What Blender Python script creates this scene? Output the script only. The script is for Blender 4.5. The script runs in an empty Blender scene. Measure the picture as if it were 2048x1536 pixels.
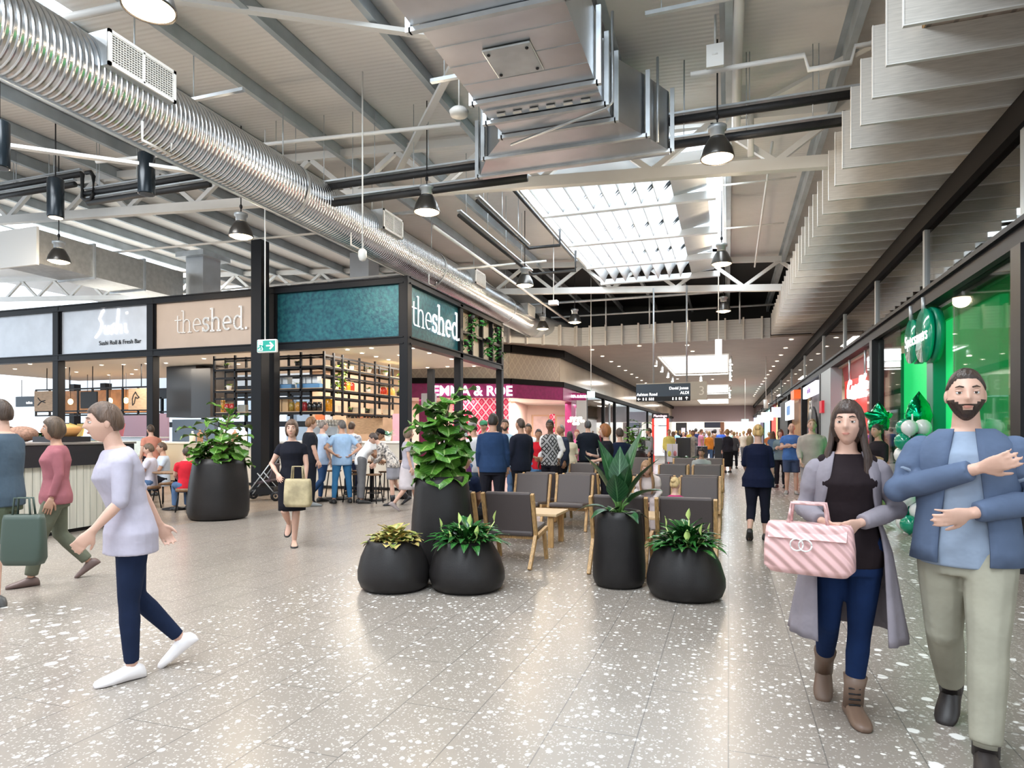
import bpy, math, random
from mathutils import Vector, Matrix, Euler
R = math.radians
C = bpy.context.scene.collection
SC = bpy.context.scene
random.seed(7)
# ---------------------------------------------------------------- camera
FPX, CX, HY, TH, EYE = 1290.0, 1024.0, 868.0, R(18.55), 1.5
SN, CS = math.sin(TH), math.cos(TH)
cam = bpy.data.cameras.new('camera'); camo = bpy.data.objects.new('camera', cam); C.objects.link(camo)
camo.location = (0, 0, EYE); camo.rotation_euler = (R(90), 0, TH)
cam.sensor_width = 36; cam.lens = FPX / 2048 * 36; cam.shift_y = (HY - 768) / 2048; cam.clip_end = 300
SC.camera = camo
SC.view_settings.view_transform = 'Standard'; SC.view_settings.look = 'None'
SC.view_settings.exposure = 0.45; SC.view_settings.gamma = 1; SC.view_settings.use_curve_mapping = False
cy = SC.cycles
cy.max_bounces = 5; cy.diffuse_bounces = 3; cy.glossy_bounces = 3; cy.transmission_bounces = 4; cy.transparent_max_bounces = 8
cy.sample_clamp_indirect = 4; cy.caustics_reflective = False; cy.caustics_refractive = False
cy.use_adaptive_sampling = True; cy.adaptive_threshold = 0.05; cy.use_denoising = True
# ---------------------------------------------------------------- world
w = bpy.data.worlds.new('sky'); SC.world = w; w.use_nodes = True
wn = w.node_tree.nodes['Background']; wn.inputs[0].default_value = (0.80, 0.90, 1.0, 1); wn.inputs[1].default_value = 1.9
# ---------------------------------------------------------------- lights
def area(loc, sx, sy, power, col=(1, 1, 1), rot=(0, 0, 0), nm='daylight'):
    l = bpy.data.lights.new(nm, 'AREA'); l.shape = 'RECTANGLE'; l.size = sx; l.size_y = sy; l.energy = power; l.color = col
    o = bpy.data.objects.new(nm, l); o.location = loc; o.rotation_euler = rot; C.objects.link(o); return o
def point(loc, power, col, rad=.15, nm='lamp_glow'):
    l = bpy.data.lights.new(nm, 'POINT'); l.energy = power; l.color = col; l.shadow_soft_size = rad
    o = bpy.data.objects.new(nm, l); o.location = loc; C.objects.link(o); return o
DAY = (0.86, 0.94, 1.0); WARM = (1.0, 0.80, 0.58); SOFT = (1.0, 0.90, 0.80)
area((-2.25, 16.2, 7.35), 4.3, 8.8, 1350, DAY, nm='skylight_and_fill')
area((-2.25, 2.0, 7.35), 4.3, 8.5, 1250, DAY, nm='skylight_and_fill')  # added skylight above the camera, out of view, to brighten the floor
area((-11, 3.0, 7.9), 4, 8, 1100, (0.97, .97, .97), nm='skylight_and_fill'); area((-21.4, 17, 8.5), 2, 7.6, 900, (1, .97, .9), nm='skylight_and_fill'); area((-21.4, 28, 8.5), 2, 7.6, 700, (1, .97, .9), nm='skylight_and_fill')  # first one is an added, unseen opening that boosts light at left
area((-1.5, 36, 5.6), 3.0, 9.5, 700, DAY, nm='skylight_and_fill')
area((-1.5, 55.5, 5.6), 3.0, 9.5, 900, DAY, nm='skylight_and_fill')
area((-1.5, 75, 5.6), 3.0, 9.5, 900, SOFT, nm='skylight_and_fill')
# ---------------------------------------------------------------- placing
def ground(u, v, z=0.0):
    d = (EYE - z) * FPX / (v - HY); r = (u - CX) / FPX
    return (d * (r * CS - SN), d * (CS + r * SN))
def at_d(u, d):
    r = (u - CX) / FPX; return (d * (r * CS - SN), d * (CS + r * SN))
def x_at(u, Y):
    r = (u - CX) / FPX; return Y * (r * CS - SN) / (CS + r * SN)
def y_at(u, X):
    r = (u - CX) / FPX; return X * (CS + r * SN) / (r * CS - SN)
# ---------------------------------------------------------------- materials
def nodes_of(m):
    m.use_nodes = True; return m.node_tree.nodes, m.node_tree.links
MC = {}
def mat(name, col, rough=.55, metal=0., emit=0., noise=0., nscale=8., bump=0., bscale=40., coat=0., emitcol=None, spec=.5, stretch=None, alpha=1., sheen=0., col2=None):
    if name in MC: return MC[name]
    m = bpy.data.materials.new(name); n, l = nodes_of(m); b = n['Principled BSDF']
    c = (*col, 1); b.inputs['Base Color'].default_value = c
    b.inputs['Roughness'].default_value = rough; b.inputs['Metallic'].default_value = metal
    b.inputs['Specular IOR Level'].default_value = spec
    if coat: b.inputs['Coat Weight'].default_value = coat; b.inputs['Coat Roughness'].default_value = .05
    if sheen: b.inputs['Sheen Weight'].default_value = sheen
    if emit:
        b.inputs['Emission Color'].default_value = (*(emitcol or col), 1); b.inputs['Emission Strength'].default_value = emit
        m.cycles.emission_sampling = 'NONE'
    if noise or bump or col2:
        t = n.new('ShaderNodeTexCoord'); mp = n.new('ShaderNodeMapping'); l.new(t.outputs['Object'], mp.inputs[0])
        if stretch: mp.inputs['Scale'].default_value = stretch
    if noise or col2:
        tx = n.new('ShaderNodeTexNoise'); tx.inputs['Scale'].default_value = nscale; tx.inputs['Detail'].default_value = 4
        l.new(mp.outputs[0], tx.inputs[0]); cr = n.new('ShaderNodeValToRGB'); l.new(tx.outputs[0], cr.inputs[0])
        a, d = (tuple(max(0, x * (1 - noise)) for x in col), tuple(min(1, x * (1 + noise)) for x in col))
        if col2: a, d = col, col2
        cr.color_ramp.elements[0].position = .35; cr.color_ramp.elements[1].position = .65
        cr.color_ramp.elements[0].color = (*a, 1); cr.color_ramp.elements[1].color = (*d, 1)
        l.new(cr.outputs[0], b.inputs['Base Color'])
    if bump:
        tb = n.new('ShaderNodeTexNoise'); tb.inputs['Scale'].default_value = bscale; l.new(mp.outputs[0], tb.inputs[0])
        bu = n.new('ShaderNodeBump'); bu.inputs['Strength'].default_value = bump; bu.inputs['Distance'].default_value = .02
        l.new(tb.outputs[0], bu.inputs['Height']); l.new(bu.outputs[0], b.inputs['Normal'])
    MC[name] = m; return m
def wavebump(name, col, axis, scale, strength=.4, rough=.5, metal=0., noise=.04, dist=.02, profile='SIN', line=None):
    m = mat(name, col, rough, metal, noise=noise, nscale=1.5); n, l = nodes_of(m); b = n['Principled BSDF']
    g = n.new('ShaderNodeNewGeometry') ; wv = n.new('ShaderNodeTexWave'); wv.bands_direction = axis; wv.inputs['Scale'].default_value = scale
    wv.wave_profile = profile; l.new(g.outputs['Position'], wv.inputs[0])
    bu = n.new('ShaderNodeBump'); bu.inputs['Strength'].default_value = strength; bu.inputs['Distance'].default_value = dist
    l.new(wv.outputs[1], bu.inputs['Height']); l.new(bu.outputs[0], b.inputs['Normal'])
    if line:
        src = b.inputs['Base Color'].links[0].from_socket
        cr = n.new('ShaderNodeValToRGB'); cr.color_ramp.elements[0].position = line[0]; cr.color_ramp.elements[1].position = line[0] + .06
        cr.color_ramp.elements[0].color = (*[line[1]] * 3, 1); l.new(wv.outputs[1], cr.inputs[0])
        mx = n.new('ShaderNodeMix'); mx.data_type = 'RGBA'; mx.blend_type = 'MULTIPLY'; mx.inputs[0].default_value = 1
        l.new(src, mx.inputs[6]); l.new(cr.outputs[0], mx.inputs[7]); l.new(mx.outputs[2], b.inputs['Base Color'])
    return m
def glass(name, tint=(.9, .95, .95), refl=.25):
    if name in MC: return MC[name]
    m = bpy.data.materials.new(name); n, l = nodes_of(m); n.clear()
    o = n.new('ShaderNodeOutputMaterial'); mx = n.new('ShaderNodeMixShader'); t = n.new('ShaderNodeBsdfTransparent'); g = n.new('ShaderNodeBsdfGlossy')
    lw = n.new('ShaderNodeLayerWeight'); lw.inputs[0].default_value = .35; ad = n.new('ShaderNodeMath'); ad.operation = 'MULTIPLY_ADD'
    l.new(lw.outputs['Fresnel'], ad.inputs[0]); ad.inputs[1].default_value = .7; ad.inputs[2].default_value = refl; ad.use_clamp = True
    t.inputs[0].default_value = (*tint, 1); g.inputs['Roughness'].default_value = .02
    l.new(ad.outputs[0], mx.inputs[0]); l.new(t.outputs[0], mx.inputs[1]); l.new(g.outputs[0], mx.inputs[2]); l.new(mx.outputs[0], o.inputs[0])
    MC[name] = m; return m
def terrazzo():
    m = bpy.data.materials.new('terrazzo'); n, l = nodes_of(m); b = n['Principled BSDF']
    def N(t, **k):
        x = n.new(t)
        for a, v in k.items(): setattr(x, a, v)
        return x
    def math_(op, a, c, cl=False):
        x = N('ShaderNodeMath', operation=op); x.use_clamp = cl
        for i, v in enumerate((a, c)):
            if v is None: continue
            if isinstance(v, (int, float)): x.inputs[i].default_value = v
            else: l.new(v, x.inputs[i])
        return x.outputs[0]
    g = N('ShaderNodeNewGeometry'); P = g.outputs['Position']; sp = N('ShaderNodeSeparateXYZ'); l.new(P, sp.inputs[0]); X, Y = sp.outputs[0], sp.outputs[1]
    nz = N('ShaderNodeTexNoise'); nz.inputs['Scale'].default_value = 34; l.new(P, nz.inputs[0])
    vm = N('ShaderNodeVectorMath', operation='MULTIPLY_ADD'); l.new(nz.outputs['Color'], vm.inputs[0]); vm.inputs[1].default_value = (.022, .022, 0); l.new(P, vm.inputs[2])
    def chips(scale, thr, ex):
        v = N('ShaderNodeTexVoronoi'); v.inputs['Scale'].default_value = scale; l.new(vm.outputs[0], v.inputs[0])
        s = N('ShaderNodeSeparateColor'); l.new(v.outputs['Color'], s.inputs[0])
        t = math_('MULTIPLY', math_('POWER', s.outputs[0], ex), thr); d = math_('SUBTRACT', t, v.outputs['Distance'])
        return math_('MULTIPLY', d, 14, True), s.outputs[1]
    c1, k1 = chips(70, .50, 1.0); c2, k2 = chips(24, .46, 1.7); c3, k3 = chips(11, .46, 1.6)
    zl = math_('MULTIPLY', math_('LESS_THAN', X, -4.04), math_('LESS_THAN', Y, 4.1))
    zr = math_('GREATER_THAN', X, .857); big = math_('ADD', zl, zr, True)
    fine = math_('MULTIPLY', math_('LESS_THAN', X, -4.04), math_('GREATER_THAN', Y, 4.1))
    c3 = math_('MULTIPLY', c3, big); c2 = math_('MULTIPLY', c2, math_('SUBTRACT', 1, fine)); c2 = math_('MULTIPLY', c2, math_('SUBTRACT', 1, math_('MULTIPLY', big, .6)))
    brown = math_('MULTIPLY', math_('LESS_THAN', X, -8.6), math_('GREATER_THAN', Y, 8.1))
    def mix(f, a, c):
        x = N('ShaderNodeMix', data_type='RGBA')
        if isinstance(f, (int, float)): x.inputs[0].default_value = f
        else: l.new(f, x.inputs[0])
        for i, v in ((6, a), (7, c)):
            if isinstance(v, tuple): x.inputs[i].default_value = (*v, 1)
            else: l.new(v, x.inputs[i])
        return x.outputs[2]
    big_n = N('ShaderNodeTexNoise'); big_n.inputs['Scale'].default_value = 1.2; l.new(P, big_n.inputs[0])
    base = mix(big_n.outputs[0], (.265, .226, .190), (.335, .290, .248)); base = mix(brown, base, (.33, .25, .18))
    fs = N('ShaderNodeTexNoise'); fs.inputs['Scale'].default_value = 160; l.new(P, fs.inputs[0])
    base = mix(math_('MULTIPLY', fs.outputs[0], .5), base, (.19, .175, .165))
    col = mix(math_('MULTIPLY', c1, .45), base, (.66, .62, .57)); col = mix(math_('MULTIPLY', c2, .9), col, (.88, .85, .80)); col = mix(math_('MULTIPLY', c3, .95), col, (.92, .90, .87))
    mp = N('ShaderNodeMapping'); l.new(P, mp.inputs[0]); mp.inputs['Rotation'].default_value = (0, 0, R(90)); mp.inputs['Location'].default_value = (0, -.42 * 0, 0)
    br = N('ShaderNodeTexBrick'); l.new(mp.outputs[0], br.inputs[0]); br.inputs['Scale'].default_value = 1; br.inputs['Brick Width'].default_value = 1.29
    br.inputs['Row Height'].default_value = .4285; br.inputs['Mortar Size'].default_value = .0035; br.inputs['Mortar Smooth'].default_value = .1; br.offset = .5
    col = mix(math_('MULTIPLY', br.outputs['Fac'], .75), col, (.12, .11, .10))
    l.new(col, b.inputs['Base Color']); b.inputs['Roughness'].default_value = .27; b.inputs['Specular IOR Level'].default_value = .45
    MC['terrazzo'] = m; return m
def sails():
    m = bpy.data.materials.new('white_sailcloth'); n, l = nodes_of(m); n.clear(); o = n.new('ShaderNodeOutputMaterial'); mx = n.new('ShaderNodeMixShader')
    d = n.new('ShaderNodeBsdfDiffuse'); t = n.new('ShaderNodeBsdfTranslucent'); d.inputs[0].default_value = (.86, .88, .90, 1); t.inputs[0].default_value = (.86, .92, .95, 1)
    mx.inputs[0].default_value = .16; l.new(d.outputs[0], mx.inputs[1]); l.new(t.outputs[0], mx.inputs[2]); l.new(mx.outputs[0], o.inputs[0]); MC['sail'] = m; return m
def patterned(name, a, b_, scale, thr=.33, emit=0, rough=.5):
    """lattice of diamonds: |x|+|z| pattern in object space"""
    m = bpy.data.materials.new(name); n, l = nodes_of(m); b = n['Principled BSDF']
    t = n.new('ShaderNodeTexCoord'); s = n.new('ShaderNodeSeparateXYZ'); l.new(t.outputs['Object'], s.inputs[0])
    def M_(op, x, y=None):
        q = n.new('ShaderNodeMath'); q.operation = op
        for i, v in enumerate((x, y)):
            if v is None: continue
            if isinstance(v, (int, float)): q.inputs[i].default_value = v
            else: l.new(v, q.inputs[i])
        return q.outputs[0]
    h = M_('ADD', s.outputs[0], s.outputs[1]); p = M_('PINGPONG', M_('MULTIPLY', M_('ADD', h, s.outputs[2]), scale), .5); q = M_('PINGPONG', M_('MULTIPLY', M_('SUBTRACT', h, s.outputs[2]), scale), .5)
    mx_ = M_('MAXIMUM', p, q); mn = M_('MINIMUM', p, q)
    lines = M_('LESS_THAN', mn, .10); ctr = M_('MULTIPLY', M_('GREATER_THAN', mn, thr), M_('LESS_THAN', mx_, .45)); f = M_('MAXIMUM', lines, ctr)
    mx = n.new('ShaderNodeMix'); mx.data_type = 'RGBA'; l.new(f, mx.inputs[0]); mx.inputs[6].default_value = (*a, 1); mx.inputs[7].default_value = (*b_, 1)
    l.new(mx.outputs[2], b.inputs['Base Color']); b.inputs['Roughness'].default_value = rough
    if emit: l.new(mx.outputs[2], b.inputs['Emission Color']); b.inputs['Emission Strength'].default_value = emit; m.cycles.emission_sampling = 'NONE'
    MC[name] = m; return m
def leafmat(name, c1, c2, vein, scale=9, rough=.35):
    m = bpy.data.materials.new(name); n, l = nodes_of(m); b = n['Principled BSDF']
    t = n.new('ShaderNodeUVMap'); s = n.new('ShaderNodeSeparateXYZ'); l.new(t.outputs[0], s.inputs[0])
    g = n.new('ShaderNodeTexCoord'); nz = n.new('ShaderNodeTexNoise'); nz.inputs['Scale'].default_value = scale; l.new(g.outputs['Object'], nz.inputs[0])
    cr = n.new('ShaderNodeValToRGB'); l.new(nz.outputs[0], cr.inputs[0]); cr.color_ramp.elements[0].position = .38; cr.color_ramp.elements[1].position = .62
    cr.color_ramp.elements[0].color = (*c1, 1); cr.color_ramp.elements[1].color = (*c2, 1)
    def M_(op, x, y=None, z=None):
        q = n.new('ShaderNodeMath'); q.operation = op
        for i, v in enumerate((x, y, z)):
            if v is None: continue
            if isinstance(v, (int, float)): q.inputs[i].default_value = v
            else: l.new(v, q.inputs[i])
        return q.outputs[0]
    a = M_('ABSOLUTE', M_('SUBTRACT', s.outputs[0], .5)); mid = M_('LESS_THAN', a, .03)
    side = M_('LESS_THAN', M_('PINGPONG', M_('MULTIPLY', M_('ADD', M_('MULTIPLY', a, -.55), s.outputs[1]), 9), .5), .05)
    f = M_('MAXIMUM', mid, M_('MULTIPLY', side, .6)); mx = n.new('ShaderNodeMix'); mx.data_type = 'RGBA'
    l.new(f, mx.inputs[0]); l.new(cr.outputs[0], mx.inputs[6]); mx.inputs[7].default_value = (*vein, 1); l.new(mx.outputs[2], b.inputs['Base Color'])
    b.inputs['Roughness'].default_value = rough; b.inputs['Subsurface Weight'].default_value = 0; MC[name] = m
    return m
# ---------------------------------------------------------------- mesh builder
def frame_of(d, up=Vector((0, 0, 1))):
    d = Vector(d).normalized(); s = d.cross(up)
    if s.length < 1e-4: s = d.cross(Vector((0, 1, 0)))
    s.normalize(); return s, d.cross(s) * -1
class MB:
    def __init__(s): s.v = []; s.f = []; s.mi = []; s.sm = []; s.uv = None
    def add(s, vs, fs, mi=0, sm=False):
        b = len(s.v); s.v += [tuple(p) for p in vs]
        for f in fs: s.f.append(tuple(b + i for i in f)); s.mi.append(mi); s.sm.append(sm)
        return s
    def box(s, x0, x1, y0, y1, z0, z1, mi=0):
        return s.add([(x, y, z) for z in (z0, z1) for y in (y0, y1) for x in (x0, x1)],
                     [(0, 2, 3, 1), (4, 5, 7, 6), (0, 1, 5, 4), (2, 6, 7, 3), (0, 4, 6, 2), (1, 3, 7, 5)], mi)
    def obox(s, c, sz, rot=(0, 0, 0), mi=0):
        m = Euler(rot).to_matrix(); c = Vector(c); x, y, z = [k / 2 for k in sz]
        return s.add([c + m @ Vector((a * x, b * y, d * z)) for d in (-1, 1) for b in (-1, 1) for a in (-1, 1)],
                     [(0, 2, 3, 1), (4, 5, 7, 6), (0, 1, 5, 4), (2, 6, 7, 3), (0, 4, 6, 2), (1, 3, 7, 5)], mi)
    def bar(s, p, q, w, h=None, mi=0, up=(0, 0, 1)):
        p, q = Vector(p), Vector(q); a, b = frame_of(q - p, Vector(up)); a = a * w / 2; b = b * (h or w) / 2
        return s.add([e + i * a + j * b for e in (p, q) for j in (-1, 1) for i in (-1, 1)],
                     [(0, 1, 3, 2), (4, 6, 7, 5), (0, 4, 5, 1), (2, 3, 7, 6), (0, 2, 6, 4), (1, 5, 7, 3)], mi)
    def ring_loft(s, rings, mi=0, sm=True, caps=True, close=True):
        n = len(rings[0]); vs = [p for r in rings for p in r]; fs = []
        for i in range(len(rings) - 1):
            for j in range(n if close else n - 1):
                k = (j + 1) % n; fs.append((i * n + j, i * n + k, (i + 1) * n + k, (i + 1) * n + j))
        if caps: fs.append(tuple(range(n))[::-1]); fs.append(tuple((len(rings) - 1) * n + j for j in range(n)))
        return s.add(vs, fs, mi, sm)
    def tube(s, pts, r, n=8, mi=0, sm=True, caps=True, flat=1.0, up=(0, 0, 1), round_=False):
        pts = [Vector(p) for p in pts]; r = list(r) if isinstance(r, (list, tuple)) else [r] * len(pts)
        if round_:
            d0 = (pts[0] - pts[1]).normalized(); d1 = (pts[-1] - pts[-2]).normalized()
            pts = [pts[0] + d0 * r[0] * .8, pts[0] + d0 * r[0] * .5] + pts + [pts[-1] + d1 * r[-1] * .5, pts[-1] + d1 * r[-1] * .8]
            r = [r[0] * .35, r[0] * .8] + r + [r[-1] * .8, r[-1] * .35]
        rings = []
        for i, p in enumerate(pts):
            d = pts[min(i + 1, len(pts) - 1)] - pts[max(i - 1, 0)]; a, b = frame_of(d, Vector(up))
            rings.append([p + (a * math.cos(t) + b * math.sin(t) * flat) * r[i] for t in (2 * math.pi * k / n for k in range(n))])
        return s.ring_loft(rings, mi, sm, caps)
    def lathe(s, prof, n=24, c=(0, 0, 0), mi=0, sm=True, sx=1, sy=1, caps=True, fn=None):
        rings = [[(c[0] + rr * sx * math.cos(2 * math.pi * k / n), c[1] + rr * sy * math.sin(2 * math.pi * k / n), c[2] + z) for k in range(n)] for rr, z in prof]
        if fn: rings = [[fn(p) for p in r] for r in rings]
        return s.ring_loft(rings, mi, sm, caps)
    def ell(s, c, r, rot=(0, 0, 0), n=10, m_=7, mi=0):
        M3 = Euler(rot).to_matrix(); c = Vector(c); rings = []
        for i in range(m_ + 1):
            a = math.pi * (i + .15) / (m_ + .3); rings.append([c + M3 @ Vector((r[0] * math.sin(a) * math.cos(2 * math.pi * k / n), r[1] * math.sin(a) * math.sin(2 * math.pi * k / n), -r[2] * math.cos(a))) for k in range(n)])
        return s.ring_loft(rings, mi)
    def xform(s, fn, start=0):
        for i in range(start, len(s.v)): s.v[i] = tuple(fn(Vector(s.v[i])))
        return s
    def mesh(s, name, mats):
        me = bpy.data.meshes.new(name); me.from_pydata(s.v, [], s.f)
        for m in (mats if isinstance(mats, (list, tuple)) else [mats]): me.materials.append(m)
        me.polygons.foreach_set('material_index', s.mi); me.polygons.foreach_set('use_smooth', s.sm)
        if s.uv:
            ul = me.uv_layers.new(name='UVMap'); li = [0] * len(me.loops); me.loops.foreach_get('vertex_index', li)
            ul.data.foreach_set('uv', [c for i in li for c in s.uv[i]])
        me.update(); return me
    def build(s, name, mats, parent=None, bevel=0):
        o = bpy.data.objects.new(name, s.mesh(name, mats)); C.objects.link(o)
        if parent: o.parent = parent
        if bevel:
            b = o.modifiers.new('bevel', 'BEVEL'); b.width = bevel; b.segments = 2; b.limit_method = 'ANGLE'
        return o
def tag(o, label=None, cat=None, group=None, kind=None):
    if label: o['label'] = label
    if cat: o['category'] = cat
    if group: o['group'] = group
    if kind: o['kind'] = kind
    return o
def thing(name, loc, rz=0, label=None, cat=None, group=None, scale=1):
    o = bpy.data.objects.new(name, None); o.empty_display_size = .1; C.objects.link(o); o.location = loc; o.rotation_euler = (0, 0, rz); o.scale = (scale,) * 3
    return tag(o, label, cat, group)
def struct(name, mb, m): return tag(mb.build(name, m), kind='structure')
def dup(root, loc, rz=0, label=None, scale=None):
    def cp(o, par):
        c = o.copy(); C.objects.link(c)
        if par: c.parent = par
        for ch in list(o.children): cp(ch, c)
        return c
    r = cp(root, None); r.location = loc; r.rotation_euler = (0, 0, rz)
    if label: r['label'] = label
    if scale: r.scale = (scale,) * 3
    return r
def text(name, s, size, loc, rot, m, parent=None, ext=.01, off=0., align='CENTER', spacing=1., shear=0.):
    cu = bpy.data.curves.new(name, 'FONT'); cu.shear = shear; cu.body = s; cu.size = size; cu.extrude = ext; cu.offset = off; cu.align_x = align; cu.align_y = 'CENTER'; cu.space_character = spacing
    o = bpy.data.objects.new(name, cu); C.objects.link(o); o.location = loc; o.rotation_euler = rot; cu.materials.append(m); cu.resolution_u = 3
    dg = bpy.context.evaluated_depsgraph_get(); me = bpy.data.meshes.new_from_object(o.evaluated_get(dg), depsgraph=dg)
    bpy.data.objects.remove(o); bpy.data.curves.remove(cu); o = bpy.data.objects.new(name, me); C.objects.link(o); o.location = loc; o.rotation_euler = rot
    if parent: o.parent = parent
    return o
def strokes(mb, polys, o, ux, uz, size, r, nrm, mi=0):
    """draw polyline strokes: 2d points -> flat bars of half width r lying in plane (ux, uz)"""
    o, ux, uz, nrm = Vector(o), Vector(ux), Vector(uz), Vector(nrm)
    for pl in polys:
        pts = [o + ux * x * size + uz * z * size for x, z in pl]
        for a, b in zip(pts, pts[1:]): d = (b - a).normalized() * r * .5; mb.bar(a - d, b + d, 2 * r, .02, mi, up=nrm) if False else mb.bar(a - d, b + d, .02, 2 * r, mi, up=nrm.cross((b - a)))
# common materials
M = {}
M['terr'] = terrazzo(); M['sail'] = sails()
M['roof'] = wavebump('roof_sheet', (.80, .795, .78), 'Y', 3.2, .22, .5, 0, .02)
M['galv'] = mat('galvanised_steel', (.50, .54, .57), .42, .55, noise=.12, nscale=3)
M['purlin'] = mat('purlin_steel', (.40, .46, .50), .5, .2, noise=.12, nscale=2)
M['white'] = mat('white_paint', (.82, .82, .80), .45); M['truss'] = mat('truss_paint', (.74, .75, .74), .45, noise=.05, nscale=1)
M['black'] = mat('black_steel', (.012, .012, .014), .42, 0, spec=.3); M['pipe'] = mat('black_lagging', (.015, .016, .018), .55, bump=.3, bscale=20)
M['dark'] = mat('dark_beam', (.006, .005, .005), .6, spec=.12)
M['duct'] = None
def spiral():
    m = mat('spiral_duct', (.66, .69, .72), .24, 1.0, noise=.05, nscale=2); n, l = nodes_of(m); b = n['Principled BSDF']
    g = n.new('ShaderNodeNewGeometry'); sp = n.new('ShaderNodeSeparateXYZ'); l.new(g.outputs['Position'], sp.inputs[0])
    cb = n.new('ShaderNodeCombineXYZ'); mt = n.new('ShaderNodeMath'); mt.operation = 'MULTIPLY_ADD'; mt.inputs[1].default_value = .12
    l.new(sp.outputs[2], mt.inputs[0]); l.new(sp.outputs[1], mt.inputs[2]); l.new(mt.outputs[0], cb.inputs[1])
    wv = n.new('ShaderNodeTexWave'); wv.bands_direction = 'Y'; wv.inputs['Scale'].default_value = 4.2; wv.wave_profile = 'SIN'; l.new(cb.outputs[0], wv.inputs[0])
    pw = n.new('ShaderNodeMath'); pw.operation = 'POWER'; pw.inputs[1].default_value = 4; l.new(wv.outputs[1], pw.inputs[0])
    bu = n.new('ShaderNodeBump'); bu.inputs['Strength'].default_value = .9; bu.inputs['Distance'].default_value = .022; l.new(pw.outputs[0], bu.inputs['Height']); l.new(bu.outputs[0], b.inputs['Normal'])
    return m
M['duct'] = spiral()
M['sheet'] = mat('duct_sheet_metal', (.60, .62, .65), .3, 1.0, noise=.1, nscale=1.2, bump=.12, bscale=2.5)
M['taupe'] = mat('taupe_vinyl', (.095, .075, .072), .5, bump=.08, bscale=120)
M['oak'] = mat('oak', (.52, .31, .13), .45, noise=.25, nscale=6, stretch=(10, 10, 1.2)); M['oaktop'] = mat('oak_top', (.66, .47, .28), .4, noise=.15, nscale=5, stretch=(1, 12, 1))
M['pot'] = mat('charcoal_planter', (.018, .016, .016), .42, noise=.15, nscale=3, bump=.05, bscale=60, spec=.28)
M['soil'] = mat('soil', (.03, .02, .014), .95, bump=1, bscale=60)
M['glass'] = glass('shop_glass', (.93, .96, .95), .05); M['clear'] = glass('clerestory_glass', (.72, .70, .66), .22)
M['cream'] = mat('cream_wall', (.72, .64, .52), .6); M['tan'] = mat('tan_panel', (.50, .40, .30), .6, noise=.06, nscale=2)
M['wood'] = mat('pale_wood', (.55, .38, .24), .5, noise=.15, nscale=4, stretch=(2, 2, 14)); M['brown'] = mat('brown_wood', (.22, .12, .06), .5, noise=.2, nscale=4, stretch=(8, 8, 1))
def em(name, col, s): return mat(name, col, .5, emit=s)
M['lamp'] = em('lamp_light', (1, .80, .52), 5); M['down'] = em('downlight', (1, .90, .76), 10); M['signw'] = em('sign_white_light', (1, .98, 1), 2.2)
M['screenw'] = em('lit_white', (1, .96, .9), 1.5)
# ================================================================ setting
def RZ(x): return 7.08 - .056 * (x - .5)
struct('wall_light_blocker', MB().box(-34, 9, -8.2, -8, 0, 3.3), mat('light_blocker_grey', (.28, .27, .26), .7))  # added unseen behind camera to cut reflections; left open above for roof light
struct('floor', MB().box(-45, 9, -8, 96, -.2, 0), M['terr'])
HOLES = [(-4.4, -.1, 11.95, 20.9), (-4.4, -.1, -2.2, 6.2), (-13, -9, -1, 7), (-22.5, -20.3, 13, 21), (-22.5, -20.3, 24, 32)]  # second and third openings are out of view, added to let light in
def roof_part(nm, X0, X1, Y0, Y1, m):
    xs = sorted({X0, X1, *[h[i] for h in HOLES for i in (0, 1) if X0 < h[i] < X1]}); ys = sorted({Y0, Y1, *[h[i] for h in HOLES for i in (2, 3) if Y0 < h[i] < Y1]})
    b = MB()
    for x0, x1 in zip(xs, xs[1:]):
        for y0, y1 in zip(ys, ys[1:]):
            cx_, cy_ = (x0 + x1) / 2, (y0 + y1) / 2
            if any(h[0] < cx_ < h[1] and h[2] < cy_ < h[3] for h in HOLES): continue
            b.add([(x, y, RZ(x) + dz) for dz in (0, .1) for y in (y0, y1) for x in (x0, x1)], [(0, 2, 3, 1), (4, 5, 7, 6), (0, 1, 5, 4), (2, 6, 7, 3), (0, 4, 6, 2), (1, 3, 7, 5)])
    struct(nm, b, m)
roof_part('ceiling', -34, 8, -6, 21.6, M['roof'])
roof_part('ceiling_rear', -34, -8.3, 21.6, 44, M['roof'])
M['void'] = mat('dark_plenum', (.012, .014, .016), .8)  # near-black colour holds both black paint and the gap's lack of light
roof_part('ceiling_plenum', -8.3, 8, 21.6, 30, M['void'])
struct('wall_plenum', MB().box(-8.3, 4, 29.8, 30, 5.3, 7.8), M['void'])
struct('wall_back', MB().box(-34, -22, 43.8, 44, 0, 9).box(-22, -7, 40, 40.2, 0, 3.4), mat('rear_wall', (.55, .56, .58), .7))
# purlins
px = [1.55, -.03, -1.55, -3.05, -4.6, -6.15, -7.7, -9.25, -10.8, -12.35, -13.9, -15.45, -17, -18.6, -20.2, -22.7, -24.4, -26]
for i, x in enumerate(px):
    b = MB(); z = RZ(x)
    segs = [(-5, 29.7 if x > -8.3 else 43)]
    if x in (-1.55, -3.05): segs = [(6.25, 11.9), (21, 29.7)]
    for y0, y1 in segs:
        b.box(x - .012, x + .012, y0, y1, z - .27, z - .015).box(x - .012, x + .085, y0, y1, z - .285, z - .27).box(x - .085, x + .012, y0, y1, z - .02, z - .008)
    struct('ceiling_purlin', b, M['purlin'])
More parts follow.
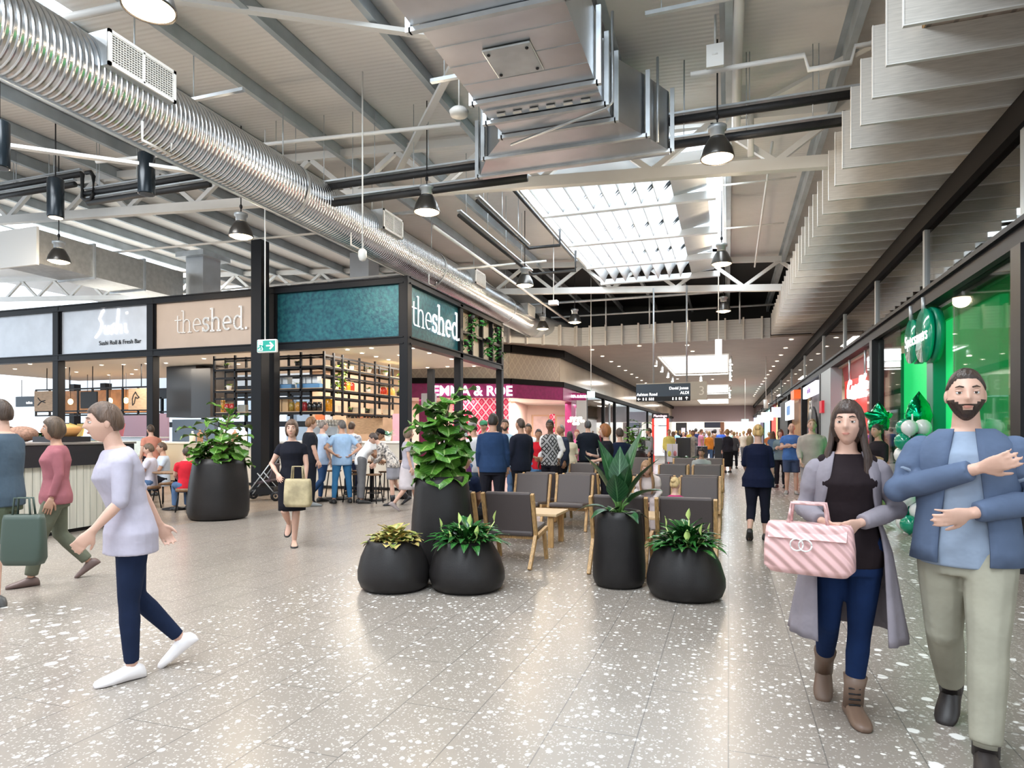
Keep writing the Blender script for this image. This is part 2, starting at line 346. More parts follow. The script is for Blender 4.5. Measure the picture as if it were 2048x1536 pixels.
# big rafters, on top of the trusses
def truss(Y, x0=-33, x1=2.9, dz=0., depth=.88, mid=None):
    t = thing('roof_truss', (0, Y, 0), 0, mid, 'roof truss'); zb = lambda x: 6.03 + dz - .056 * (x - .5)
    MB().bar((x0, 0, zb(x0)), (x1, 0, zb(x1)), .15, .20).build('bottom_chord', M['truss'], t)
    MB().bar((x0, 0, zb(x0) + depth), (x1, 0, zb(x1) + depth), .14, .16).build('top_chord', M['truss'], t)
    b = MB(); n = int((x1 - x0) / 2.05); 
    for i in range(n):
        xa = x1 - .1 - i * 2.05; xm = xa - 1.02; xb = xa - 2.05
        b.bar((xa, 0, zb(xa) + .05), (xm, 0, zb(xm) + depth - .05), .09, .10); b.bar((xm, 0, zb(xm) + depth - .05), (xb, 0, zb(xb) + .05), .09, .10)
    b.build('diagonal_web', M['truss'], t); return t
truss(11.7, mid='near white roof truss crossing above the fig planter')
truss(21.3, x1=2.6, mid='white roof truss at the far end of the louvred skylight')
truss(30.9, -33, -8.6, mid='distant white roof truss behind the kiosk signs at left')
# ties and braces near the camera
b = MB(); b.tube([(-20, 6.2, 7.5), (2.9, 6.2, 6.5)], .05); tag(b.build('roof_tie', M['truss']), 'white roof tie pipe crossing above the round duct, near top left', 'roof brace')
def brace(p, q, lab, w=.11): tag(MB().bar(p, q, w, .06).build('roof_brace', M['truss']), lab, 'roof brace')
brace((-3.1, 8.0, 7.15), (-6.3, 11.4, 6.55), 'flat white diagonal brace leaning left beside the rectangular duct')
brace((-8.2, 6.2, 7.4), (-3.4, 8.2, 6.9), 'white diagonal strut meeting the duct corner at top', .10)
brace((2.9, 8.8, 6.75), (.2, 11.6, 6.9), 'cream diagonal strut beside the first timber baffles')
brace((-16, 6.0, 7.0), (-9.4, 9.6, 6.4), 'long white strut below the duct at far left', .12)
tag(MB().tube([(.12, 7, 7.0), (.12, 11.5, 6.6)], .07).tube([(.35, 11.4, 7), (.35, 11.4, 6.1)], .05).build('downpipe', M['white']), 'white vertical downpipe beside the pendant row', 'pipe')
# thin grey channels across (cable trays) and white sprinkler pipes
def pipe(nm, pts, r, m, lab, cat='pipe', grp=None, n=8):
    return tag(MB().tube(pts, r, n, sm=True).build(nm, m), lab, cat, grp)
def tray(x0, x1, Y, z, lab):
    t = thing('cable_tray', (0, Y, 0), 0, lab, 'cable tray'); MB().box(x0, x1, -.03, .03, z, z + .05).build('channel', M['galv'], t)
    k = 0
    while x0 + .2 + k * .95 < x1: MB().tube([(x0 + .2 + k * .95, 0, z), (x0 + .2 + k * .95, 0, RZ(x0) - .05)], .008, 5).build('hanger_rod', M['galv'], t); k += 1
tray(-9.0, -6.9, 7.9, 6.65, 'grey slotted channel left of the diagonal brace'); tray(-3.9, -3.2, 8.1, 6.35, 'short grey channel touching the rectangular duct')
tray(-8.4, -5.9, 12.6, 6.3, 'grey channel above the second duct grille'); tray(-1.0, 1.3, 8.3, 6.8, 'grey channel right of the rectangular duct')
pipe('sprinkler_pipe', [(-12, 9.6, 6.95), (-4.1, 9.6, 6.5)], .035, M['white'], 'white sprinkler pipe running into the rectangular duct')
pipe('sprinkler_pipe', [(-.5, 9.3, 6.5), (.95, 9.3, 6.5), (1.0, 9.3, 6.3), (1.5, 9.3, 6.3), (1.55, 9.3, 6.5), (2.2, 9.3, 6.5)], .035, M['white'], 'white pipe with stepped elbows beside the timber baffles')
pipe('sprinkler_pipe', [(-6.2, 13, 6.1), (-6.2, 27, 6.1)], .04, M['white'], 'long white pipe running along the round duct')
pipe('sprinkler_pipe', [(-15, 16.2, 6.0), (-4.5, 16.2, 6.0)], .03, M['white'], 'white pipe over the shed roof at mid height')
pipe('sprinkler_pipe', [(-24, 13.2, 6.6), (-8.2, 13.2, 6.3)], .03, M['white'], 'white pipe behind the first column at left')
pipe('sprinkler_pipe', [(.75, 12.5, 6.75), (.75, 20.8, 6.55)], .025, M['white'], 'thin white pipe between skylight and baffles')
pipe('sprinkler_pipe', [(-.1, 14.2, 6.7), (1.3, 14.2, 6.7)], .022, M['white'], 'thin white crosspipe right of the skylight, nearer')
pipe('sprinkler_pipe', [(-.1, 17.2, 6.7), (1.3, 17.2, 6.7)], .022, M['white'], 'thin white crosspipe right of the skylight, farther')
pipe('plenum_pipe', [(-7, 26, 6.35), (2.5, 26, 6.35)], .04, M['galv'], 'grey pipe in the dark gap above the slatted bulkhead')
pipe('plenum_pipe', [(-7.5, 24.3, 6.6), (2.5, 24.3, 6.6)], .05, M['galv'], 'upper grey pipe in the dark gap behind the truss')
for x in (-4.6, -2.9, .4): pipe('plenum_hanger', [(x, 25.4, 5.6), (x, 25.4, 7.2)], .03, M['galv'], {-4.6: 'left', -2.9: 'middle', .4: 'right'}[x] + 'most grey hanger tube in the dark ceiling gap' if x != -2.9 else 'centre grey hanger tube in the dark ceiling gap')
# black lagged pipes
def lagged(pts, lab, r=.062):
    t = thing('lagged_pipe', (0, 0, 0), 0, lab, 'pipe'); MB().tube(pts, r, 10).build('lagging', M['pipe'], t)
    p, q = Vector(pts[0]), Vector(pts[-1] if len(pts) == 2 else pts[1]); u = Vector((0, 0, .1))
    MB().bar(p + u, q + u, .09, .03).build('support_channel', M['galv'], t)
    k = int((q - p).length / 1.3)
    for i in range(k + 1):
        s = p.lerp(q, (i + .3) / (k + 1)); MB().tube([s, (s.x, s.y, RZ(s.x) - .03)], .007, 5).build('hanger_rod', M['galv'], t)
lagged([(-8.6, 10.35, 6.12), (-3.2, 10.35, 6.12)], 'upper black lagged pipe left of the rectangular duct')
lagged([(-8.2, 10.35, 5.80), (-3.2, 10.35, 5.80)], 'lower black lagged pipe left of the rectangular duct')
lagged([(-.9, 10.0, 6.22), (1.85, 10.0, 6.22)], 'upper black lagged pipe between duct and timber baffles')
lagged([(-.9, 10.0, 5.86), (1.75, 10.0, 5.86)], 'lower black lagged pipe between duct and timber baffles')
lagged([(x_at(-60, 10.35), 10.35, 7.17), (x_at(163, 10.35), 10.35, 7.17)], 'upper black lagged pipe behind the hanging cylinders')
lagged([(x_at(170, 10.35), 10.35, 6.72), (x_at(420, 10.35), 10.35, 6.72)], 'second black lagged pipe right of the loop, behind the cylinders')
lagged([(x_at(176, 10.35), 10.35, 6.52), (x_at(420, 10.35), 10.35, 6.52)], 'lower black lagged pipe right of the loop, under the round duct')
lagged([(x_at(-60, 10.35), 10.35, 6.97), (x_at(150, 10.35), 10.35, 6.97)], 'lower black lagged pipe at the far left')
XL = x_at(165, 10.3)
pipe('pipe_loop', [(XL, 10.3, 7.15), (XL, 10.3, 6.62), (XL + .1, 10.3, 6.56), (XL + .24, 10.3, 6.56), (XL + .32, 10.3, 6.64), (XL + .32, 10.3, 7.05), (XL + .24, 10.3, 7.15), (XL + .1, 10.3, 7.15)], .045, M['pipe'], 'black U-shaped expansion loop between the lagged pipes')
lagged([(-5.2, 12.1, 5.95), (-5.2, 17.2, 5.95), (-1.95 - 2.0, 17.2, 5.95), (-3.95, 17.2, 6.5)], 'outer black pipe run bending around the skylight', .04)
lagged([(-4.8, 12.1, 6.2), (-4.8, 15.6, 6.2), (-3.98, 15.6, 6.2), (-3.98, 15.6, 6.6)], 'inner black pipe run bending beside the skylight', .04)
lagged([(-4.25, 12.1, 6.6), (-4.25, 18.6, 6.6)], 'black pipe along the left edge of the skylight', .04)
# ---------------------------------------------------------------- round duct
def round_duct():
    t = thing('spiral_duct', (-7.45, 0, 5.85), 0, 'large round spiral-wound galvanised air duct crossing from top left', 'air duct')
    b = MB(); ys = [-2 + i * 1.4 for i in range(20)]
    rings = [[(.475 * math.cos(a), y, .475 * math.sin(a)) for a in (2 * math.pi * k / 48 for k in range(48))] for y in ys]; b.ring_loft(rings); b.build('duct_tube', M['duct'], t)
    MB().tube([(0, 24.5, 0), (.15, 25.4, .02), (.5, 26.2, 0), (1.0, 26.9, -.05)], [.475, .47, .42, .4], 24).build('elbow', M['galv'], t)
    MB().tube([(-.05, -2, -.49), (-.05, 24.6, -.49)], .02, 6).build('drain_rail', M['galv'], t)
    for y in (3.6, 9.6, 15.4, 21.2):
        MB().lathe([(.485, -.04), (.485, .04)], 40, caps=False).xform(lambda p: Vector((p.x, y + p.z, p.y))).build('joint_collar', M['galv'], t)
    for y in (6.6, 11.4, 14.9):
        MB().tube([(.36, y - .3, -.36), (.36, y - .3, -.6), (.36, y + .15, -.6), (.36, y + .15, -.45)], .018, 6).build('bracket_pipe', M['white'], t)
    for i, (y0, y1) in enumerate([(5.65, 6.62), (12.0, 12.85), (17.2, 18.0), (22.3, 23.2)]):
        g = MB(); g.box(.2, .56, y0, y1, -.02, .40).build('grille_box', M['galv'], t)
        fr = MB(); x = .565
        for a in ((y0, y1, -.02, .02), (y0, y1, .36, .40), (y0, y0 + .04, -.02, .40), (y1 - .04, y1, -.02, .40), ((y0 + y1) / 2 - .012, (y0 + y1) / 2 + .012, 0, .38)): fr.box(x - .01, x + .02, *a)
        gr = fr.build('vent_grille', M['white'], t)
        sl = MB().box(.555, .562, y0 + .03, y1 - .03, 0, .38, 1)
        for k in range(12): z = .03 + k * .029; sl.box(.563, .578, y0 + .03, y1 - .03, z, z + .008)
        for k in range(24): yy = y0 + .05 + k * (y1 - y0 - .1) / 23; sl.box(.563, .572, yy, yy + .006, .01, .37)
        sl.build('louvre_slats', [M['white'], M['void']], gr)
    for y in range(0, 24, 3):
        MB().tube([(0, y + .5, .47), (0, y + .5, 1.5)], .01, 5).build('hanger_rod', M['galv'], t)
round_duct()
# ---------------------------------------------------------------- rectangular duct with flared end
def big_duct():
    t = thing('rectangular_duct', (0, 0, 0), 0, 'large sheet metal rectangular duct with flared end overhead at centre', 'air duct')
    z0, z1 = 5.8, 6.65
    MB().box(-3.16, -1.54, .5, 6.1, z0, z1).build('duct_body', M['sheet'], t); MB().box(-3.1, -1.54, 6.16, 8.25, z0, z1).build('duct_body', M['sheet'], t)
    f = MB(); rg = lambda x0, x1, y, za=z0, zb=z1: [(x0, y, za), (x1, y, za), (x1, y, zb), (x0, y, zb)]
    f.ring_loft([rg(-3.1, -1.54, 8.33), rg(-3.05, -1.50, 8.75)], sm=False); f.ring_loft([rg(-3.05, -1.5, 8.75), rg(-3.55, -1.15, 9.35, z0 - .02), rg(-3.9, -.85, 9.95, z0 - .03)], sm=False); f.build('flared_transition', M['sheet'], t)
    MB().box(-3.9, -.85, 9.97, 10.12, z0 - .03, z1).build('plenum_end', M['sheet'], t)
    for y, a, c in ((6.13, -3.2, -1.5), (8.29, -3.16, -1.5), (7.75, -3.14, -1.5), (9.35, -3.6, -1.1), (9.96, -3.94, -.81), (8.75, -3.1, -1.45)):
        b = MB(); b.box(a, c, y - .03, y + .03, z0 - .06, z0 - .01); b.box(c - .02, c + .04, y - .03, y + .03, z0 - .06, z1 + .04); b.box(a - .04, a + .02, y - .03, y + .03, z0 - .06, z1 + .04); b.build('flange', M['galv'], t)
    sm_ = MB()
    for y in (6.55, 6.95, 7.35): sm_.box(-3.1, -1.54, y, y + .012, z0 - .006, z0)
    for y in (8.0,): sm_.box(-3.1, -1.54, y, y + .03, z0 - .02, z0)
    sm_.build('seam', M['galv'], t)
    p = MB().box(-2.62, -2.05, 6.72, 7.3, z0 - .035, z0 - .005).build('access_panel', M['galv'], t, .02)
    for x, y in ((-2.56, 6.8), (-2.11, 6.8), (-2.56, 7.22), (-2.11, 7.22)): MB().ell((x, y, z0 - .04), (.022, .022, .015), n=8, m_=4).build('latch', M['black'], p)
    for i in range(6): MB().box(-2.95 + i * .23, -2.83 + i * .23, 8.13, 8.17, z0 - .03, z0 - .012).build('clip', M['white'], t)
    MB().tube([(-1.42, 8.3, z1 + .3), (-1.42, 8.3, z0 - .02), (-1.5, 8.32, z0 - .07), (-3.0, 8.9, z0 - .09)], .02, 6).build('conduit', M['galv'], t)
    MB().tube([(-.98, 9.6, z1 + .35), (-.98, 9.6, z0 - .04)], .02, 6).build('conduit', M['galv'], t)
big_duct()
# distant ducts left
t = thing('rectangular_duct', (0, 0, 0), 0, 'long boxy metal duct above the sushi stall at left', 'air duct')
MB().box(-16.7, -15.5, 10.9, 15.2, 5.55, 6.35).build('duct_body', mat('duct_dull', (.50, .49, .46), .4, .7, noise=.1), t); MB().box(-16.75, -15.45, 10.84, 10.9, 5.5, 6.4).build('flange', M['white'], t)
for y in (12.3, 13.8): MB().box(-16.75, -15.45, y, y + .05, 5.5, 6.4).build('flange', M['galv'], t)
t = thing('duct_riser', (0, 0, 0), 0, 'square metal duct riser dropping behind the beige sign', 'air duct')
MB().box(-15.5, -14.85, 15.3, 16.0, 4.9, 6.85).build('duct_body', M['sheet'], t); MB().box(-15.7, -14.65, 15.1, 16.2, 6.8, 6.95).build('cap_hood', M['galv'], t)
tag(MB().box(-10.9, -10.25, 17, 17.6, 5.1, 7.0).build('duct_riser', M['sheet']), 'square metal duct riser behind the teal sign panel', 'air duct')
tag(MB().box(-20.5, -9.3, 33, 33.9, 5.2, 5.9).build('rectangular_duct', M['sheet']), 'far horizontal metal duct beyond the shed at left', 'air duct')
# ---------------------------------------------------------------- skylight louvres
def louvres():
    bars = [12.05, 14.1, 16.5, 18.9, 21.05]; zb = 6.42
    for i, y in enumerate(bars):
        tag(MB().box(-3.98, -.25, y - .07, y + .07, zb - .02, zb + .15).build('louvre_bar', M['sail']), ['nearest', 'second', 'middle', 'fourth', 'farthest'][i] + ' white crossbar carrying the skylight sails', 'skylight louvre', 'skylight crossbars')
    for i in range(4):
        y0, y1 = bars[i] + .06, bars[i + 1] - .06
        for k in range(8):
            x = -3.85 + k * .345; prof = [(x + .40, zb + .52), (x + .30, zb + .50), (x + .20, zb + .42), (x + .10, zb + .28), (x + .03, zb + .12), (x, zb + .03)]
            b = MB(); b.ring_loft([[(a, y, z) for a, z in prof + [(a + .012, z + .012) for a, z in prof[::-1]]] for y in (y0, y1)])
            tag(b.build('skylight_sail', M['sail']), 'curved white fabric sail hung in the skylight louvre', 'skylight louvre', 'fabric sails under the skylight')
        s = MB(); s.add([(-1.1, y0, zb + .12), (-.42, y0, zb + .2), (-.42, y1, zb + .2), (-1.1, y1, zb + .12), (-1.1, y0, zb + .13), (-.42, y0, zb + .21), (-.42, y1, zb + .21), (-1.1, y1, zb + .13)], [(3, 2, 1, 0), (4, 5, 6, 7), (0, 1, 5, 4), (2, 3, 7, 6)])
        tag(s.build('silver_baffle', mat('silver_baffle', (.62, .65, .67), .35, .6, bump=.5, bscale=3)), 'silvery crinkled sheet panel along the right of the skylight', 'skylight louvre', 'silver sheets under the skylight')
louvres()
struct('trim_skylight', MB().box(-4.45, -4.38, 11.9, 20.95, 6.95, 7.75).box(-.12, -.05, 11.9, 20.95, 6.9, 7.75).box(-4.4, -.1, 11.9, 11.95, 6.9, 7.75).box(-4.4, -.1, 20.9, 20.95, 6.9, 7.75), M['white'])
# ---------------------------------------------------------------- L-shaped timber baffles at right
M['lime'] = mat('limed_timber', (.62, .60, .56), .5, noise=.10, nscale=3, stretch=(1.5, 1.5, 22)); M['limeh'] = M['lime']
M['soffit'] = wavebump('plank_soffit', (.60, .50, .44), 'X', 1.35, .5, .5, 0, .05, line=(.05, .62))
def baffle(y, zb=5.18, x0=1.5, x1=3.3):
    b = MB(); y0, y1 = y, y + .035; T = [(x0, zb), (x1, zb), (x1, zb + .30), (x0 + .30, zb + .30), (x0 + .30, zb + .78), (x0, zb + .78)]
    f = [(x, y0, z) for x, z in T] + [(x, y1, z) for x, z in T]; n = 6
    b.add(f, [(0, 1, 2, 3), (0, 3, 4, 5), (9, 8, 7, 6), (11, 10, 9, 6)] + [(i, i + n, (i + 1) % n + n, (i + 1) % n) for i in range(n)]); return b
b0 = tag(baffle(0).build('ceiling_baffle', M['lime']), 'L-shaped limed timber board hung in the long ceiling row at right', 'ceiling baffle', 'timber baffles along the right ceiling edge')
b0.location = (0, 3.35, 0)
b0e = MB().box(1.498, 3.3, -.004, .04, 5.172, 5.182).box(1.492, 1.5, -.004, .04, 5.172, 5.965).build('edge_strip', mat('baffle_edge', (.80, .80, .78), .4), b0)
for i in range(1, 35): dup(b0, (0, 3.35 + i * .655, 0))
struct('ceiling_soffit', MB().box(1.82, 3.3, 2.5, 26.3, 5.5, 5.56), M['soffit']); struct('trim_soffit', MB().box(1.81, 1.822, 2.5, 26.3, 5.48, 5.58), mat('oak_strip', (.5, .3, .12), .5))
struct('wall_right_upper', MB().box(3.32, 3.42, 2, 30, 5.2, 7.2), M['cream'])
# bulkhead with fins and low ceiling
M['slat'] = wavebump('slatted_ceiling', (.46, .385, .32), 'Y', 1.1, .35, .5, 0, .05, line=(.12, .72)); M['bulk'] = wavebump('bulkhead_board', (.56, .57, .56), 'Z', 3, .3, .5, 0, .04)
struct('wall_bulkhead', MB().box(-5.75, 1.5, 26.25, 26.35, 5.15, 5.9), M['bulk'])
struct('wall_bulkhead_left', MB().add([(-5.75, 26.35, 5.15), (-8.6, 24.1, 5.15), (-13.5, 22.2, 5.15), (-5.75, 26.35, 5.9), (-8.6, 24.1, 5.9), (-13.5, 22.2, 5.9), (-5.75, 26.5, 5.15), (-8.6, 24.25, 5.15), (-13.5, 22.35, 5.15), (-5.75, 26.5, 5.9), (-8.6, 24.25, 5.9), (-13.5, 22.35, 5.9)], [(0, 1, 4, 3), (1, 2, 5, 4), (6, 9, 10, 7), (7, 10, 11, 8), (3, 4, 10, 9), (4, 5, 11, 10), (0, 6, 7, 1), (1, 7, 8, 2)]), M['bulk'])
fin = tag(MB().box(-.03, .03, -.22, 0, 5.1, 5.94).build('bulkhead_fin', M['lime']), 'pale vertical timber fin on the far ceiling bulkhead', 'timber fin', 'vertical fins along the far bulkhead'); fin.location = (1.2, 26.25, 0)
for i in range(1, 11): dup(fin, (1.2 - i * .66, 26.25, 0))
for i in range(5): k = (i + .5) / 5; dup(fin, (-5.75 - 2.85 * k, 26.35 - 2.25 * k, 0), R(38))
for i in range(4): k = (i + .5) / 4; dup(fin, (-8.6 - 4 * k, 24.1 - 1.55 * k, 0), R(21))
HOLES2 = [(-3.1, -.05, 31, 41), (-3.1, -.05, 50, 61), (-3.1, -.05, 70, 80)]
b = MB(); ys = [26.35, 31, 41, 50, 61, 70, 80, 90]
b.box(-8, -3.1, 26.35, 90, 5.16, 5.24).box(-.05, 3.3, 26.35, 90, 5.16, 5.24)
for a, c in ((26.35, 31), (41, 50), (61, 70), (80, 90)): b.box(-3.1, -.05, a, c, 5.16, 5.24)
b.add([(-8, 26.35, 5.16), (-5.75, 26.35, 5.16), (-8.6, 24.15, 5.16), (-13.5, 22.25, 5.16), (-13.5, 27, 5.16), (-8, 30, 5.16)], [(0, 1, 2, 3, 4, 5)])
struct('ceiling_corridor', b, M['slat'])
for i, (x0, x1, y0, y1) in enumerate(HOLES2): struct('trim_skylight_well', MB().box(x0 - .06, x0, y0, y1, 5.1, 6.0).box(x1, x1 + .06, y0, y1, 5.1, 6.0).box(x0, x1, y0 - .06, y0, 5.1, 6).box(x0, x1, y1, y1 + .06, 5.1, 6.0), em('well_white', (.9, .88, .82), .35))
# ---------------------------------------------------------------- right shop line
struct('trim_upper_beam', MB().box(2.98, 3.3, 2, 90, 4.84, 5.16), M['dark']); struct('trim_lower_beam', MB().box(2.98, 3.2, 2, 90, 3.55, 3.74).box(2.92, 3.2, 2, 90, 3.74, 3.80), mat('beam_blue_black', (.013, .015, .020), .5, spec=.2))
for y0, y1 in ((2, 12.2), (12.2, 20), (20, 31), (31, 90)): struct('window_clerestory', MB().box(3.08, 3.10, y0, y1, 3.8, 4.84), M['clear'])
struct('wall_clerestory', MB().box(3.6, 3.7, 2, 90, 3.5, 5.2).box(3.2, 3.6, 2, 90, 4.9, 4.95), M['tan'])
for i, y in enumerate((6.2, 8.45, 12.2, 15.9, 20, 24.2, 30, 36, 43, 52)): struct('trim_mullion', MB().box(3.04, 3.14, y - .05, y + .05, 3.8, 4.84), mat('mullion', (.42, .45, .46), .4, .4))
posts = [8.4, 15.95, 24.3, 30.2, 37, 44, 52, 62]
for y in posts: tag(MB().box(2.96, 3.2, y - .13, y + .13, 0, 3.55).build('column_post', M['black']), None, None, None, 'structure')
for y0, y1 in ((2, 8.27), (8.53, 10.9), (16.1, 17.0), (13.9, 15.8)): struct('window_shopfront', MB().box(3.08, 3.095, y0, y1, .08, 3.55), M['glass'])
struct('wall_right_back', MB().box(7.0, 7.1, 2, 90, 0, 3.6), mat('shop_back', (.70, .62, .50), .6)); struct('ceiling_shops', MB().box(3.2, 7, 2, 90, 3.5, 3.56), mat('shop_ceiling', (.62, .60, .52), .6))
for y in (8.4, 16.0, 22.0, 30.2, 37, 44, 52, 62, 75): struct('wall_partition', MB().box(3.4, 7.0, y - .06, y + .06, 0, 3.5), M['cream'])
# end wall
struct('wall_end', MB().box(-8, 3.4, 88, 88.2, 3.1, 5.2), mat('taupe_wall', (.36, .28, .29), .7)); struct('wall_end_shops', MB().box(-8, 3.4, 88.3, 88.5, 0, 3.1), em('far_shop_light', (1, .93, .82), .85))
area((5, 12.2, 3.45), 3, 6.5, 170, (1, .97, .9), nm='shop_ceiling_light'); area((5, 5, 3.45), 3, 5, 60, (1, .9, .8), nm='shop_ceiling_light')
area((5, 19, 3.45), 2.4, 5, 120, (1, .9, .86), nm='shop_ceiling_light')
for y, p in ((27, 120), (33, 120), (40, 120), (48, 150), (57, 150), (68, 200), (80, 200)): area((5, y, 3.45), 3, 5, p, SOFT, nm='shop_ceiling_light')
for y, p in ((28, 150), (45, 160), (65, 180), (83, 200)): area((-5, y, 5.1), 1.2, 3, p * .5, SOFT, nm='corridor_downlight_glow'); area((1.5, y, 5.1), .6, 3, p * .5, SOFT, nm='corridor_downlight_glow')  # broad area lights stand in for the corridor's small downlights
# ================================================================ slab-serif strokes for the shed signs
def arc(cx_, cz, r, a0, a1, n=8, rz_=None):
    return [(cx_ + r * math.cos(R(a0 + (a1 - a0) * i / n)), cz + (rz_ or r) * math.sin(R(a0 + (a1 - a0) * i / n))) for i in range(n + 1)]
GL = {'t': (.40, [[(.16, .78), (.16, .12)] + arc(.28, .12, .12, 180, 300, 5), [(0, .58), (.36, .58)]]),
      'h': (.62, [[(.10, 1), (.10, 0)], [(0, 0), (.20, 0)], [(0, 1), (.10, 1)], [(.10, .42)] + arc(.29, .42, .17, 150, 0, 6) + [(.46, 0)], [(.37, 0), (.57, 0)]]),
      'e': (.56, [[(.06, .32), (.48, .32)] + arc(.27, .31, .21, 0, 300, 14, .29)]),
      's': (.46, [arc(.22, .45, .15, 20, 270, 9) + arc(.22, .16, .15, 90, -160, 9), [(.37, .47), (.37, .60)], [(.06, .02), (.06, .16)]]),
      'd': (.62, [[(.46, 1), (.46, 0)], [(.34, 1), (.46, 1)], [(.46, 0), (.56, 0)], arc(.26, .31, .20, 50, 310, 12, .29)]), '.': (.16, [[(.04, .03), (.10, .03)]])}
def shed_sign(o, ux, nrm, size, m, parent, thin=.018, bold=.045):
    x = 0
    for i, ch in enumerate('theshed.'):
        w_, pl = GL[ch]; b = MB(); r = thin if i < 3 else bold
        if ch == '.': r = .05
        nv = Vector(nrm); strokes(b, [[(a + x, z) for a, z in p] for p in pl], Vector(o) + nv * .04, ux, (0, 0, 1), size, r * size, nrm)
        b.build('letter', m, parent); x += w_ * (1 if i < 3 else 1.06)
M['teal'] = mat('patina_teal', (.008, .070, .105), .35, .35, noise=0, nscale=11, bump=.2, bscale=30, col2=(.022, .15, .175)); M['beigep'] = mat('beige_sign', (.60, .49, .41), .5, noise=.03, nscale=2)
M['greyp'] = mat('pale_zinc', (.66, .70, .76), .35, .2, noise=.06, nscale=2); M['gdark'] = mat('frame_black', (.008, .009, .012), .42, 0, spec=.22)
XS = [-21.8, -18.2, -14.7, -10.8, -7.1]; YF = 13.4; YS = [13.4, 16.5, 19.9]
def post(x, y, w_, z1, lab): return tag(MB().box(x - w_ / 2, x + w_ / 2, y - w_ / 2, y + w_ / 2, 0, z1).build('steel_post', M['gdark'], None, .01), lab, 'post')
for x, l in zip(XS[1:], ['black shed post at far left beside the plain zinc panel', 'black shed post between sushi sign and beige sign', 'black shed post at the left edge of the teal panel', 'black corner post of the shed where the teal panels meet']): post(x, YF, .22, 5.15, l)
post(-7.1, 16.5, .2, 5.1, 'black shed post right of the lettered teal sign'); post(-7.1, 19.9, .2, 5.1, 'rear black shed post at the end of the plant shelves'); post(x_at(862, 19.9), 19.9, .2, 3.7, 'rear inner black post behind the fig tree top')
post(-10.82, 12.95, .30, 6.2, 'tall thick black column rising past the beige sign to the roof'); post(x_at(150, 20), 20, .3, 3.6, 'inner dark post behind the sushi stall'); post(x_at(212, 20), 20, .3, 3.6, 'inner dark post behind the black menu screen')
fr = thing('shed_frame', (0, 0, 0), 0, 'black steel beam frame carrying the shed sign panels', 'steel frame')
for z0, z1 in ((4.98, 5.15), (3.58, 3.76)):
    MB().box(XS[0], XS[-1], YF - .1, YF + .1, z0, z1).box(XS[0], XS[-1], YF - .13, YF - .1, z0, z0 + .03).box(XS[0], XS[-1], YF - .13, YF - .1, z1 - .03, z1).build('beam', M['gdark'], fr)
    MB().box(-7.2, -7.0, YF, 19.9, z0, z1).box(-7.0, -6.96, YF, 19.9, z1 - .03, z1).box(-7.0, -6.96, YF, 19.9, z0, z0 + .03).build('beam', M['gdark'], fr)
def panel(x0, x1, m, lab):
    t = thing('sign_panel', (0, YF, 0), 0, lab, 'sign panel'); MB().box(x0 + .13, x1 - .13, -.02, .02, 3.76, 4.98).build('board', m, t)
    MB().box(x0 + .11, x0 + .15, -.06, .03, 3.76, 4.98).box(x1 - .15, x1 - .11, -.06, .03, 3.76, 4.98).build('edge_frame', M['gdark'], t); return t
panel(XS[0], XS[1], M['greyp'], 'plain pale zinc sign panel at the left edge of the shed'); sp_ = panel(XS[1], XS[2], M['greyp'], 'pale zinc panel with glowing brushed sushi lettering')
bp = panel(XS[2], XS[3], M['beigep'], 'beige sign panel with raised white lowercase lettering'); panel(XS[3], XS[4], M['teal'], 'plain mottled teal metal panel on the near face')
shed_sign((-13.88, -.02, 4.17), (1, 0, 0), (0, -1, 0), .57, mat('letter_pale_glow', (.85, .86, .86), .35, emit=.12), bp, .018, .038)  # slight emission added so the unlit letters look whiter
t = thing('sign_panel', (-7.1, 0, 0), 0, 'mottled teal panel with white lowercase lettering on the side face', 'sign panel')
MB().box(-.02, .02, 13.52, 16.4, 3.76, 4.98).build('board', M['teal'], t); shed_sign((.02, 13.58, 4.08), (0, 1, 0), (1, 0, 0), .70, em('letter_white', (1, 1, 1), .6), t)
# sushi brush lettering
b = MB(); S_ = [[(.30, .95), (.18, .72), (.30, .55), (.22, .30), (0, .08)], [(.30, .95), (.38, 1.0)], [(.42, .45), (.44, .22), (.56, .2), (.60, .44), (.62, .2)], [(.86, .5), (.72, .42), (.86, .28), (.72, .18)], [(1.06, 1.0), (1.0, .55), (.95, .18), (1.04, .42), (1.16, .45), (1.18, .18)], [(1.36, .48), (1.38, .22), (1.46, .2)], [(1.42, .85), (1.46, .86)]]
strokes(b, S_, (-16.75, -.03, 4.13), (1, 0, 0), (0, 0, 1), .80, .026, (0, -1, 0)); b.build('brush_lettering', M['signw'], sp_)
strokes(MB(), [], (0, 0, 0), (1, 0, 0), (0, 0, 1), 1, 1, (0, -1, 0)); text('tagline', 'Sushi Roll & Fresh Bar', .17, (-15.85, -.035, 4.02), (R(90), 0, 0), M['gdark'], sp_, .004)
# plant shelf bay on the side face
t = thing('plant_wall', (-7.1, 0, 0), 0, 'tan backed black lattice wall bay with trailing plants', 'plant shelf')
MB().box(-.12, -.08, 16.6, 19.8, 3.76, 4.98).build('backing', mat('backing_tan', (.62, .52, .38), .6), t); lat = MB()
for y in (17.4, 18.25, 19.1): lat.box(-.06, .06, y - .04, y + .04, 3.76, 4.98)
lat.box(-.06, .06, 16.6, 19.8, 4.33, 4.40); lat.build('lattice', M['gdark'], t)
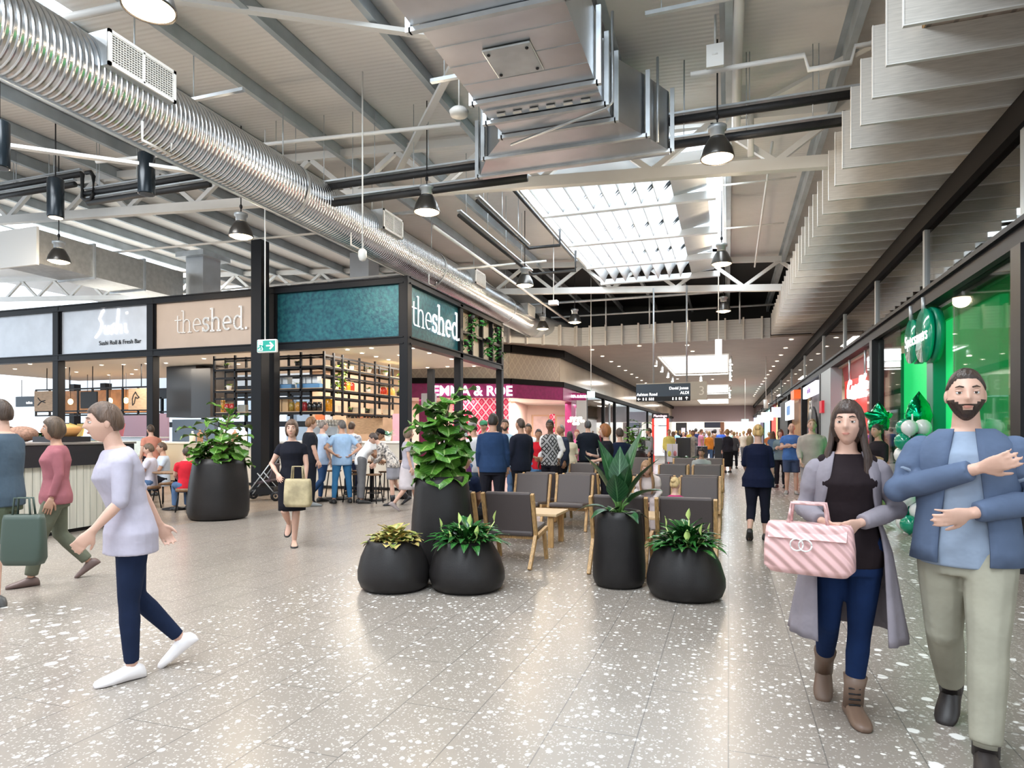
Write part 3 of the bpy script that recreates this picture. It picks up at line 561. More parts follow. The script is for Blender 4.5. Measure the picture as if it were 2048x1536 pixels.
# ceiling + downlights
struct('ceiling_shed', MB().box(-26, -7.22, YF + .1, 20, 3.74, 3.8), mat('shed_ceiling', (.86, .84, .81), .6))
for x, y, p in ((-9, 15, 110), (-9.3, 18.3, 110), (-13, 15.2, 110), (-13, 18.5, 110), (-17, 15.2, 110), (-17, 18.4, 110), (-21, 17, 110)): area((x, y, 3.70), 1.6, 1.6, p, (1, .88, .74), nm='shed_downlight_glow')
DL = [(743, 696), (695, 699), (724, 706), (752, 713), (777, 719), (799, 710), (825, 696), (859, 706), (903, 718), (855, 735), (895, 733), (948, 732), (554, 724), (129, 735), (153, 744), (203, 730), (218, 750), (247, 729), (272, 739), (293, 727), (264, 748), (332, 726), (408, 717), (477, 728), (60, 728), (30, 738)]
dl = thing('downlight', (0, 0, 0), 0, 'small round glowing downlight in the pale shed ceiling', 'downlight', 'downlights in the shed ceiling')
MB().lathe([(.055, -.012), (.075, -.012), (.075, 0)], 14, caps=False).build('trim_ring', M['white'], dl); MB().lathe([(.001, -.01), (.056, -.01)], 14, caps=False).build('lens', M['down'], dl)
for i, (u, v) in enumerate(DL):
    x, y = ground(u, v, 3.735)
    if not (YF + .15 < y < 20 and x < -7.3): x, y = min(x, -7.5), min(max(y, YF + .4), 19.8)
    if i == 0: dl.location = (x, y, 3.738)
    else: dup(dl, (x, y, 3.738))
# low ceiling downlights along the corridor
dl2 = dup(dl, (2.3, 27, 5.155), 0, 'small round glowing downlight in the low slatted corridor ceiling'); dl2['group'] = 'downlights in the corridor ceiling'; dl2.scale = (1.4,) * 3
for i in range(1, 16): dup(dl2, (2.3, 27 + i * 2.6, 5.155), 0)
for i in range(0, 14): dup(dl2, (-5.6, 27.6 + i * 2.4, 5.155), 0)
for x, y in ((-3.5, 27), (-1.6, 27.4), (-1.5, 29.5), (-3.2, 44), (-1, 45)): dup(dl2, (x, y, 5.155), 0)
# ---------------------------------------------------------------- hanging shelf grid
sg = thing('hanging_shelves', (0, 0, 0), 0, 'black steel lattice shelving hung over the shed bar', 'shelving'); RS = [2.02, 2.42, 2.62, 2.98, 3.2, 3.5]
xs_ = [-13.3 + i * .7 for i in range(6)]; ysg = [14.1 + i * .84 for i in range(6)]
for x in xs_: MB().box(x - .025, x + .025, 14.08, 14.13, 1.98, 3.62).box(x - .025, x + .025, 14.5, 14.55, 1.98, 3.62).build('upright', M['black'], sg)
for y in ysg[1:]: MB().box(-9.83, -9.78, y - .025, y + .025, 1.98, 3.62).box(-10.25, -10.2, y + .1, y + .15, 1.98, 3.62).build('upright', M['black'], sg)
for z in RS: MB().box(-13.3, -9.8, 14.08, 14.12, z, z + .05).box(-13.3, -9.8, 14.5, 14.54, z, z + .05).box(-9.83, -9.79, 14.1, 18.3, z, z + .05).box(-10.25, -10.21, 14.1, 18.3, z, z + .05).build('rail', M['black'], sg)
for z in (2.02, 2.62, 3.2): MB().box(-13.3, -9.85, 14.12, 14.5, z + .05, z + .075).build('shelf_plank', M['wood'], sg); MB().box(-10.2, -9.83, 14.5, 18.3, z + .05, z + .075).build('shelf_plank', M['wood'], sg)
# leaf builder
def leaf(b, base, d, L, W, droop=.4, up=(0, 0, 1), fold=.15, wav=.0, shape=(0, .55, .9, 1, .92, .6, 0), mi=0, nw=4):
    if b.uv is None: b.uv = [(0.5, 0)] * len(b.v)
    d = Vector(d).normalized(); s, u_ = frame_of(d, Vector(up)); p = Vector(base); n = len(shape) - 1; rings = []; b0_ = len(b.v); st = L / n; ph = random.random() * 6
    if u_.z < 0: u_ = -u_
    for i, wv in enumerate(shape):
        row = []
        for k in range(nw + 1):
            q = (k / nw - .5) * 2; ww = max(wv, .04) * W / 2
            row.append(p + s * q * ww + u_ * (abs(q) * fold * ww + wav * W * math.sin(ph + i * 1.9 + q * 2) * abs(q)))
        rings.append(row)
        a = -droop / n; m3 = Matrix.Rotation(a, 3, s if (s.cross(d)).dot(Vector((0, 0, 1))) * -1 > 0 else s)
        nd = (d + Vector((0, 0, -1)) * droop / n * 1.2).normalized(); d = nd; u_ = s.cross(d); u_ = u_ if u_.z > -0.3 else -u_; p = p + d * st
    fs = []
    for i in range(n):
        for k in range(nw): a0 = i * (nw + 1) + k; fs.append((a0, a0 + 1, a0 + nw + 2, a0 + nw + 1))
    b.add([q for r_ in rings for q in r_], fs, mi, True); b.uv += [(k / nw, i / n) for i in range(n + 1) for k in range(nw + 1)]
FIG = (.12, .35, .55, .72, .95, 1, .85, 0); BLADE = (.25, .75, 1, .98, .85, .6, .3, 0); LANCE = (.1, .6, 1, .85, .5, 0)
M['figl'] = leafmat('fig_leaf', (.035, .13, .015), (.10, .27, .03), (.30, .45, .14), 5); M['blade'] = leafmat('dark_blade_leaf', (.012, .06, .02), (.03, .11, .035), (.10, .22, .10), 4, .28)
M['lily'] = leafmat('lily_leaf', (.012, .07, .018), (.03, .15, .03), (.10, .26, .06), 6, .25); M['croton'] = leafmat('croton_leaf', (.16, .26, .05), (.62, .48, .16), (.60, .25, .2), 14, .35)
M['vine'] = leafmat('vine_leaf', (.10, .30, .03), (.32, .50, .05), (.5, .6, .2), 8); M['stem'] = mat('plant_stem', (.12, .09, .04), .7); M['gstem'] = mat('green_stem', (.10, .22, .05), .5); M['lime_'] = mat('lime_spathe', (.62, .78, .25), .4)
def tuft(par, z, n, L, W, m=None, spread=1., h=.0):
    b = MB(); b.uv = []
    for i in range(n):
        a = i * 2.4 + random.random(); e = .3 + .9 * random.random(); leaf(b, (0, 0, z), (math.cos(a) * spread, math.sin(a) * spread, e), L * random.uniform(.7, 1.1), W, .7, shape=LANCE, nw=2)
    return b.build('foliage', m or M['vine'], par)
potw = mat('white_ceramic', (.85, .84, .82), .3); potb = mat('black_pot', (.02, .02, .02), .5)
def potlet(x, y, z, white, lab, s=1.):
    t = thing('potted_plant', (x, y, z), 0, lab, 'potted plant', 'small pots on the hanging shelves', s); MB().lathe([(.05, 0), (.075, .13), (.068, .13), (.06, .11)], 12).build('pot', potw if white else potb, t); tuft(t, .11, 14, .17, .05); return t
zz = (2.70 - .6 - .0, 2.695, 3.275); zz = (2.095, 2.695, 3.275)
def yu(u): return y_at(u, -10.02)
potlet(-10.02, yu(703), zz[2], 1, 'white pot with grassy plant, leftmost on the top side shelf'); potlet(-10.02, yu(738), zz[2], 1, 'white pot with plant in the middle of the top side shelf'); potlet(-10.02, yu(771), zz[2], 1, 'white pot with plant, rightmost on the top side shelf')
potlet(-10.02, yu(737), zz[1], 1, 'white pot with dark green plant on the middle side shelf'); potlet(-10.02, yu(667), zz[1], 0, 'black pot with yellow-green plant at the left of the middle side shelf'); potlet(-10.02, yu(797), zz[1], 0, 'black pot with lime plant at the right end of the middle side shelf')
potlet(-10.02, yu(701), zz[0], 0, 'black pot with dark plant on the bottom side shelf, left'); potlet(-10.02, yu(735), zz[0], 0, 'black pot with dark plant on the bottom side shelf, right')
potlet(x_at(458, 14.3), 14.3, zz[1], 1, 'white pot with spiky plant left of the tall column'); potlet(x_at(453, 14.3), 14.3, zz[2], 0, 'dark pot with fern high on the front shelf at left'); potlet(x_at(595, 14.3), 14.3, zz[1], 1, 'white pot with plant among blue boxes on the front shelf'); potlet(x_at(595, 14.3), 14.3, zz[2], 0, 'black pot with dark fern on top of the front shelf')
def vine(x, y, z, L, lab, n=40, w_=.16, lf=.12):
    t = thing('trailing_plant', (x, y, z), 0, lab, 'trailing plant'); MB().lathe([(.06, 0), (.09, .14), (.08, .14), (.07, .1)], 12).build('pot', potb, t); b = MB(); b.uv = []
    for i in range(n):
        k = i / n; a = random.random() * 6.3; r_ = w_ * (1 - .4 * k) * (.4 + .6 * random.random()); leaf(b, (math.cos(a) * r_, math.sin(a) * r_, .16 - k * L), (math.cos(a), math.sin(a), -.2), lf * random.uniform(.7, 1.2), lf * .8, .8, shape=LANCE, nw=2)
    b.build('foliage', M['vine'], t)
vine(-9.95, yu(676), 3.3, .85, 'yellow-green trailing plant hanging from the shelf corner', 60, .17); vine(-9.95, yu(800), 3.3, .9, 'lime trailing plant hanging behind the corner post', 36, .12)
M['vineg'] = leafmat('vine_green', (.02, .14, .02), (.05, .30, .05), (.1, .4, .1), 8); mv = M['vine']; M['vine'] = M['vineg']
for y, z, L, l in ((17.15, 4.75, .75, 'green trailing plant in the top left cell of the lattice wall'), (19.25, 4.72, .7, 'green trailing plant in the top right cell of the lattice wall'), (18.5, 4.3, .6, 'green trailing plant in the middle cell of the lattice wall'), (19.5, 4.0, .25, 'small green plant in the bottom right cell of the lattice wall'), (17.9, 4.72, .15, 'short dark fern in the top middle cell of the lattice wall'), (16.75, 3.98, .3, 'dark fern in the bottom left cell of the lattice wall')): vine(-6.97, y, z, L, l, 45 if L > .5 else 18, .17)
M['vine'] = mv
def jar(x, y, z, r_, h, col, lab, cat='jar', grp='jars on the front shelf', lid=(.6, .5, .3)):
    t = thing('food_jar', (x, y, z), 0, lab, cat, grp); MB().lathe([(r_, 0), (r_, h * .8), (r_ * .7, h * .88), (r_ * .7, h * .9)], 12).build('jar_body', mat('jar_%02x%02x%02x' % tuple(int(c * 255) for c in col), col, .15, coat=.6, noise=.3, nscale=30), t); MB().lathe([(r_ * .75, h * .9), (r_ * .75, h)], 12).build('lid', mat('lid%d' % int(lid[0] * 10), lid, .4), t)
X14 = lambda u: x_at(u, 14.3)
for u, c, l in ((446, (.7, .35, .05), 'tall amber jar at the left of the lower front shelf'), (455, (.45, .03, .03), 'dark red jar left of the tall column'), (465, (.5, .05, .04), 'second dark red jar left of the tall column'), (548, (.35, .03, .03), 'dark red jar just right of the tall column'), (584, (.35, .25, .05), 'olive jar on the lower front shelf'), (597, (.7, .35, .06), 'orange preserve jar on the lower front shelf'), (609, (.45, .04, .05), 'red preserve jar on the lower front shelf')): jar(X14(u), 14.3, zz[0], .08 if u != 446 else .06, .26 if u != 446 else .4, c, l)
for u, l in ((620, 'black jar left of the shelf corner'), (630, 'black jar in the middle near the shelf corner'), (639, 'black jar nearest the shelf corner')): jar(X14(u), 14.3, zz[0], .07, .24, (.02, .02, .02), l, lid=(.1, .1, .1))
for u, z, l in ((657, zz[0], 'tall glass canister of orange fruit at the shelf corner'),): jar(-10.0, yu(u), z, .12, .40, (.85, .35, .02), l, 'canister')
for u, cs, l in ((693, ((.5, .04, .03), (.85, .45, .03), (.6, .05, .03)), 'fruit'), (775, ((.7, .06, .03), (.85, .4, .04), (.85, .55, .15)), 'fruit')):
    for k, c in enumerate(cs): jar(-10.0, yu(u - 9 + k * 8), zz[1], .11, .26, c, ['left', 'middle', 'right'][k] + ' red and orange fruit vase, ' + ('left' if u < 700 else 'right') + ' group on the side shelf' if k != 1 else 'yellow orange fruit vase, ' + ('left' if u < 700 else 'right') + ' group on the side shelf', 'vase', 'fruit vases')
bx = lambda x, y, z, a, b_, c, m, lab: tag(MB().box(x - a / 2, x + a / 2, y - b_ / 2, y + b_ / 2, z, z + c).build('storage_box', m, None, .006), lab, 'box', 'boxes on the hanging shelves')
blue = mat('blue_box', (.12, .30, .55), .5); white_b = mat('white_box', (.75, .80, .84), .5); kraft = mat('kraft_box', (.72, .48, .26), .6)
for i, u in enumerate((551, 562, 575, 610, 622, 634)): bx(X14(u), 14.3, zz[1] + .12, .15, .2, .22, white_b, f'{["first", "second", "third", "fourth", "fifth", "sixth"][i]} white carton from the column on the middle front shelf')
bx(X14(565), 14.3, zz[1], .75, .25, .11, blue, 'long blue tray under the white cartons, left'); bx(X14(622), 14.3, zz[1], .7, .25, .11, blue, 'long blue tray under the white cartons, right')
bx(X14(562), 14.32, zz[0], .2, .2, .32, kraft, 'kraft box beside the dark red jar'); bx(X14(573), 14.32, zz[0], .2, .2, .32, kraft, 'kraft box left of the olive jar'); bx(X14(485), 14.32, zz[0], .26, .12, .2, mat('grey_frame', (.35, .36, .33), .5), 'grey framed tin left of the tall column')
for u, l in ((670, 'pale low box right of the orange canister'), (716, 'pale low box between two dark plants'), (750, 'pale low box right of the second dark plant'), (775, 'white stacked packets near the corner post')): bx(-10.0, yu(u), zz[0], .2, .35, .16, mat('pale_box', (.75, .66, .52), .6), l)
# ---------------------------------------------------------------- inside the shed
def counter(x0, x1, y0, y1, h, m, top, lab, cat='counter'):
    t = thing('service_counter', ((x0 + x1) / 2, (y0 + y1) / 2, 0), 0, lab, cat); a, b_ = (x1 - x0) / 2, (y1 - y0) / 2
    MB().box(-a, a, -b_, b_, .08, h - .05).build('counter_body', m, t, .01); MB().box(-a - .04, a + .04, -b_ - .05, b_ + .04, h - .05, h).build('worktop', top, t, .006); MB().box(-a + .03, a - .03, -b_ + .04, b_, 0, .08).build('plinth', M['black'], t); return t
whitec = mat('cream_counter', (.72, .68, .60), .4); dk = mat('dark_counter', (.02, .02, .025), .35)
counter(-12.5, -8.2, 15.2, 16.0, 1.3, whitec, M['white'], 'long cream bar counter behind the men at the table')
counter(-17.2, -13.0, 15.4, 16.2, 1.25, whitec, M['white'], 'cream cafe counter behind the left fig planter')
tag(MB().box(x_at(333, 16.6), x_at(392, 16.6), 16.6, 17.6, 2.05, 3.72).box(x_at(392, 16.6), x_at(430, 16.6), 16.4, 17.6, 2.05, 3.6).build('hanging_hood', mat('black_panel', (.02, .024, .03), .3)), 'large black box hood hanging from the shed ceiling', 'hood')
struct('wall_shed_back', MB().box(-14.2, x_at(802, 19.6), 19.6, 19.75, 0, 3.74), mat('shed_back', (.42, .29, .20), .6, noise=.1, nscale=3))
t = thing('menu_board', (x_at(729, 17.2), 17.2, 0), 0, 'wooden menu board lettered in black and orange behind the bar', 'menu board'); MB().box(-.62, .62, -.02, .02, 1.5, 2.16).build('board', M['wood'], t, .005)
text('lettering', 'THINK', .17, (-.40, -.03, 2.04), (R(90), 0, 0), M['black'], t, .004, .006); text('lettering', 'FOOD', .17, (0.0, -.03, 2.04), (R(90), 0, 0), mat('orange_letter', (.8, .28, .12), .5), t, .004, .006); text('lettering', 'BOOKS', .17, (.38, -.03, 2.04), (R(90), 0, 0), M['black'], t, .004, .006)
# espresso machine, cups, red panels
t = thing('espresso_machine', (x_at(655, 15.5), 15.55, 1.3), 0, 'chrome coffee machine with stacked cups on the bar', 'coffee machine'); MB().box(-.45, .45, -.25, .25, .06, .42).build('machine_body', M['galv'], t, .03); MB().box(-.4, .4, -.3, -.24, .1, .16).build('drip_tray', M['black'], t)
c_ = MB(); [c_.lathe([(.035, 0), (.045, .09), (.04, .09)], 10, (-.36 + i * .1, -.1 + (k % 2) * .12, .42 + (k // 2) * .09)) for i in range(8) for k in range(4)]; c_.build('stacked_cups', M['white'], t)
tag(MB().box(x_at(630, 17), x_at(648, 17), 17, 17.05, 1.6, 2.1).build('wall_poster', mat('orange_red', (.8, .16, .05), .5)), 'orange-red poster behind the coffee machine', 'poster'); tag(MB().box(x_at(650, 17), x_at(664, 17), 17, 17.05, 1.6, 2.1).build('wall_poster', M['greyp']), 'pale poster right of the orange poster', 'poster')
tag(MB().box(x_at(785, 17), x_at(800, 17), 17, 17.05, 1.2, 2.1).build('wall_poster', mat('pink_p', (.8, .35, .45), .5)), 'pink and white poster just left of the corner post', 'poster')
t = thing('potted_plant', (x_at(776, 15.4), 15.4, 1.3), 0, 'pale blue-green succulent in a vase on the bar', 'potted plant'); MB().lathe([(.06, 0), (.1, .16), (.08, .16)], 12).build('pot', potw, t); tuft(t, .14, 20, .32, .09, leafmat('bluegreen', (.2, .45, .35), (.4, .65, .5), (.6, .75, .6)), .7)
for i, u in enumerate((385, 400, 445, 458, 470, 488)): tag(MB().lathe([(.09, 0), (.09, .22 + .04 * (i % 3)), (.03, .28 + .04 * (i % 3)), (.03, .34 + .04 * (i % 3))], 12, (x_at(u, 15.8), 15.8, 1.25)).build('bottle', mat(f'bottle{i % 3}', ((.75, .7, .6), (.3, .15, .08), (.8, .78, .75))[i % 3], .25)), ['pale', 'brown', 'white'][i % 3] + f' bottle on the left cafe counter, {["first", "second", "third", "fourth", "fifth", "last"][i]} from the left', 'bottle', 'bottles on the cafe counter')
# sushi stall: overhead frame with wooden panels
t = thing('overhead_sign_frame', (0, 15.8, 0), 0, 'black lattice frame with engraved wooden panels over the sushi stall', 'sign frame'); xa, xb = x_at(72, 15.8), x_at(308, 15.8); fr_ = MB()
for z in (2.10, 2.24, 2.98): fr_.box(xa, xb, -.03, .03, z, z + .05)
for k in range(9): x = xa + (xb - xa) * k / 8; fr_.box(x - .02, x + .02, -.03, .03, 2.1, 3.0)
fr_.build('frame', M['black'], t); hr = MB(); [hr.tube([(xa + (xb - xa) * k, 0, 3.0), (xa + (xb - xa) * k, 0, 3.74)], .015, 6) for k in (.1, .3, .5, .75, .9)]; hr.build('hanger_rod', M['black'], t)
for (u0, u1), drawing in (((72, 110), [[(.3, .7), (.45, .55), (.6, .5), (.45, .42), (.3, .3)], [(.6, .5), (.85, .55)], [(.6, .5), (.85, .42)]]), ((260, 302), [[(.3, .2), (.28, .5), (.35, .7), (.5, .88), (.62, .7), (.75, .6), (.62, .55), (.5, .62), (.42, .3), (.3, .2)]])):
    a, c = x_at(u0, 15.8), x_at(u1, 15.8); q = MB().box(a, c, -.06, -.035, 2.28, 2.96).build('wood_panel', M['wood'], t); s_ = MB(); strokes(s_, drawing, (a, -.065, 2.3), (1, 0, 0), (0, 0, 1), .62, .012, (0, -1, 0)); s_.build('engraving', M['black'], q)
MB().box(x_at(165, 15.8), x_at(198, 15.8), -.08, -.03, 2.35, 2.9).build('menu_screen', M['black'], t, .01)
tag(MB().box(x_at(120, 19.2), x_at(312, 19.2), 19.2, 19.3, 2.35, 3.25).build('timber_bulkhead', mat('amber_wood', (.50, .22, .07), .5, noise=.25, nscale=3)), 'amber timber band behind the overhead sign frame', 'timber panel')
for i, u in enumerate((141, 220, 252, 175)): tt = thing('bulb_pendant', (x_at(u, 17.8), 17.8, 2.72), 0, f'bare glowing bulb pendant over the sushi stall, {["leftmost", "third from left", "rightmost", "second from left"][i]}', 'pendant lamp', 'bare bulbs over the sushi stall'); MB().ell((0, 0, 0), (.09, .09, .11)).build('bulb', em('bulb', (1, .62, .25), 9), tt); MB().tube([(0, 0, .1), (0, 0, 1.0)], .01, 5).build('cord', M['black'], tt)
# display case & left props
t = thing('display_case', (0, 13.9, 0), 0, 'brightly lit glass food display case at the sushi counter', 'display case'); xa, xb = x_at(140, 13.9), x_at(292, 13.9)
MB().box(xa, xb, 0, .8, 0, .85).build('cabinet', mat('pinkish_base', (.62, .45, .40), .5), t); MB().box(xa + .05, xb - .05, .1, .7, .87, 1.3).build('food_display', mat('food', (.9, .8, .5), .6, emit=.8, noise=.4, nscale=9, emitcol=(1, .85, .55)), t); MB().box(xa, xb, 0, .8, 1.38, 1.42).box(xa, xa + .03, 0, .03, .85, 1.4).box(xb - .03, xb, 0, .03, .85, 1.4).build('case_frame', M['galv'], t); MB().box(xa, xb, -.01, 0, .85, 1.4).build('glass_front', M['glass'], t)  # food block itself emits, so its brightness sits in the material
for i, (u, c) in enumerate(((142, (.8, .6, .1)), (160, (.75, .5, .1)), (196, (.85, .83, .8)), (240, (.5, .12, .14)))): tag(MB().obox((x_at(u, 14.3), 14.3, 1.62), (.3, .03, .38), (R(-12), R(14 if i == 0 else 0), 0)).build('menu_card', mat(f'card{i}', c, .5)), ['yellow tilted menu card on the display case', 'second yellow menu card behind the display case', 'white menu card on the display case', 'dark red round bag shaped card right of the cards'][i], 'menu card')
tag(MB().box(x_at(215, 22), x_at(335, 22), 22, 22.1, 1.2, 2.4).build('partition_screen', mat('mauve', (.42, .28, .36), .6)), 'mauve screen wall behind the sushi counter', 'partition')
tag(MB().box(-22, -19.8, 21, 21.2, 0, 2.1).build('partition_screen', mat('bluegrey_door', (.12, .18, .26), .5)), 'blue-grey panel behind the first shed post', 'partition')
# windows far left
for z0, z1, l in ((3.9, 4.6, 1), (1.95, 2.3, 2), (2.95, 3.05, 3)): struct('window_transom', MB().box(-46, -24, 33.9, 34.1, z0, z1), M['gdark'])
for x in (-40, -36.5, -33, -29.5, -26): struct('window_mullion', MB().box(x - .06, x + .06, 33.9, 34.1, 0, 4), M['gdark'])
struct('window_daylight', MB().box(-46, -24, 34.15, 34.17, 0, 4), glass('win_glass', (.9, .95, 1), .02)); struct('wall_left_far', MB().box(-46, -24, 33.8, 34.2, 4.6, 9).box(-46, -45.8, 0, 34, 0, .8), mat('far_wall', (.70, .74, .78), .6))
t = thing('wayfinding_sign', (x_at(54, 18.5), 18.5, 2.6), 0, 'small dark hanging wayfinding sign at the far left', 'sign'); MB().box(-.6, .6, -.04, .04, 0, .42).build('sign_board', mat('sign_navy', (.03, .05, .075), .4), t); text('lettering', 'toilets', .14, (.2, -.05, .16), (R(90), 0, 0), M['signw'], t, .003); MB().tube([(-.3, 0, .42), (-.3, 0, 1.1)], .012, 5).build('hanger_rod', M['black'], t)
# ---------------------------------------------------------------- slatted kiosk at left
t = thing('slatted_kiosk', (-10.4, 7.2, 0), R(6), 'kiosk clad in pale vertical timber slats with a black counter top', 'kiosk counter')
MB().box(-1.0, .9, -1.6, .9, .1, 1.0).build('carcass', dk, t); s_ = MB(); sl = mat('grey_slat', (.66, .64, .56), .5, noise=.12, nscale=2, stretch=(6, 6, .4))
for k in range(21): y = -1.6 + k * .12; s_.box(.9, .93, y, y + .108, .06, 1.02)
for k in range(16): x = -.98 + k * .12; s_.box(x, x + .108, .9, .93, .06, 1.02)
s_.build('timber_slats', sl, t); MB().box(-1.05, 1.0, -1.65, 1.0, 1.02, 1.34).build('black_band', dk, t, .01); MB().box(-1.07, 1.02, -1.67, 1.02, 1.34, 1.37).build('worktop', mat('kiosk_top', (.25, .22, .2), .3), t); MB().box(-.9, .88, -1.5, .86, 0, .1).build('plinth', M['black'], t)
tag(MB().box(-10.35, -9.75, 7.2, 7.7, 1.375, 1.46).build('tray', dk), 'black tray on top of the slatted kiosk', 'tray'); tag(MB().lathe([(.16, 0), (.24, .12), (.22, .16), (.05, .2)], 18, (-10.0, 7.45, 1.46)).build('basket', mat('orange_basket', (.75, .36, .12), .5)), 'orange round basket on the slatted kiosk', 'basket')
tag(MB().ell((-10.95, 7.45, 1.50), (.26, .2, .13), n=16, m_=10).build('bread_loaf', mat('rust_brown', (.30, .17, .12), .8, noise=.3, nscale=30)), 'round brown woven bowl at the back of the slatted kiosk', 'bowl')
def bush(x, y, z, n, L, W, m, lab, shp=LANCE): t = thing('potted_plant', (x, y, z), 0, lab, 'potted plant'); MB().lathe([(.14, 0), (.2, .25), (.18, .25)], 14).build('pot', potb, t); tuft(t, .22, n, L, W, m); return t
bush(x_at(84, 10.5), 10.5, 1.2, 34, .42, .12, M['lily'], 'leafy green plant behind the slatted kiosk'); bush(x_at(30, 10.8), 10.8, 1.35, 22, .3, .1, leafmat('orchid', (.5, .3, .2), (.75, .55, .45), (.8, .6, .4)), 'brownish pink plant at the far left behind the man')
tag(MB().box(x_at(5, 10.6), x_at(110, 10.6), 10.4, 11.0, 0, 1.2).build('planter_trough', dk), 'dark trough holding the leafy plants at far left', 'planter')
# ================================================================ jewellery shop with magenta fascia
EP = [(-16, 22.1), (-12.2, 23.6), (-8.5, 25.1), (-6.95, 27.6), (-7.0, 88)]
def seg(b, P, Q, z0, z1, off=0., th=.1, mi=0):
    d = Vector((Q[0] - P[0], Q[1] - P[1], 0)).normalized(); n_ = Vector((d.y, -d.x, 0)); a = Vector((*P, 0)) + n_ * off; c = Vector((*Q, 0)) + n_ * off; a2, c2 = a - n_ * th, c - n_ * th
    vs = [Vector((p.x, p.y, z)) for z in (z0, z1) for p in (a, c, c2, a2)]
    b.add(vs, [(0, 3, 2, 1), (4, 5, 6, 7), (0, 1, 5, 4), (1, 2, 6, 5), (2, 3, 7, 6), (3, 0, 4, 7)], mi); return b
def isect(u, P, Q):
    r = (u - CX) / FPX; dx, dy = r * CS - SN, CS + r * SN; ex, ey = Q[0] - P[0], Q[1] - P[1]; k = (P[0] * dy - P[1] * dx) / (ey * dx - ex * dy); return (P[0] + k * ex, P[1] + k * ey)
b = MB(); c_ = MB()
for P, Q in zip(EP, EP[1:]): seg(b, P, Q, 4.85, 5.17, .12, .3); seg(c_, P, Q, 3.56, 3.78, .10, .3)
struct('trim_left_upper_beam', b, M['dark']); struct('trim_left_lower_beam', c_, M['dark'])
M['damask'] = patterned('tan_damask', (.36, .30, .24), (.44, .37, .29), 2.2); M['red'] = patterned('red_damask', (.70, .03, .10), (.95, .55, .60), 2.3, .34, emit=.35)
b = MB(); [seg(b, P, Q, 3.78, 4.85, -.1, .1) for P, Q in zip(EP[:3], EP[1:])]; struct('wall_left_clerestory', b, M['damask']); struct('wall_left_clerestory_far', seg(MB(), EP[3], EP[4], 3.78, 4.85, -.1, .1), mat('tan_glass', (.44, .37, .28), .15, noise=.1, nscale=.5))
struct('wall_shopfront_sill', seg(MB(), (-7.0, 30.5), (-7.0, 88), 0, .12, .0, .1), M['dark'])
t = thing('shop_fascia', (0, 0, 0), 0, 'magenta shop fascia band with glowing white capital letters', 'shop sign'); mg = mat('magenta', (.24, .012, .10), .4, noise=.15, nscale=7)
b = MB(); [seg(b, P, Q, 2.98, 3.56, .06, .12) for P, Q in zip(EP[:3], EP[1:])]; seg(b, EP[3], (-7.0, 30.4), 2.98, 3.56, .06, .12); b.build('fascia_band', mg, t)
a, c = isect(945, EP[1], EP[2]), math.atan2(EP[2][1] - EP[1][1], EP[2][0] - EP[1][0]); nx, ny = math.sin(c), -math.cos(c)
text('lettering', 'EMMA & ROE', .56, (a[0] + nx * .12, a[1] + ny * .12, 3.24), (R(90), 0, c), M['signw'], t, .03, .012)
bs = MB().box(-.46, .46, -.06, .06, -.17, .17).build('blade_sign', mg, t); bs.location = (-6.75, 29.6, 3.25); bs.rotation_euler = (0, 0, R(35)); text('lettering', 'EMMA & ROE', .17, (-6.72, 29.5, 3.25), (R(90), 0, R(35)), M['signw'], t, .02, .006)
# walls inside
cr = mat('shop_cream', (.82, .68, .58), .6); back = [(x - .8, y + 3.0) for x, y in EP[:3]] + [(-9.9, 32.0), (-7.15, 34.0)]
b = MB(); [seg(b, P, Q, 0, 3.2) for P, Q in zip(back, back[1:])]; struct('wall_jewellery_back', b, cr); struct('ceiling_jewellery', MB().add([(-16, 22.1, 3.0), (-12.2, 23.6, 3.0), (-8.5, 25.1, 3.0), (-6.95, 27.6, 3.0), (-7, 34, 3.0), (-9.9, 32, 3.0), (-9.3, 28.1, 3.0), (-13, 26.6, 3), (-16.8, 25.1, 3)], [tuple(range(9))]), M['white'])
P, Q = isect(928, EP[1], EP[2]), EP[2]; struct('wall_red_damask', seg(MB(), isect(905, EP[1], EP[2]), isect(1018, EP[1], EP[2]), .0, 2.98, -.25, .08), M['red'])
struct('wall_red_jamb', seg(MB(), (-7.0, 29.4), (-7.0, 30.5), 0, 2.98, .05, .3), mg); struct('wall_red_jamb_left', seg(MB(), isect(838, EP[1], EP[2]), isect(858, EP[1], EP[2]), 0, 2.98, 0, .2), mg)
struct('wall_grey_jamb', MB().box(-7.2, -6.95, 30.5, 32.85, 0, 3.54), mat('taupe_pillar', (.42, .38, .34), .5))
for i, (u0, u1) in enumerate(((1063, 1098), (1110, 1144))):
    P, Q = isect(u0, back[3], back[4]), isect(u1, back[3], back[4]); t = thing('picture_frame', (0, 0, 0), 0, ['pale oak framed hand print left of the red strip in the shop', 'pale oak framed print right of the red strip in the shop'][i], 'picture'); seg(MB(), P, Q, 1.35, 2.5, .06, .05).build('frame', mat('pale_oak', (.72, .52, .34), .5), t)
    d = (Vector(Q) - Vector(P)) * .08; seg(MB(), (P[0] + d.x, P[1] + d.y), (Q[0] - d.x, Q[1] - d.y), 1.43, 2.42, .075, .02).build('print', mat('print', (.75, .60, .56), .5, noise=.08, nscale=4), t)
P, Q = isect(1099, back[3], back[4]), isect(1109, back[3], back[4]); struct('wall_red_strip', seg(MB(), P, Q, 0, 2.55, .05, .04), M['red'])
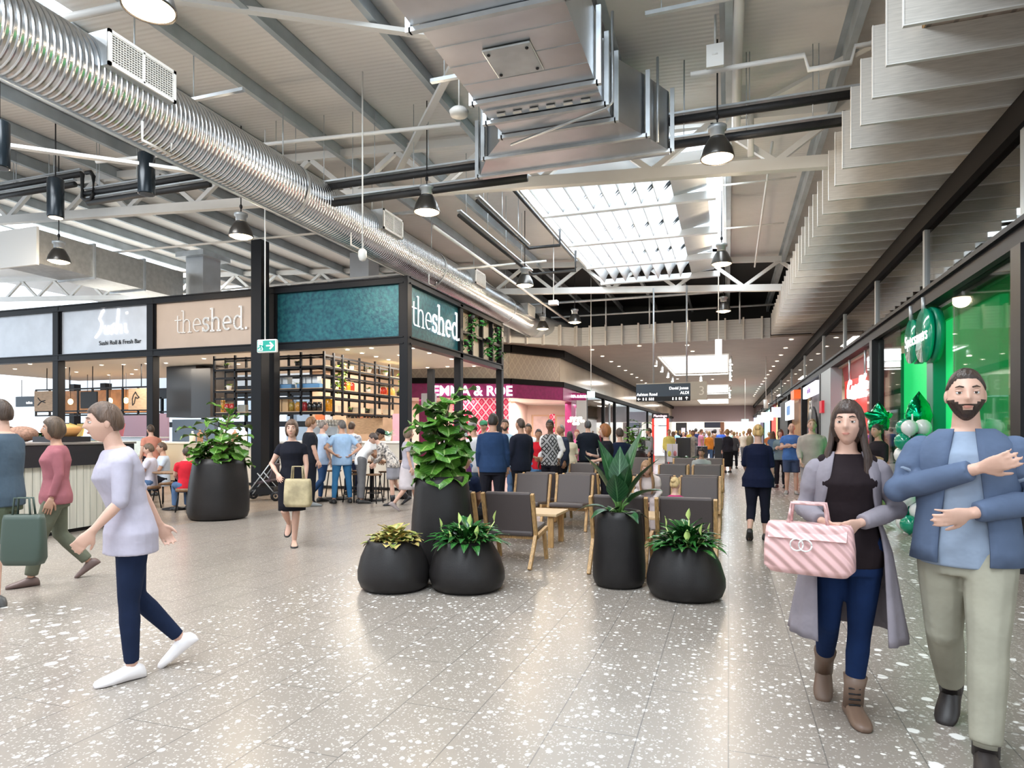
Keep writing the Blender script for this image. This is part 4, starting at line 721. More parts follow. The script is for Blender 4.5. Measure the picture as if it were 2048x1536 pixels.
def chandelier(x, y, z, lab):
    t = thing('chandelier', (x, y, z), 0, lab, 'chandelier'); b = MB(); g_ = em('chandelier_glow', (1, .86, .68), 2.2)
    for r_, zz_, n in ((.36, 0, 12), (.24, .14, 9), (.12, -.12, 6)): [b.ell((r_ * math.cos(6.283 * k / n), r_ * math.sin(6.283 * k / n), zz_), (.055, .055, .07), n=6, m_=5) for k in range(n)]
    b.build('glass_drops', g_, t); MB().tube([(0, 0, 0), (0, 0, .6)], .012, 5).lathe([(.35, .04), (.36, .06)], 16, caps=False).build('stem', M['galv'], t)
x, y = at_d(1020, 28.5); chandelier(x, y, 2.45, 'glowing chandelier at the left of the jewellery shop'); x, y = at_d(1152, 30.0); chandelier(x, y, 2.1, 'glowing chandelier at the right of the jewellery shop')
t = thing('hanging_sign', (x_at(858, 22), 22, 2.55), 0, 'pale grey hanging sensor box seen left of the tall fig', 'sign'); MB().box(-.3, .3, -.06, .06, 0, .48).build('sign_board', M['greyp'], t, .02); MB().tube([(0, 0, .48), (0, 0, 2.6)], .012, 5).build('hanger_rod', M['galv'], t)
area((-12, 24.6, 2.9), 4, 1.8, 150, (1, .85, .78), (0, 0, R(22)), nm='jewellery_ceiling_light'); area((-8.4, 28.6, 2.9), 1.6, 4.5, 260, (1, .85, .78), (0, 0, R(-25)), nm='jewellery_ceiling_light')
# ---------------------------------------------------------------- left corridor shops
cols = [((.30, .20, .12), 33, 38), ((.45, .38, .30), 38, 42), ((.70, .72, .78), 42, 48), ((.62, .62, .74), 48, 60), ((.75, .70, .64), 60, 72), ((.5, .5, .52), 72, 88)]
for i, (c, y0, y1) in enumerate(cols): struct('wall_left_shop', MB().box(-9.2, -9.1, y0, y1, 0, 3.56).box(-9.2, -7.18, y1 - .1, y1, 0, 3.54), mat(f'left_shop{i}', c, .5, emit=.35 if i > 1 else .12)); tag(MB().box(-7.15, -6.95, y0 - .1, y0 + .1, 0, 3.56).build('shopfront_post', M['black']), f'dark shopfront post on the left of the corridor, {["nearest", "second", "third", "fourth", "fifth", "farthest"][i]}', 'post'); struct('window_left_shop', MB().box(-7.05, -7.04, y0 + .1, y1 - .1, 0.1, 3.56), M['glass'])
# ================================================================ right shops
green = mat('bright_green_glow', (.02, .42, .09), .35, emit=.10); dgreen = mat('deep_green', (.0, .22, .12), .3); lgreen = mat('light_green_glow', (.02, .66, .17), .3, emit=.5, noise=.06, nscale=.8)  # emission added to the panel greens so they look brighter behind the glass
t = thing('optician_shop', (0, 0, 0), 0, 'green panelled optician shop front with projecting fins', 'shop front')
MB().box(3.3, 3.4, 9.85, 12.0, 0, 3.3).build('green_panel', lgreen, t); MB().box(3.3, 3.4, 12.4, 14.6, 0, 3.1).build('green_panel', lgreen, t)
MB().box(3.12, 3.5, 12.0, 12.35, 0, 3.29).build('green_fin', dgreen, t, .01); MB().box(3.12, 3.5, 14.6, 14.95, 0, 3.1).build('green_fin', dgreen, t, .01); MB().box(3.25, 4.4, 9.0, 15.0, 3.3, 3.47).build('green_soffit', green, t)
g2 = MB().box(3.285, 3.3, 9.95, 12.0, 1.0, 1.01).box(3.285, 3.3, 12.4, 14.6, 1.9, 1.91).build('panel_joint', dgreen, t)
# round-lobed sign with lettering
t = thing('optician_sign', (2.98, 12.25, 3.08), 0, 'green two-lobed projecting sign with white lettering', 'shop sign'); sg_ = mat('sign_green', (.0, .27, .15), .15, coat=.5, emit=.12)
def lobe(cy_, r_, x0, x1): b = MB(); b.lathe([(r_, x0), (r_, x1)], 40, sy=1).xform(lambda p: Vector((p.z, cy_ + p.x * 1.02, p.y * .98))); return b
lobe(-.33, .44, -.03, .03).build('lens_face', sg_, t); lobe(.40, .38, -.03, .03).build('lens_face', sg_, t); lobe(-.36, .45, .06, .16).build('lens_edge', dgreen, t); lobe(.42, .39, .06, .16).build('lens_edge', dgreen, t)
text('lettering', 'Specsavers', .29, (-.04, .02, .0), (R(90), 0, R(-90)), em('sign_soft_white', (1, 1, 1), .7), t, .006, .001, spacing=1.05)
for y in (-.3, .45): MB().tube([(0, y, .38), (0, y, .62)], .035, 8).build('bracket', M['galv'], t)
# cream interior with shelves between green fin and post
tag(MB().box(5.2, 5.5, 14.0, 15.8, 0, 2.4).build('display_shelf', mat('shelf_cream', (.75, .66, .45), .5)), 'cream display shelving seen through the optician window', 'shelf'); tag(MB().box(3.9, 4.6, 8.7, 9.7, 0, 1.55).build('clothes_rack', mat('rack_white', (.7, .68, .64), .6, noise=.3, nscale=5)), 'rail of pale clothes inside the window at far right', 'clothes rack')
tag(MB().box(3.35, 3.9, 8.6, 9.75, 1.55, 1.62).build('window_shelf', dgreen), 'dark green shelf above the clothes at far right', 'shelf')
# wall lamps seen in the shop window
hb_spots = []
# red shop
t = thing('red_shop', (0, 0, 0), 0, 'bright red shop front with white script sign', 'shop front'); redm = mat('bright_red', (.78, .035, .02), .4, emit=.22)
MB().box(3.35, 3.45, 17.0, 21.8, 0, 3.1).build('red_panel', redm, t); hd = MB(); hd.add([(3.3, 16.2, 3.5), (3.3, 21.9, 3.5), (3.36, 21.9, 3.0), (3.36, 16.8, 2.8), (3.45, 16.2, 3.5), (3.45, 21.9, 3.5), (3.46, 21.9, 3.0), (3.46, 16.8, 2.8)], [(0, 1, 2, 3), (7, 6, 5, 4), (0, 4, 5, 1), (3, 2, 6, 7), (1, 5, 6, 2), (0, 3, 7, 4)]); hd.build('red_header', mat('dull_red', (.42, .03, .03), .35), t)
text('script_sign', 'Goodlife', .78, (3.1, 18.45, 2.64), (R(90), 0, R(-90)), M['signw'], t, .02, .008, shear=.3)
MB().tube([(3.1, 17.3, 2.95), (3.1, 17.3, 3.5)], .03, 6).tube([(3.1, 19.4, 2.95), (3.1, 19.4, 3.5)], .03, 6).build('bracket', M['galv'], t)
struct('wall_pillar_grey', MB().box(2.98, 3.3, 21.95, 24.2, 0, 3.55), mat('bluegrey_pillar', (.42, .50, .54), .4)); tag(MB().box(2.9, 2.98, 23.3, 23.9, 2.2, 2.6).build('fire_sign', mat('fire_red', (.7, .02, .04), .4, emit=.2)), 'small red fire call sign on the grey pillar', 'sign')
# black and pink shop
t = thing('dark_shop', (0, 0, 0), 0, 'black shop front with lit white sign box and arched black board', 'shop front'); MB().box(3.1, 3.2, 24.5, 30.1, 3.15, 3.55).box(3.1, 3.2, 24.5, 25.0, 0, 3.2).build('black_surround', M['black'], t)
MB().box(2.95, 3.08, 25.2, 29.4, 2.95, 3.42).build('lit_sign_box', em('lilac_white', (.85, .86, 1), .9), t); text('lettering', 'nail bar', .34, (2.93, 27.2, 3.18), (R(90), 0, R(-90)), mat('lilac', (.35, .2, .5), .5), t, .005)
a_ = MB(); a_.ring_loft([[(x, 25.4 + 1.5 + 1.5 * math.cos(k), 1.6 + .95 * math.sin(k)) for k in [math.pi * i / 16 for i in range(17)]] + [(x, 25.4, .2), (x, 28.4, .2)] for x in (3.0, 3.06)], sm=False); a_.build('arched_board', M['black'], t)
h_ = MB(); strokes(h_, [[(.5, .1), (.1, .55), (.2, .85), (.42, .8), (.5, .62), (.58, .8), (.8, .85), (.9, .55), (.5, .1)], [(.5, .2), (.3, .6)], [(.5, .2), (.7, .6)], [(.5, .3), (.5, .55)], [(.2, .6), (.45, .7)], [(.8, .6), (.55, .7)]], (2.99, 27.6, 1.95), (0, -1, 0), (0, 0, 1), .9, .07, (-1, 0, 0)); h_.build('heart_mark', M['white'], t); text('lettering', 'lovely', .6, (2.99, 27.0, 1.72), (R(90), 0, R(-90)), em('pink_letter', (1, .35, .55), 1.0), t, .005)
struct('wall_dark_shop', MB().box(3.3, 3.4, 25, 30, 0, 3.2), mat('dark_shop_in', (.20, .17, .16), .5, noise=.5, nscale=1.5))
# farther shops
t = thing('timber_shop', (0, 0, 0), 0, 'timber slatted shop front with square white and blue sign', 'shop front'); MB().box(3.15, 3.25, 31.6, 36.6, 0, 3.5).build('timber_cladding', wavebump('timber_slats', (.30, .14, .045), 'Y', 3, .5, .5, 0, .1), t); MB().box(2.8, 3.1, 31.6, 33.2, 3.1, 3.5).build('orange_sign', mat('orange_sign', (.85, .15, .03), .4, emit=.3), t); MB().box(2.85, 2.95, 33.2, 37.0, 2.2, 3.15).build('square_sign', em('sign_ice', (.85, .92, 1), .6), t); MB().box(2.84, 2.85, 34.2, 36, 2.45, 2.9).build('blue_motif', mat('blue_motif', (.15, .3, .6), .5), t)
for i, (y0, y1, c, e) in enumerate(((37.2, 43.8, (.03, .03, .03), 0), (44.3, 47, (.8, .6, .25), .5), (47, 51.8, (.8, .05, .03), .6), (52.3, 61.8, (.4, .72, .72), .5), (62.3, 70, (.08, .05, .16), .1), (70.5, 87.5, (.7, .7, .74), .5))): tag(MB().box(3.05, 3.2, y0, y1, 0, 3.4).build('distant_shop', mat(f'far_front{i}', c, .5, emit=e)), ['black shop front beyond the timber one', 'amber lit shop front far along the right', 'small red shop front far along the right', 'pale teal shop front far along the right', 'dark violet shop front near the end', 'white shop front nearest the end wall'][i], 'shop front')
for i, (y, c, w_) in enumerate(((40, (.65, .65, .72), .5), (49, (1, .95, .9), .8), (57, (1, 1, 1), .7), (66, (.6, .65, .9), .6))): t = thing('blade_sign', (2.6, y, 2.7), 0, f'{["grey", "cream", "white", "bluish"][i]} hanging blade sign on the right side, {["nearest", "second", "third", "farthest"][i]}', 'shop sign', 'far blade signs'); MB().box(-w_ / 2, w_ / 2, -.04, .04, -.25, .35).build('sign_face', em(f'blade{i}', c, .6), t); MB().box(-.02, .02, -.02, .02, .35, .95).box(-.02, .40, -.02, .02, .91, .95).build('bracket', M['black'], t)
# end wall fronts
for i, (x0, x1, z0, z1, c, e, l) in enumerate(((-6.6, -5.2, .5, 3.0, (.05, .05, .06), 0, 'dark framed shop sign at the corridor end, left'), (-5.9, -5.4, 1.6, 2.3, (1, .9, .95), 1, 'pink lit panel inside the dark sign at the end'), (-4.6, -3.2, .2, 3.0, (.9, .88, .82), .8, 'cream lit shop window at the corridor end'), (-3.0, -1.0, 2.3, 3.05, (.03, .04, .08), 0, 'navy fascia at the centre of the corridor end'), (-1.0, -.5, .2, 3.05, (.3, .13, .07), 0, 'brown jamb at the corridor end'), (-.4, 3.2, 2.4, 3.05, (1, 1, 1), 1.3, 'long white light band at the corridor end, right'), (-3, -1, .2, 2.2, (.5, .48, .5), .5, 'grey lit shop window under the navy fascia'))): tag(MB().box(x0, x1, 87.85, 88, z0, z1).build('end_shop_panel', mat(f'endp{i}', c, .5, emit=e)), l, 'shop front')
# ================================================================ lamps and hung things
def lamp_proto():
    t = thing('high_bay_lamp', (0, 0, 0), 0, 'x', 'pendant lamp', 'high bay lamps')
    MB().lathe([(.225, 0), (.232, .0), (.235, .02), (.205, .13), (.15, .24), (.11, .30), (.10, .30), (.14, .235), (.195, .125), (.222, .02)], 28, caps=False).build('shade', mat('lamp_shade', (.10, .095, .09), .3, .8), t)
    MB().lathe([(.001, -.035), (.10, -.03), (.17, -.012), (.216, .012)], 28, caps=False).build('lens', M['lamp'], t); MB().lathe([(.08, .30), (.10, .31), (.10, .40), (.13, .41), (.13, .46), (.10, .47), (.001, .50)], 20).build('driver_housing', M['galv'], t)
    b = MB()
    for k in range(10): a = 6.283 * k / 10; b.box(.09 * math.cos(a) - .006, .09 * math.cos(a) + .006, .09 * math.sin(a) - .006, .09 * math.sin(a) + .006, .29, .42)
    b.build('cooling_fins', M['galv'], t); MB().tube([(0, 0, .48), (0, 0, .58), (.0, 0, .66)], .011, 6).ell((0, 0, .6), (.03, .03, .05), n=8, m_=6).build('cable', M['black'], t); return t
LP = [(-5.05, 4.56, 'nearest pendant lamp, cut by the top edge of the picture'), (-.15, 9.6, 'bright bell pendant lamp under the black pipes beside the skylight'), (-5.04, 10.3, 'bell pendant lamp left of the skylight, under the black pipes'), (-9.15, 10.4, 'bell pendant lamp left of the tall black column'), (-14.4, 10.6, 'bell pendant lamp at the far left below the black cylinders'), (-5.08, 16.2, 'pendant lamp above the end of the round duct'), (-.15, 15.6, 'second pendant lamp down the right row'), (-5.1, 22.1, 'pendant lamp in front of the far truss'), (-.15, 21.6, 'third pendant lamp down the right row'), (-6.55, 23.1, 'small farthest pendant lamp at the duct elbow')]
lp = lamp_proto(); LP0 = lp; CAB = []
for i, (x, y, l) in enumerate(LP):
    if i == 0: lp.location = (x, y, 5.4); lp['label'] = l
    else: LAST = dup(LP0, (x, y, 5.4), 0, l, 1.0)
    CAB.append((x, y, lp if i == 0 else LAST))
    point((x, y, 5.33), 110, WARM, .2, 'pendant_glow')
l2 = dup(lp, (5.0, 10.6, 2.75), 0, 'green-tinted pendant lamp inside the optician window'); dup(lp, (4.2, 8.95, 2.78), 0, 'dark pendant lamp inside the window at far right')
for x, y, o in CAB: MB().tube([(0, 0, .65), (0, 0, RZ(x) - 5.42)], .011, 6).build('suspension_cable', M['black'], o)
def cyl(x, y, z, lab):
    t = thing('cylinder_pendant', (x, y, z), 0, lab, 'pendant lamp', 'black cylinder pendants'); MB().lathe([(.12, .0), (.14, 0), (.145, .02), (.145, .74), (.13, .76), (.001, .765)], 24).build('cylinder_body', mat('navy_black', (.012, .02, .028), .25, .3), t)
    MB().lathe([(.001, .005), (.11, .002)], 20, caps=False).build('diffuser', em('cyl_glow', (1, 1, 1), 1.4), t); MB().tube([(0, 0, .76), (0, 0, RZ(x) - z)], .012, 6).build('cable', M['black'], t)
cyl(-11.25, 7.3, 5.83, 'black cylinder pendant nearest, at the left picture edge'); cyl(-12.45, 9.1, 5.72, 'black cylinder pendant hanging lowest, second from the left'); cyl(-10.25, 9.2, 5.95, 'black cylinder pendant just under the round duct')
# exit sign
x, y = at_d(535, 11.6); t = thing('exit_sign', (x, y, 3.08), R(4), 'green running man exit sign with arrow on a thin cable', 'exit sign'); MB().box(-.20, .20, -.035, .035, -.12, .12).build('casing', M['white'], t, .02); MB().box(-.18, .18, -.04, -.036, -.095, .095).build('green_face', em('exit_green', (.0, .22, .17), .5), t)
MB().box(-.165, -.07, -.045, -.041, -.085, .085).build('door_shape', em('exit_white', (.85, 1, .95), .9), t); s_ = MB(); strokes(s_, [[(.1, .5), (.9, .5)], [(.55, .85), (.9, .5), (.55, .15)]], (.0, -.046, -.08), (1, 0, 0), (0, 0, 1), .16, .011, (0, -1, 0)); s_.build('arrow', em('exit_white', (.85, 1, .95), .9), t)
s_ = MB(); strokes(s_, [[(.5, .75), (.42, .5), (.55, .3), (.5, .05)], [(.42, .5), (.2, .4), (.1, .2)], [(.5, .7), (.72, .6), (.8, .45)], [(.5, .7), (.25, .68)]], (-.165, -.05, -.08), (1, 0, 0), (0, 0, 1), .13, .008, (0, -1, 0)); s_.ell((-.1, -.048, .05), (.012, .006, .012), n=8, m_=6); s_.build('running_figure', em('exit_green', (.0, .22, .17), .5), t); MB().tube([(-.05, 0, .12), (-.05, 0, 3.9)], .012, 6).build('cable', M['white'], t)
# wayfinding sign
xc = x_at(1326, 21.1); t = thing('wayfinding_sign', (xc, 21.1, 2.84), R(-4), 'dark navy hanging wayfinding sign with beige end panel numbered 3', 'sign'); nv = mat('sign_navy', (.03, .05, .075), .4)
MB().box(-.85, .85, -.05, .05, -.14, .26).build('navy_board', nv, t); MB().box(-.85, .85, -.05, .05, -.29, -.14).build('black_strip', M['black'], t); MB().box(.86, 1.36, -.05, .05, -.27, .30).build('beige_panel', mat('beige_end', (.45, .40, .32), .5), t); MB().box(-.85, .86, -.052, .052, .262, .29).build('top_cap', mat('beige_end', (.45, .40, .32), .5), t)
wl = em('sign_text', (1, 1, 1), .8); text('lettering', '3', .40, (1.20, -.055, .0), (R(90), 0, 0), mat('beige_number', (.75, .70, .6), .5), t, .004); text('lettering', 'Ashton Road', .125, (-.5, -.055, -.07), (R(90), 0, 0), wl, t, .003, .003); text('lettering', 'David Jones', .125, (.5, -.055, .11), (R(90), 0, 0), wl, t, .003, .003); text('lettering', 'ALDI', .125, (.68, -.055, -.04), (R(90), 0, 0), wl, t, .003, .003)
ic = MB(); strokes(ic, [[(1, .5), (0, .5)], [(.4, .9), (0, .5), (.4, .1)]], (-.8, -.056, -.26), (1, 0, 0), (0, 0, 1), .09, .008, (0, -1, 0)); strokes(ic, [[(.5, 0), (.5, 1)], [(.1, .6), (.5, 1), (.9, .6)]], (.70, -.056, -.26), (1, 0, 0), (0, 0, 1), .09, .008, (0, -1, 0))
for k, xx in enumerate((-.62, -.53, -.42, -.36, -.3, .32, .42, .52, .58)): ic.ell((xx, -.055, -.19), (.02, .004, .02), n=6, m_=4); ic.box(xx - .02, xx + .02, -.058, -.054, -.26, -.21)
ic.build('pictograms', wl, t)
for xx in (-.30, .74): MB().tube([(xx, 0, .29), (xx, 0, 3.35)], .028, 8).build('hanger_pole', M['galv'], t)
def hang(u, v, d, nm, lab, cat, mb, m, top=None):
    x, y = at_d(u, d); z = EYE + (HY - v) * d / FPX; t = thing(nm, (x, y, z), 0, lab, cat); mb.build('housing', m, t); MB().tube([(0, 0, .05), (0, 0, (top or RZ(x) - .03) - z)], .014, 6).build('suspension_rod', M['white'], t); return t
hang(725, 508, 10.5, 'security_camera', 'white dome camera on a long white drop rod before the round duct', 'camera', MB().lathe([(.001, -.12), (.05, -.1), (.07, -.04), (.07, .04), (.04, .08), (.001, .1)], 16), M['white']); hang(1107, 604, 19, 'security_camera', 'white box camera below the far truss', 'camera', MB().box(-.13, .13, -.1, .1, -.09, .04), M['white'])
hang(1437, 694, 17, 'lantern_sensor', 'white double tube lantern hanging down the right lamp row', 'lamp', MB().tube([(-.045, 0, -.21), (-.045, 0, .2)], .042, 12).tube([(.045, 0, -.21), (.045, 0, .2)], .042, 12), em('tube_white', (.95, .93, 1), .8))
hang(1430, 112, 8.6, 'antenna_panel', 'square white panel on the rod above the right lamp', 'wireless antenna', MB().box(-.11, .11, -.03, .03, -.15, .15).lathe([(.05, 0), (.05, .02)], 16).xform(lambda p: p), M['white']); x, y = at_d(918, 9.2); tag(MB().lathe([(.001, -.07), (.12, -.06), (.14, .0), (.10, .04), (.001, .05)], 20, (x, y, 6.1)).tube([(x, y, 6.13), (x, y, 7.3)], .012, 5).build('smoke_detector', M['white']), 'round white detector dish left of the rectangular duct', 'smoke detector')
hang(1182, 790, 24, 'exit_sign', 'small teal exit light on a long rod beside the jewellery shop', 'exit sign', MB().box(-.14, .14, -.04, .04, -.1, .14), em('exit_pale', (.6, .9, .85), .8)); hang(1532, 808, 30, 'hanging_sensor', 'white cylinder hanging sensor at right of the corridor', 'sensor', MB().lathe([(.1, -.2), (.1, .2)], 12), M['white'], 5.1); hang(1490, 842, 42, 'exit_sign', 'small pale green exit light far down the corridor', 'exit sign', MB().box(-.22, .22, -.04, .04, -.1, .12), em('exit_pale', (.6, .9, .85), .8), 5.1)
# track spots round the corridor skylight
for i, (x, y) in enumerate([(-3.3, 31.5), (-3.3, 34.5), (-3.3, 38), (-3.3, 41.2), (-1.6, 41.2), (.12, 32), (.12, 35), (.12, 38.5), (.12, 41.2), (-3.3, 50.5), (-3.3, 57), (.12, 51), (.12, 57), (.12, 61)]):
    if i == 0: ts = thing('track_spotlight', (x, y, 5.1), 0, 'white track spotlight at the rim of a corridor ceiling skylight', 'spotlight', 'spotlights around the corridor skylights'); MB().tube([(0, 0, .08), (0, 0, -.1)], .03, 8).tube([(0, 0, -.1), (0, -.08, -.34)], [.07, .085], 12).build('spot_body', M['white'], ts); MB().tube([(0, -.08, -.345), (0, -.083, -.36)], .075, 12).build('lens', M['down'], ts)
    else: dup(ts, (x, y, 5.1))
# hallway directory and pop-up stands
x, y = at_d(1321, 33); t = thing('directory_kiosk', (x, y, 0), 0, 'red and white lit freestanding kiosk with black header', 'kiosk'); MB().box(-.42, -.3, -.1, .1, 0, 2.3).box(.3, .42, -.1, .1, 0, 2.3).build('red_sides', redm, t); MB().box(-.3, .3, -.08, .08, .4, 1.9).build('screen', em('kiosk_screen', (.75, .85, 1), 1.2), t); MB().box(-.3, .3, -.09, .08, 1.95, 2.3).build('white_panel', em('kiosk_white', (1, .95, 1), 1.2), t); MB().box(-.42, .42, -.12, .1, 2.3, 2.55).build('header', M['black'], t); text('lettering', 'Flamingo', .19, (0, -.13, 2.42), (R(90), 0, 0), em('pink_white', (1, .7, .8), 2), t, .01)
for u, d, w_, l in ((1366, 27, .58, 'black pop-up booth panel left of the aisle'), (1437, 26, .30, 'narrow black booth panel right of the seated boy'), (1400, 29, .62, 'low black booth counter between two panels'), (1290, 24, .5, 'dark booth panel behind the big leaf plant')):
    x, y = at_d(u, d); tag(MB().box(x - w_ / 2, x + w_ / 2, y, y + .5, 0, 1.35 if 'low' not in l else .95).build('booth_panel', dk, None, .01), l, 'display stand')
x, y = at_d(1385, 27.5); tag(MB().box(x - .09, x + .09, y - .05, y + .05, 0, 1.38).build('booth_pillar', mat('stone_p', (.6, .57, .5), .5, noise=.2, nscale=8)), 'pale stone pillar beside the black booth panel', 'display stand')
for u, c, l in ((1339, (.75, .75, .15), 'white and yellow printed banner stand'), (1350, (.6, .25, .3), 'white and red printed banner stand')): x, y = at_d(u, 23); t = thing('banner_stand', (x, y, 0), 0, l, 'banner'); MB().box(-.09, .09, -.02, .02, .5, 1.15).build('banner', mat('banner_w', (.75, .77, .85), .5), t); MB().lathe([(.06, -.01), (.06, .01)], 14).xform(lambda p: Vector((p.x, p.z - .03, .8 + p.y * 1.7))).build('print', mat('pr' + l[10:13], c, .5), t); MB().box(-.09, .09, -.1, .1, 0, .04).box(-.015, .015, -.015, .015, 0, .5).build('base', M['black'], t)
# ================================================================ planters and plants
def planter(x, y, prof, lab, shear=.0, n=40, rz=0):
    t = thing('planter', (x, y, 0), rz, lab, 'planter'); rim = prof[-1]; H = rim[1]; f = lambda p: (p[0] + shear * (p[2] / H) ** 1.5, p[1], p[2])
    inner = [(rim[0] - .035, H), (rim[0] - .04, H - .10)]; MB().lathe([(prof[0][0] * .6, 0)] + prof + inner, n, fn=f, caps=False).build('pot', M['pot'], t); MB().lathe([(.001, H - .07), (rim[0] - .035, H - .08)], n, fn=f, caps=False).build('soil', M['soil'], t); return t
tallp = lambda w_, h: [(w_ * .42, .0), (w_ * .47, .03), (w_ * .5, h * .12), (w_ * .5, h * .28), (w_ * .475, h * .6), (w_ * .43, h * .9), (w_ * .405, h)]
lowp = lambda w_, h: [(w_ * .40, 0), (w_ * .46, .03), (w_ * .5, h * .22), (w_ * .5, h * .38), (w_ * .45, h * .66), (w_ * .37, h * .90), (w_ * .345, h * .985), (w_ * .335, h)]
def at(u, d): return at_d(u, d)
x, y = at(437, 11.5); PL = planter(x, y, tallp(1.03, 1.07), 'large charcoal planter with fig standing near the shed at left', .03); LP_ = (x, y)
x, y = at(884, 7.0); planter(x, y, tallp(.68, 1.05), 'tall charcoal planter holding the central fig'); CP_ = (x, y)
x, y = at(789, 6.30); planter(x, y, lowp(.70, .47), 'low charcoal bowl planter with croton, leftmost of the pair', .02, rz=R(180)); P1_ = (x, y)
x, y = at(935, 6.28); planter(x, y, lowp(.735, .47), 'low charcoal bowl planter with peace lily beside the tall planter', -.02); P2_ = (x, y)
x, y = at(1238, 6.42); planter(x, y, tallp(.52, .74), 'slim tall charcoal planter with broad blade leaves'); P3_ = (x, y)
x, y = at(1372, 5.98); planter(x, y, lowp(.71, .48), 'low charcoal bowl planter at right of the seating', -.02); P4_ = (x, y)
x, y = at(1268, 19); planter(x, y, tallp(.8, 1.0), 'distant charcoal planter with bright green fig behind the seats'); P5_ = (x, y); x, y = at(1371, 20); planter(x, y, lowp(.7, .5), 'distant low planter before the black booth panel'); P6_ = (x, y)
def fig(xy, z, H, rad, n, lab, L=.30, W=.21, seed=1, stems=3, lo=.12):
    random.seed(seed); t = thing('fiddle_leaf_fig', (*xy, z), 0, lab, 'fig plant'); s_ = MB(); b = MB(); b.uv = []
    st = [((math.cos(k * 2.1) * rad * .35, math.sin(k * 2.1) * rad * .35), H * (1 - .18 * k)) for k in range(stems)]
    for (dx, dy), h in st: s_.tube([(dx * .1, dy * .1, -.06), (dx * .6, dy * .6, h * .5), (dx, dy, h * .93)], [.018, .014, .008], 6)
    for i in range(n):
        (dx, dy), h = st[i % stems]; k = lo + (1 - lo) * ((i // stems + .5) / (n / stems)); a = i * 2.399 + seed; f = 1 - .35 * k
        bx_, by_ = dx * min(1, k + .1), dy * min(1, k + .1); e = -.15 + 1.0 * k ** 1.5 + random.uniform(-.2, .25); r0 = rad * .25 * f; p0 = Vector((bx_, by_, h * k * .93)); p1 = p0 + Vector((math.cos(a) * r0, math.sin(a) * r0, .03 + .05 * random.random()))
        s_.tube([p0, p1], .006, 4); leaf(b, p1, (math.cos(a), math.sin(a), e), L * random.uniform(.75, 1.15), W * random.uniform(.8, 1.15), random.uniform(.5, 1.1), fold=.22, wav=.10, shape=FIG, nw=6)
    s_.build('stem', M['stem'], t); b.build('foliage', M['figl'], t)
fig(LP_, 1.0, .95, .70, 90, 'bushy fiddle-leaf fig in the large left planter', .33, .25, 3, 7, .12)
fig(CP_, .98, .93, .22, 72, 'tall fiddle-leaf fig in the central planter', .31, .27, 5, 3, .06)
fig(P5_, .95, .95, .5, 36, 'bright green fig in the distant planter', .28, .2, 8, 4)
def blades(xy, z, specs, lab, m='blade', W=.17):
    t = thing('broadleaf_plant', (*xy, z), 0, lab, 'broadleaf plant'); b = MB(); b.uv = []; s_ = MB()
    for a, e, L, st, w_ in specs:
        d = Vector((math.cos(R(a)) * math.cos(R(e)), math.sin(R(a)) * math.cos(R(e)), math.sin(R(e)))); p = d * st + Vector((0, 0, .05 * st)); s_.tube([(0, 0, -.06), d * st * .5 + Vector((0, 0, .03)), p], [.012, .01, .008], 6); leaf(b, p, d, L, w_ or W, .75 if e < 60 else .45, up=(-math.cos(R(a)), -math.sin(R(a)), .35), fold=.35, shape=BLADE, nw=6)
    s_.build('stalk', M['gstem'], t); b.build('foliage', M[m], t)
blades(P3_, .70, [(150, 74, .58, .20, .24), (190, 66, .50, .17, .26), (40, 76, .66, .22, .22), (0, 62, .50, .18, .22), (-20, 46, .40, .16, .18), (95, 80, .48, .2, .22), (-90, 62, .36, .14, .22), (180, 20, .34, .14, .12), (230, 15, .25, .12, .12), (-50, 10, .25, .12, .12), (300, 66, .38, .2, .17), (60, 40, .3, .15, .15), (-100, 30, .2, .1, .12), (15, 8, .22, .1, .1)], 'broad upright dark green leaves in the slim planter')
blades(P6_, .45, [(a, 50 + 10 * (a % 3), .55, .15, .16) for a in range(0, 360, 45)], 'broad-leaved plant before the black booth panel')
def lily(xy, z, rad, n, lab, m, L=.22, W=.075, seed=2, spathes=(), shp=LANCE, h=.16):
    random.seed(seed); t = thing('bowl_plant', (*xy, z), 0, lab, 'potted plant'); b = MB(); b.uv = []
    for i in range(n):
        a = i * 2.399; k = (i + .5) / n; e = 1.7 - 1.15 * k + random.uniform(-.15, .15); r0 = rad * k * .8; leaf(b, (math.cos(a) * r0, math.sin(a) * r0, h * (1 - k * .7) * random.uniform(.6, 1.1)), (math.cos(a), math.sin(a), e), L * random.uniform(.75, 1.2), W * random.uniform(.8, 1.2), random.uniform(.5, 1.2), fold=.3, wav=.05, shape=shp, nw=4)
    b.build('foliage', M[m], t); g_ = MB(); [g_.tube([(math.cos(i) * .03, math.sin(i) * .03, -.06), (math.cos(i * 2.4) * rad * .6, math.sin(i * 2.4) * rad * .6, h * .8)], .006, 5) for i in range(14)]; g_.build('stalk', M['gstem'], t)
    for dx, dy, zz_ in spathes: s2 = MB(); s2.tube([(dx * .4, dy * .4, 0), (dx, dy, zz_)], .005, 5); s2.uv = [(.5, 0)] * len(s2.v); leaf(s2, (dx, dy, zz_), (dx * .5, dy * .3, 1), .11, .06, .2, fold=.5, shape=LANCE, nw=4); s2.build('flower_spathe', M['lime_'], t)
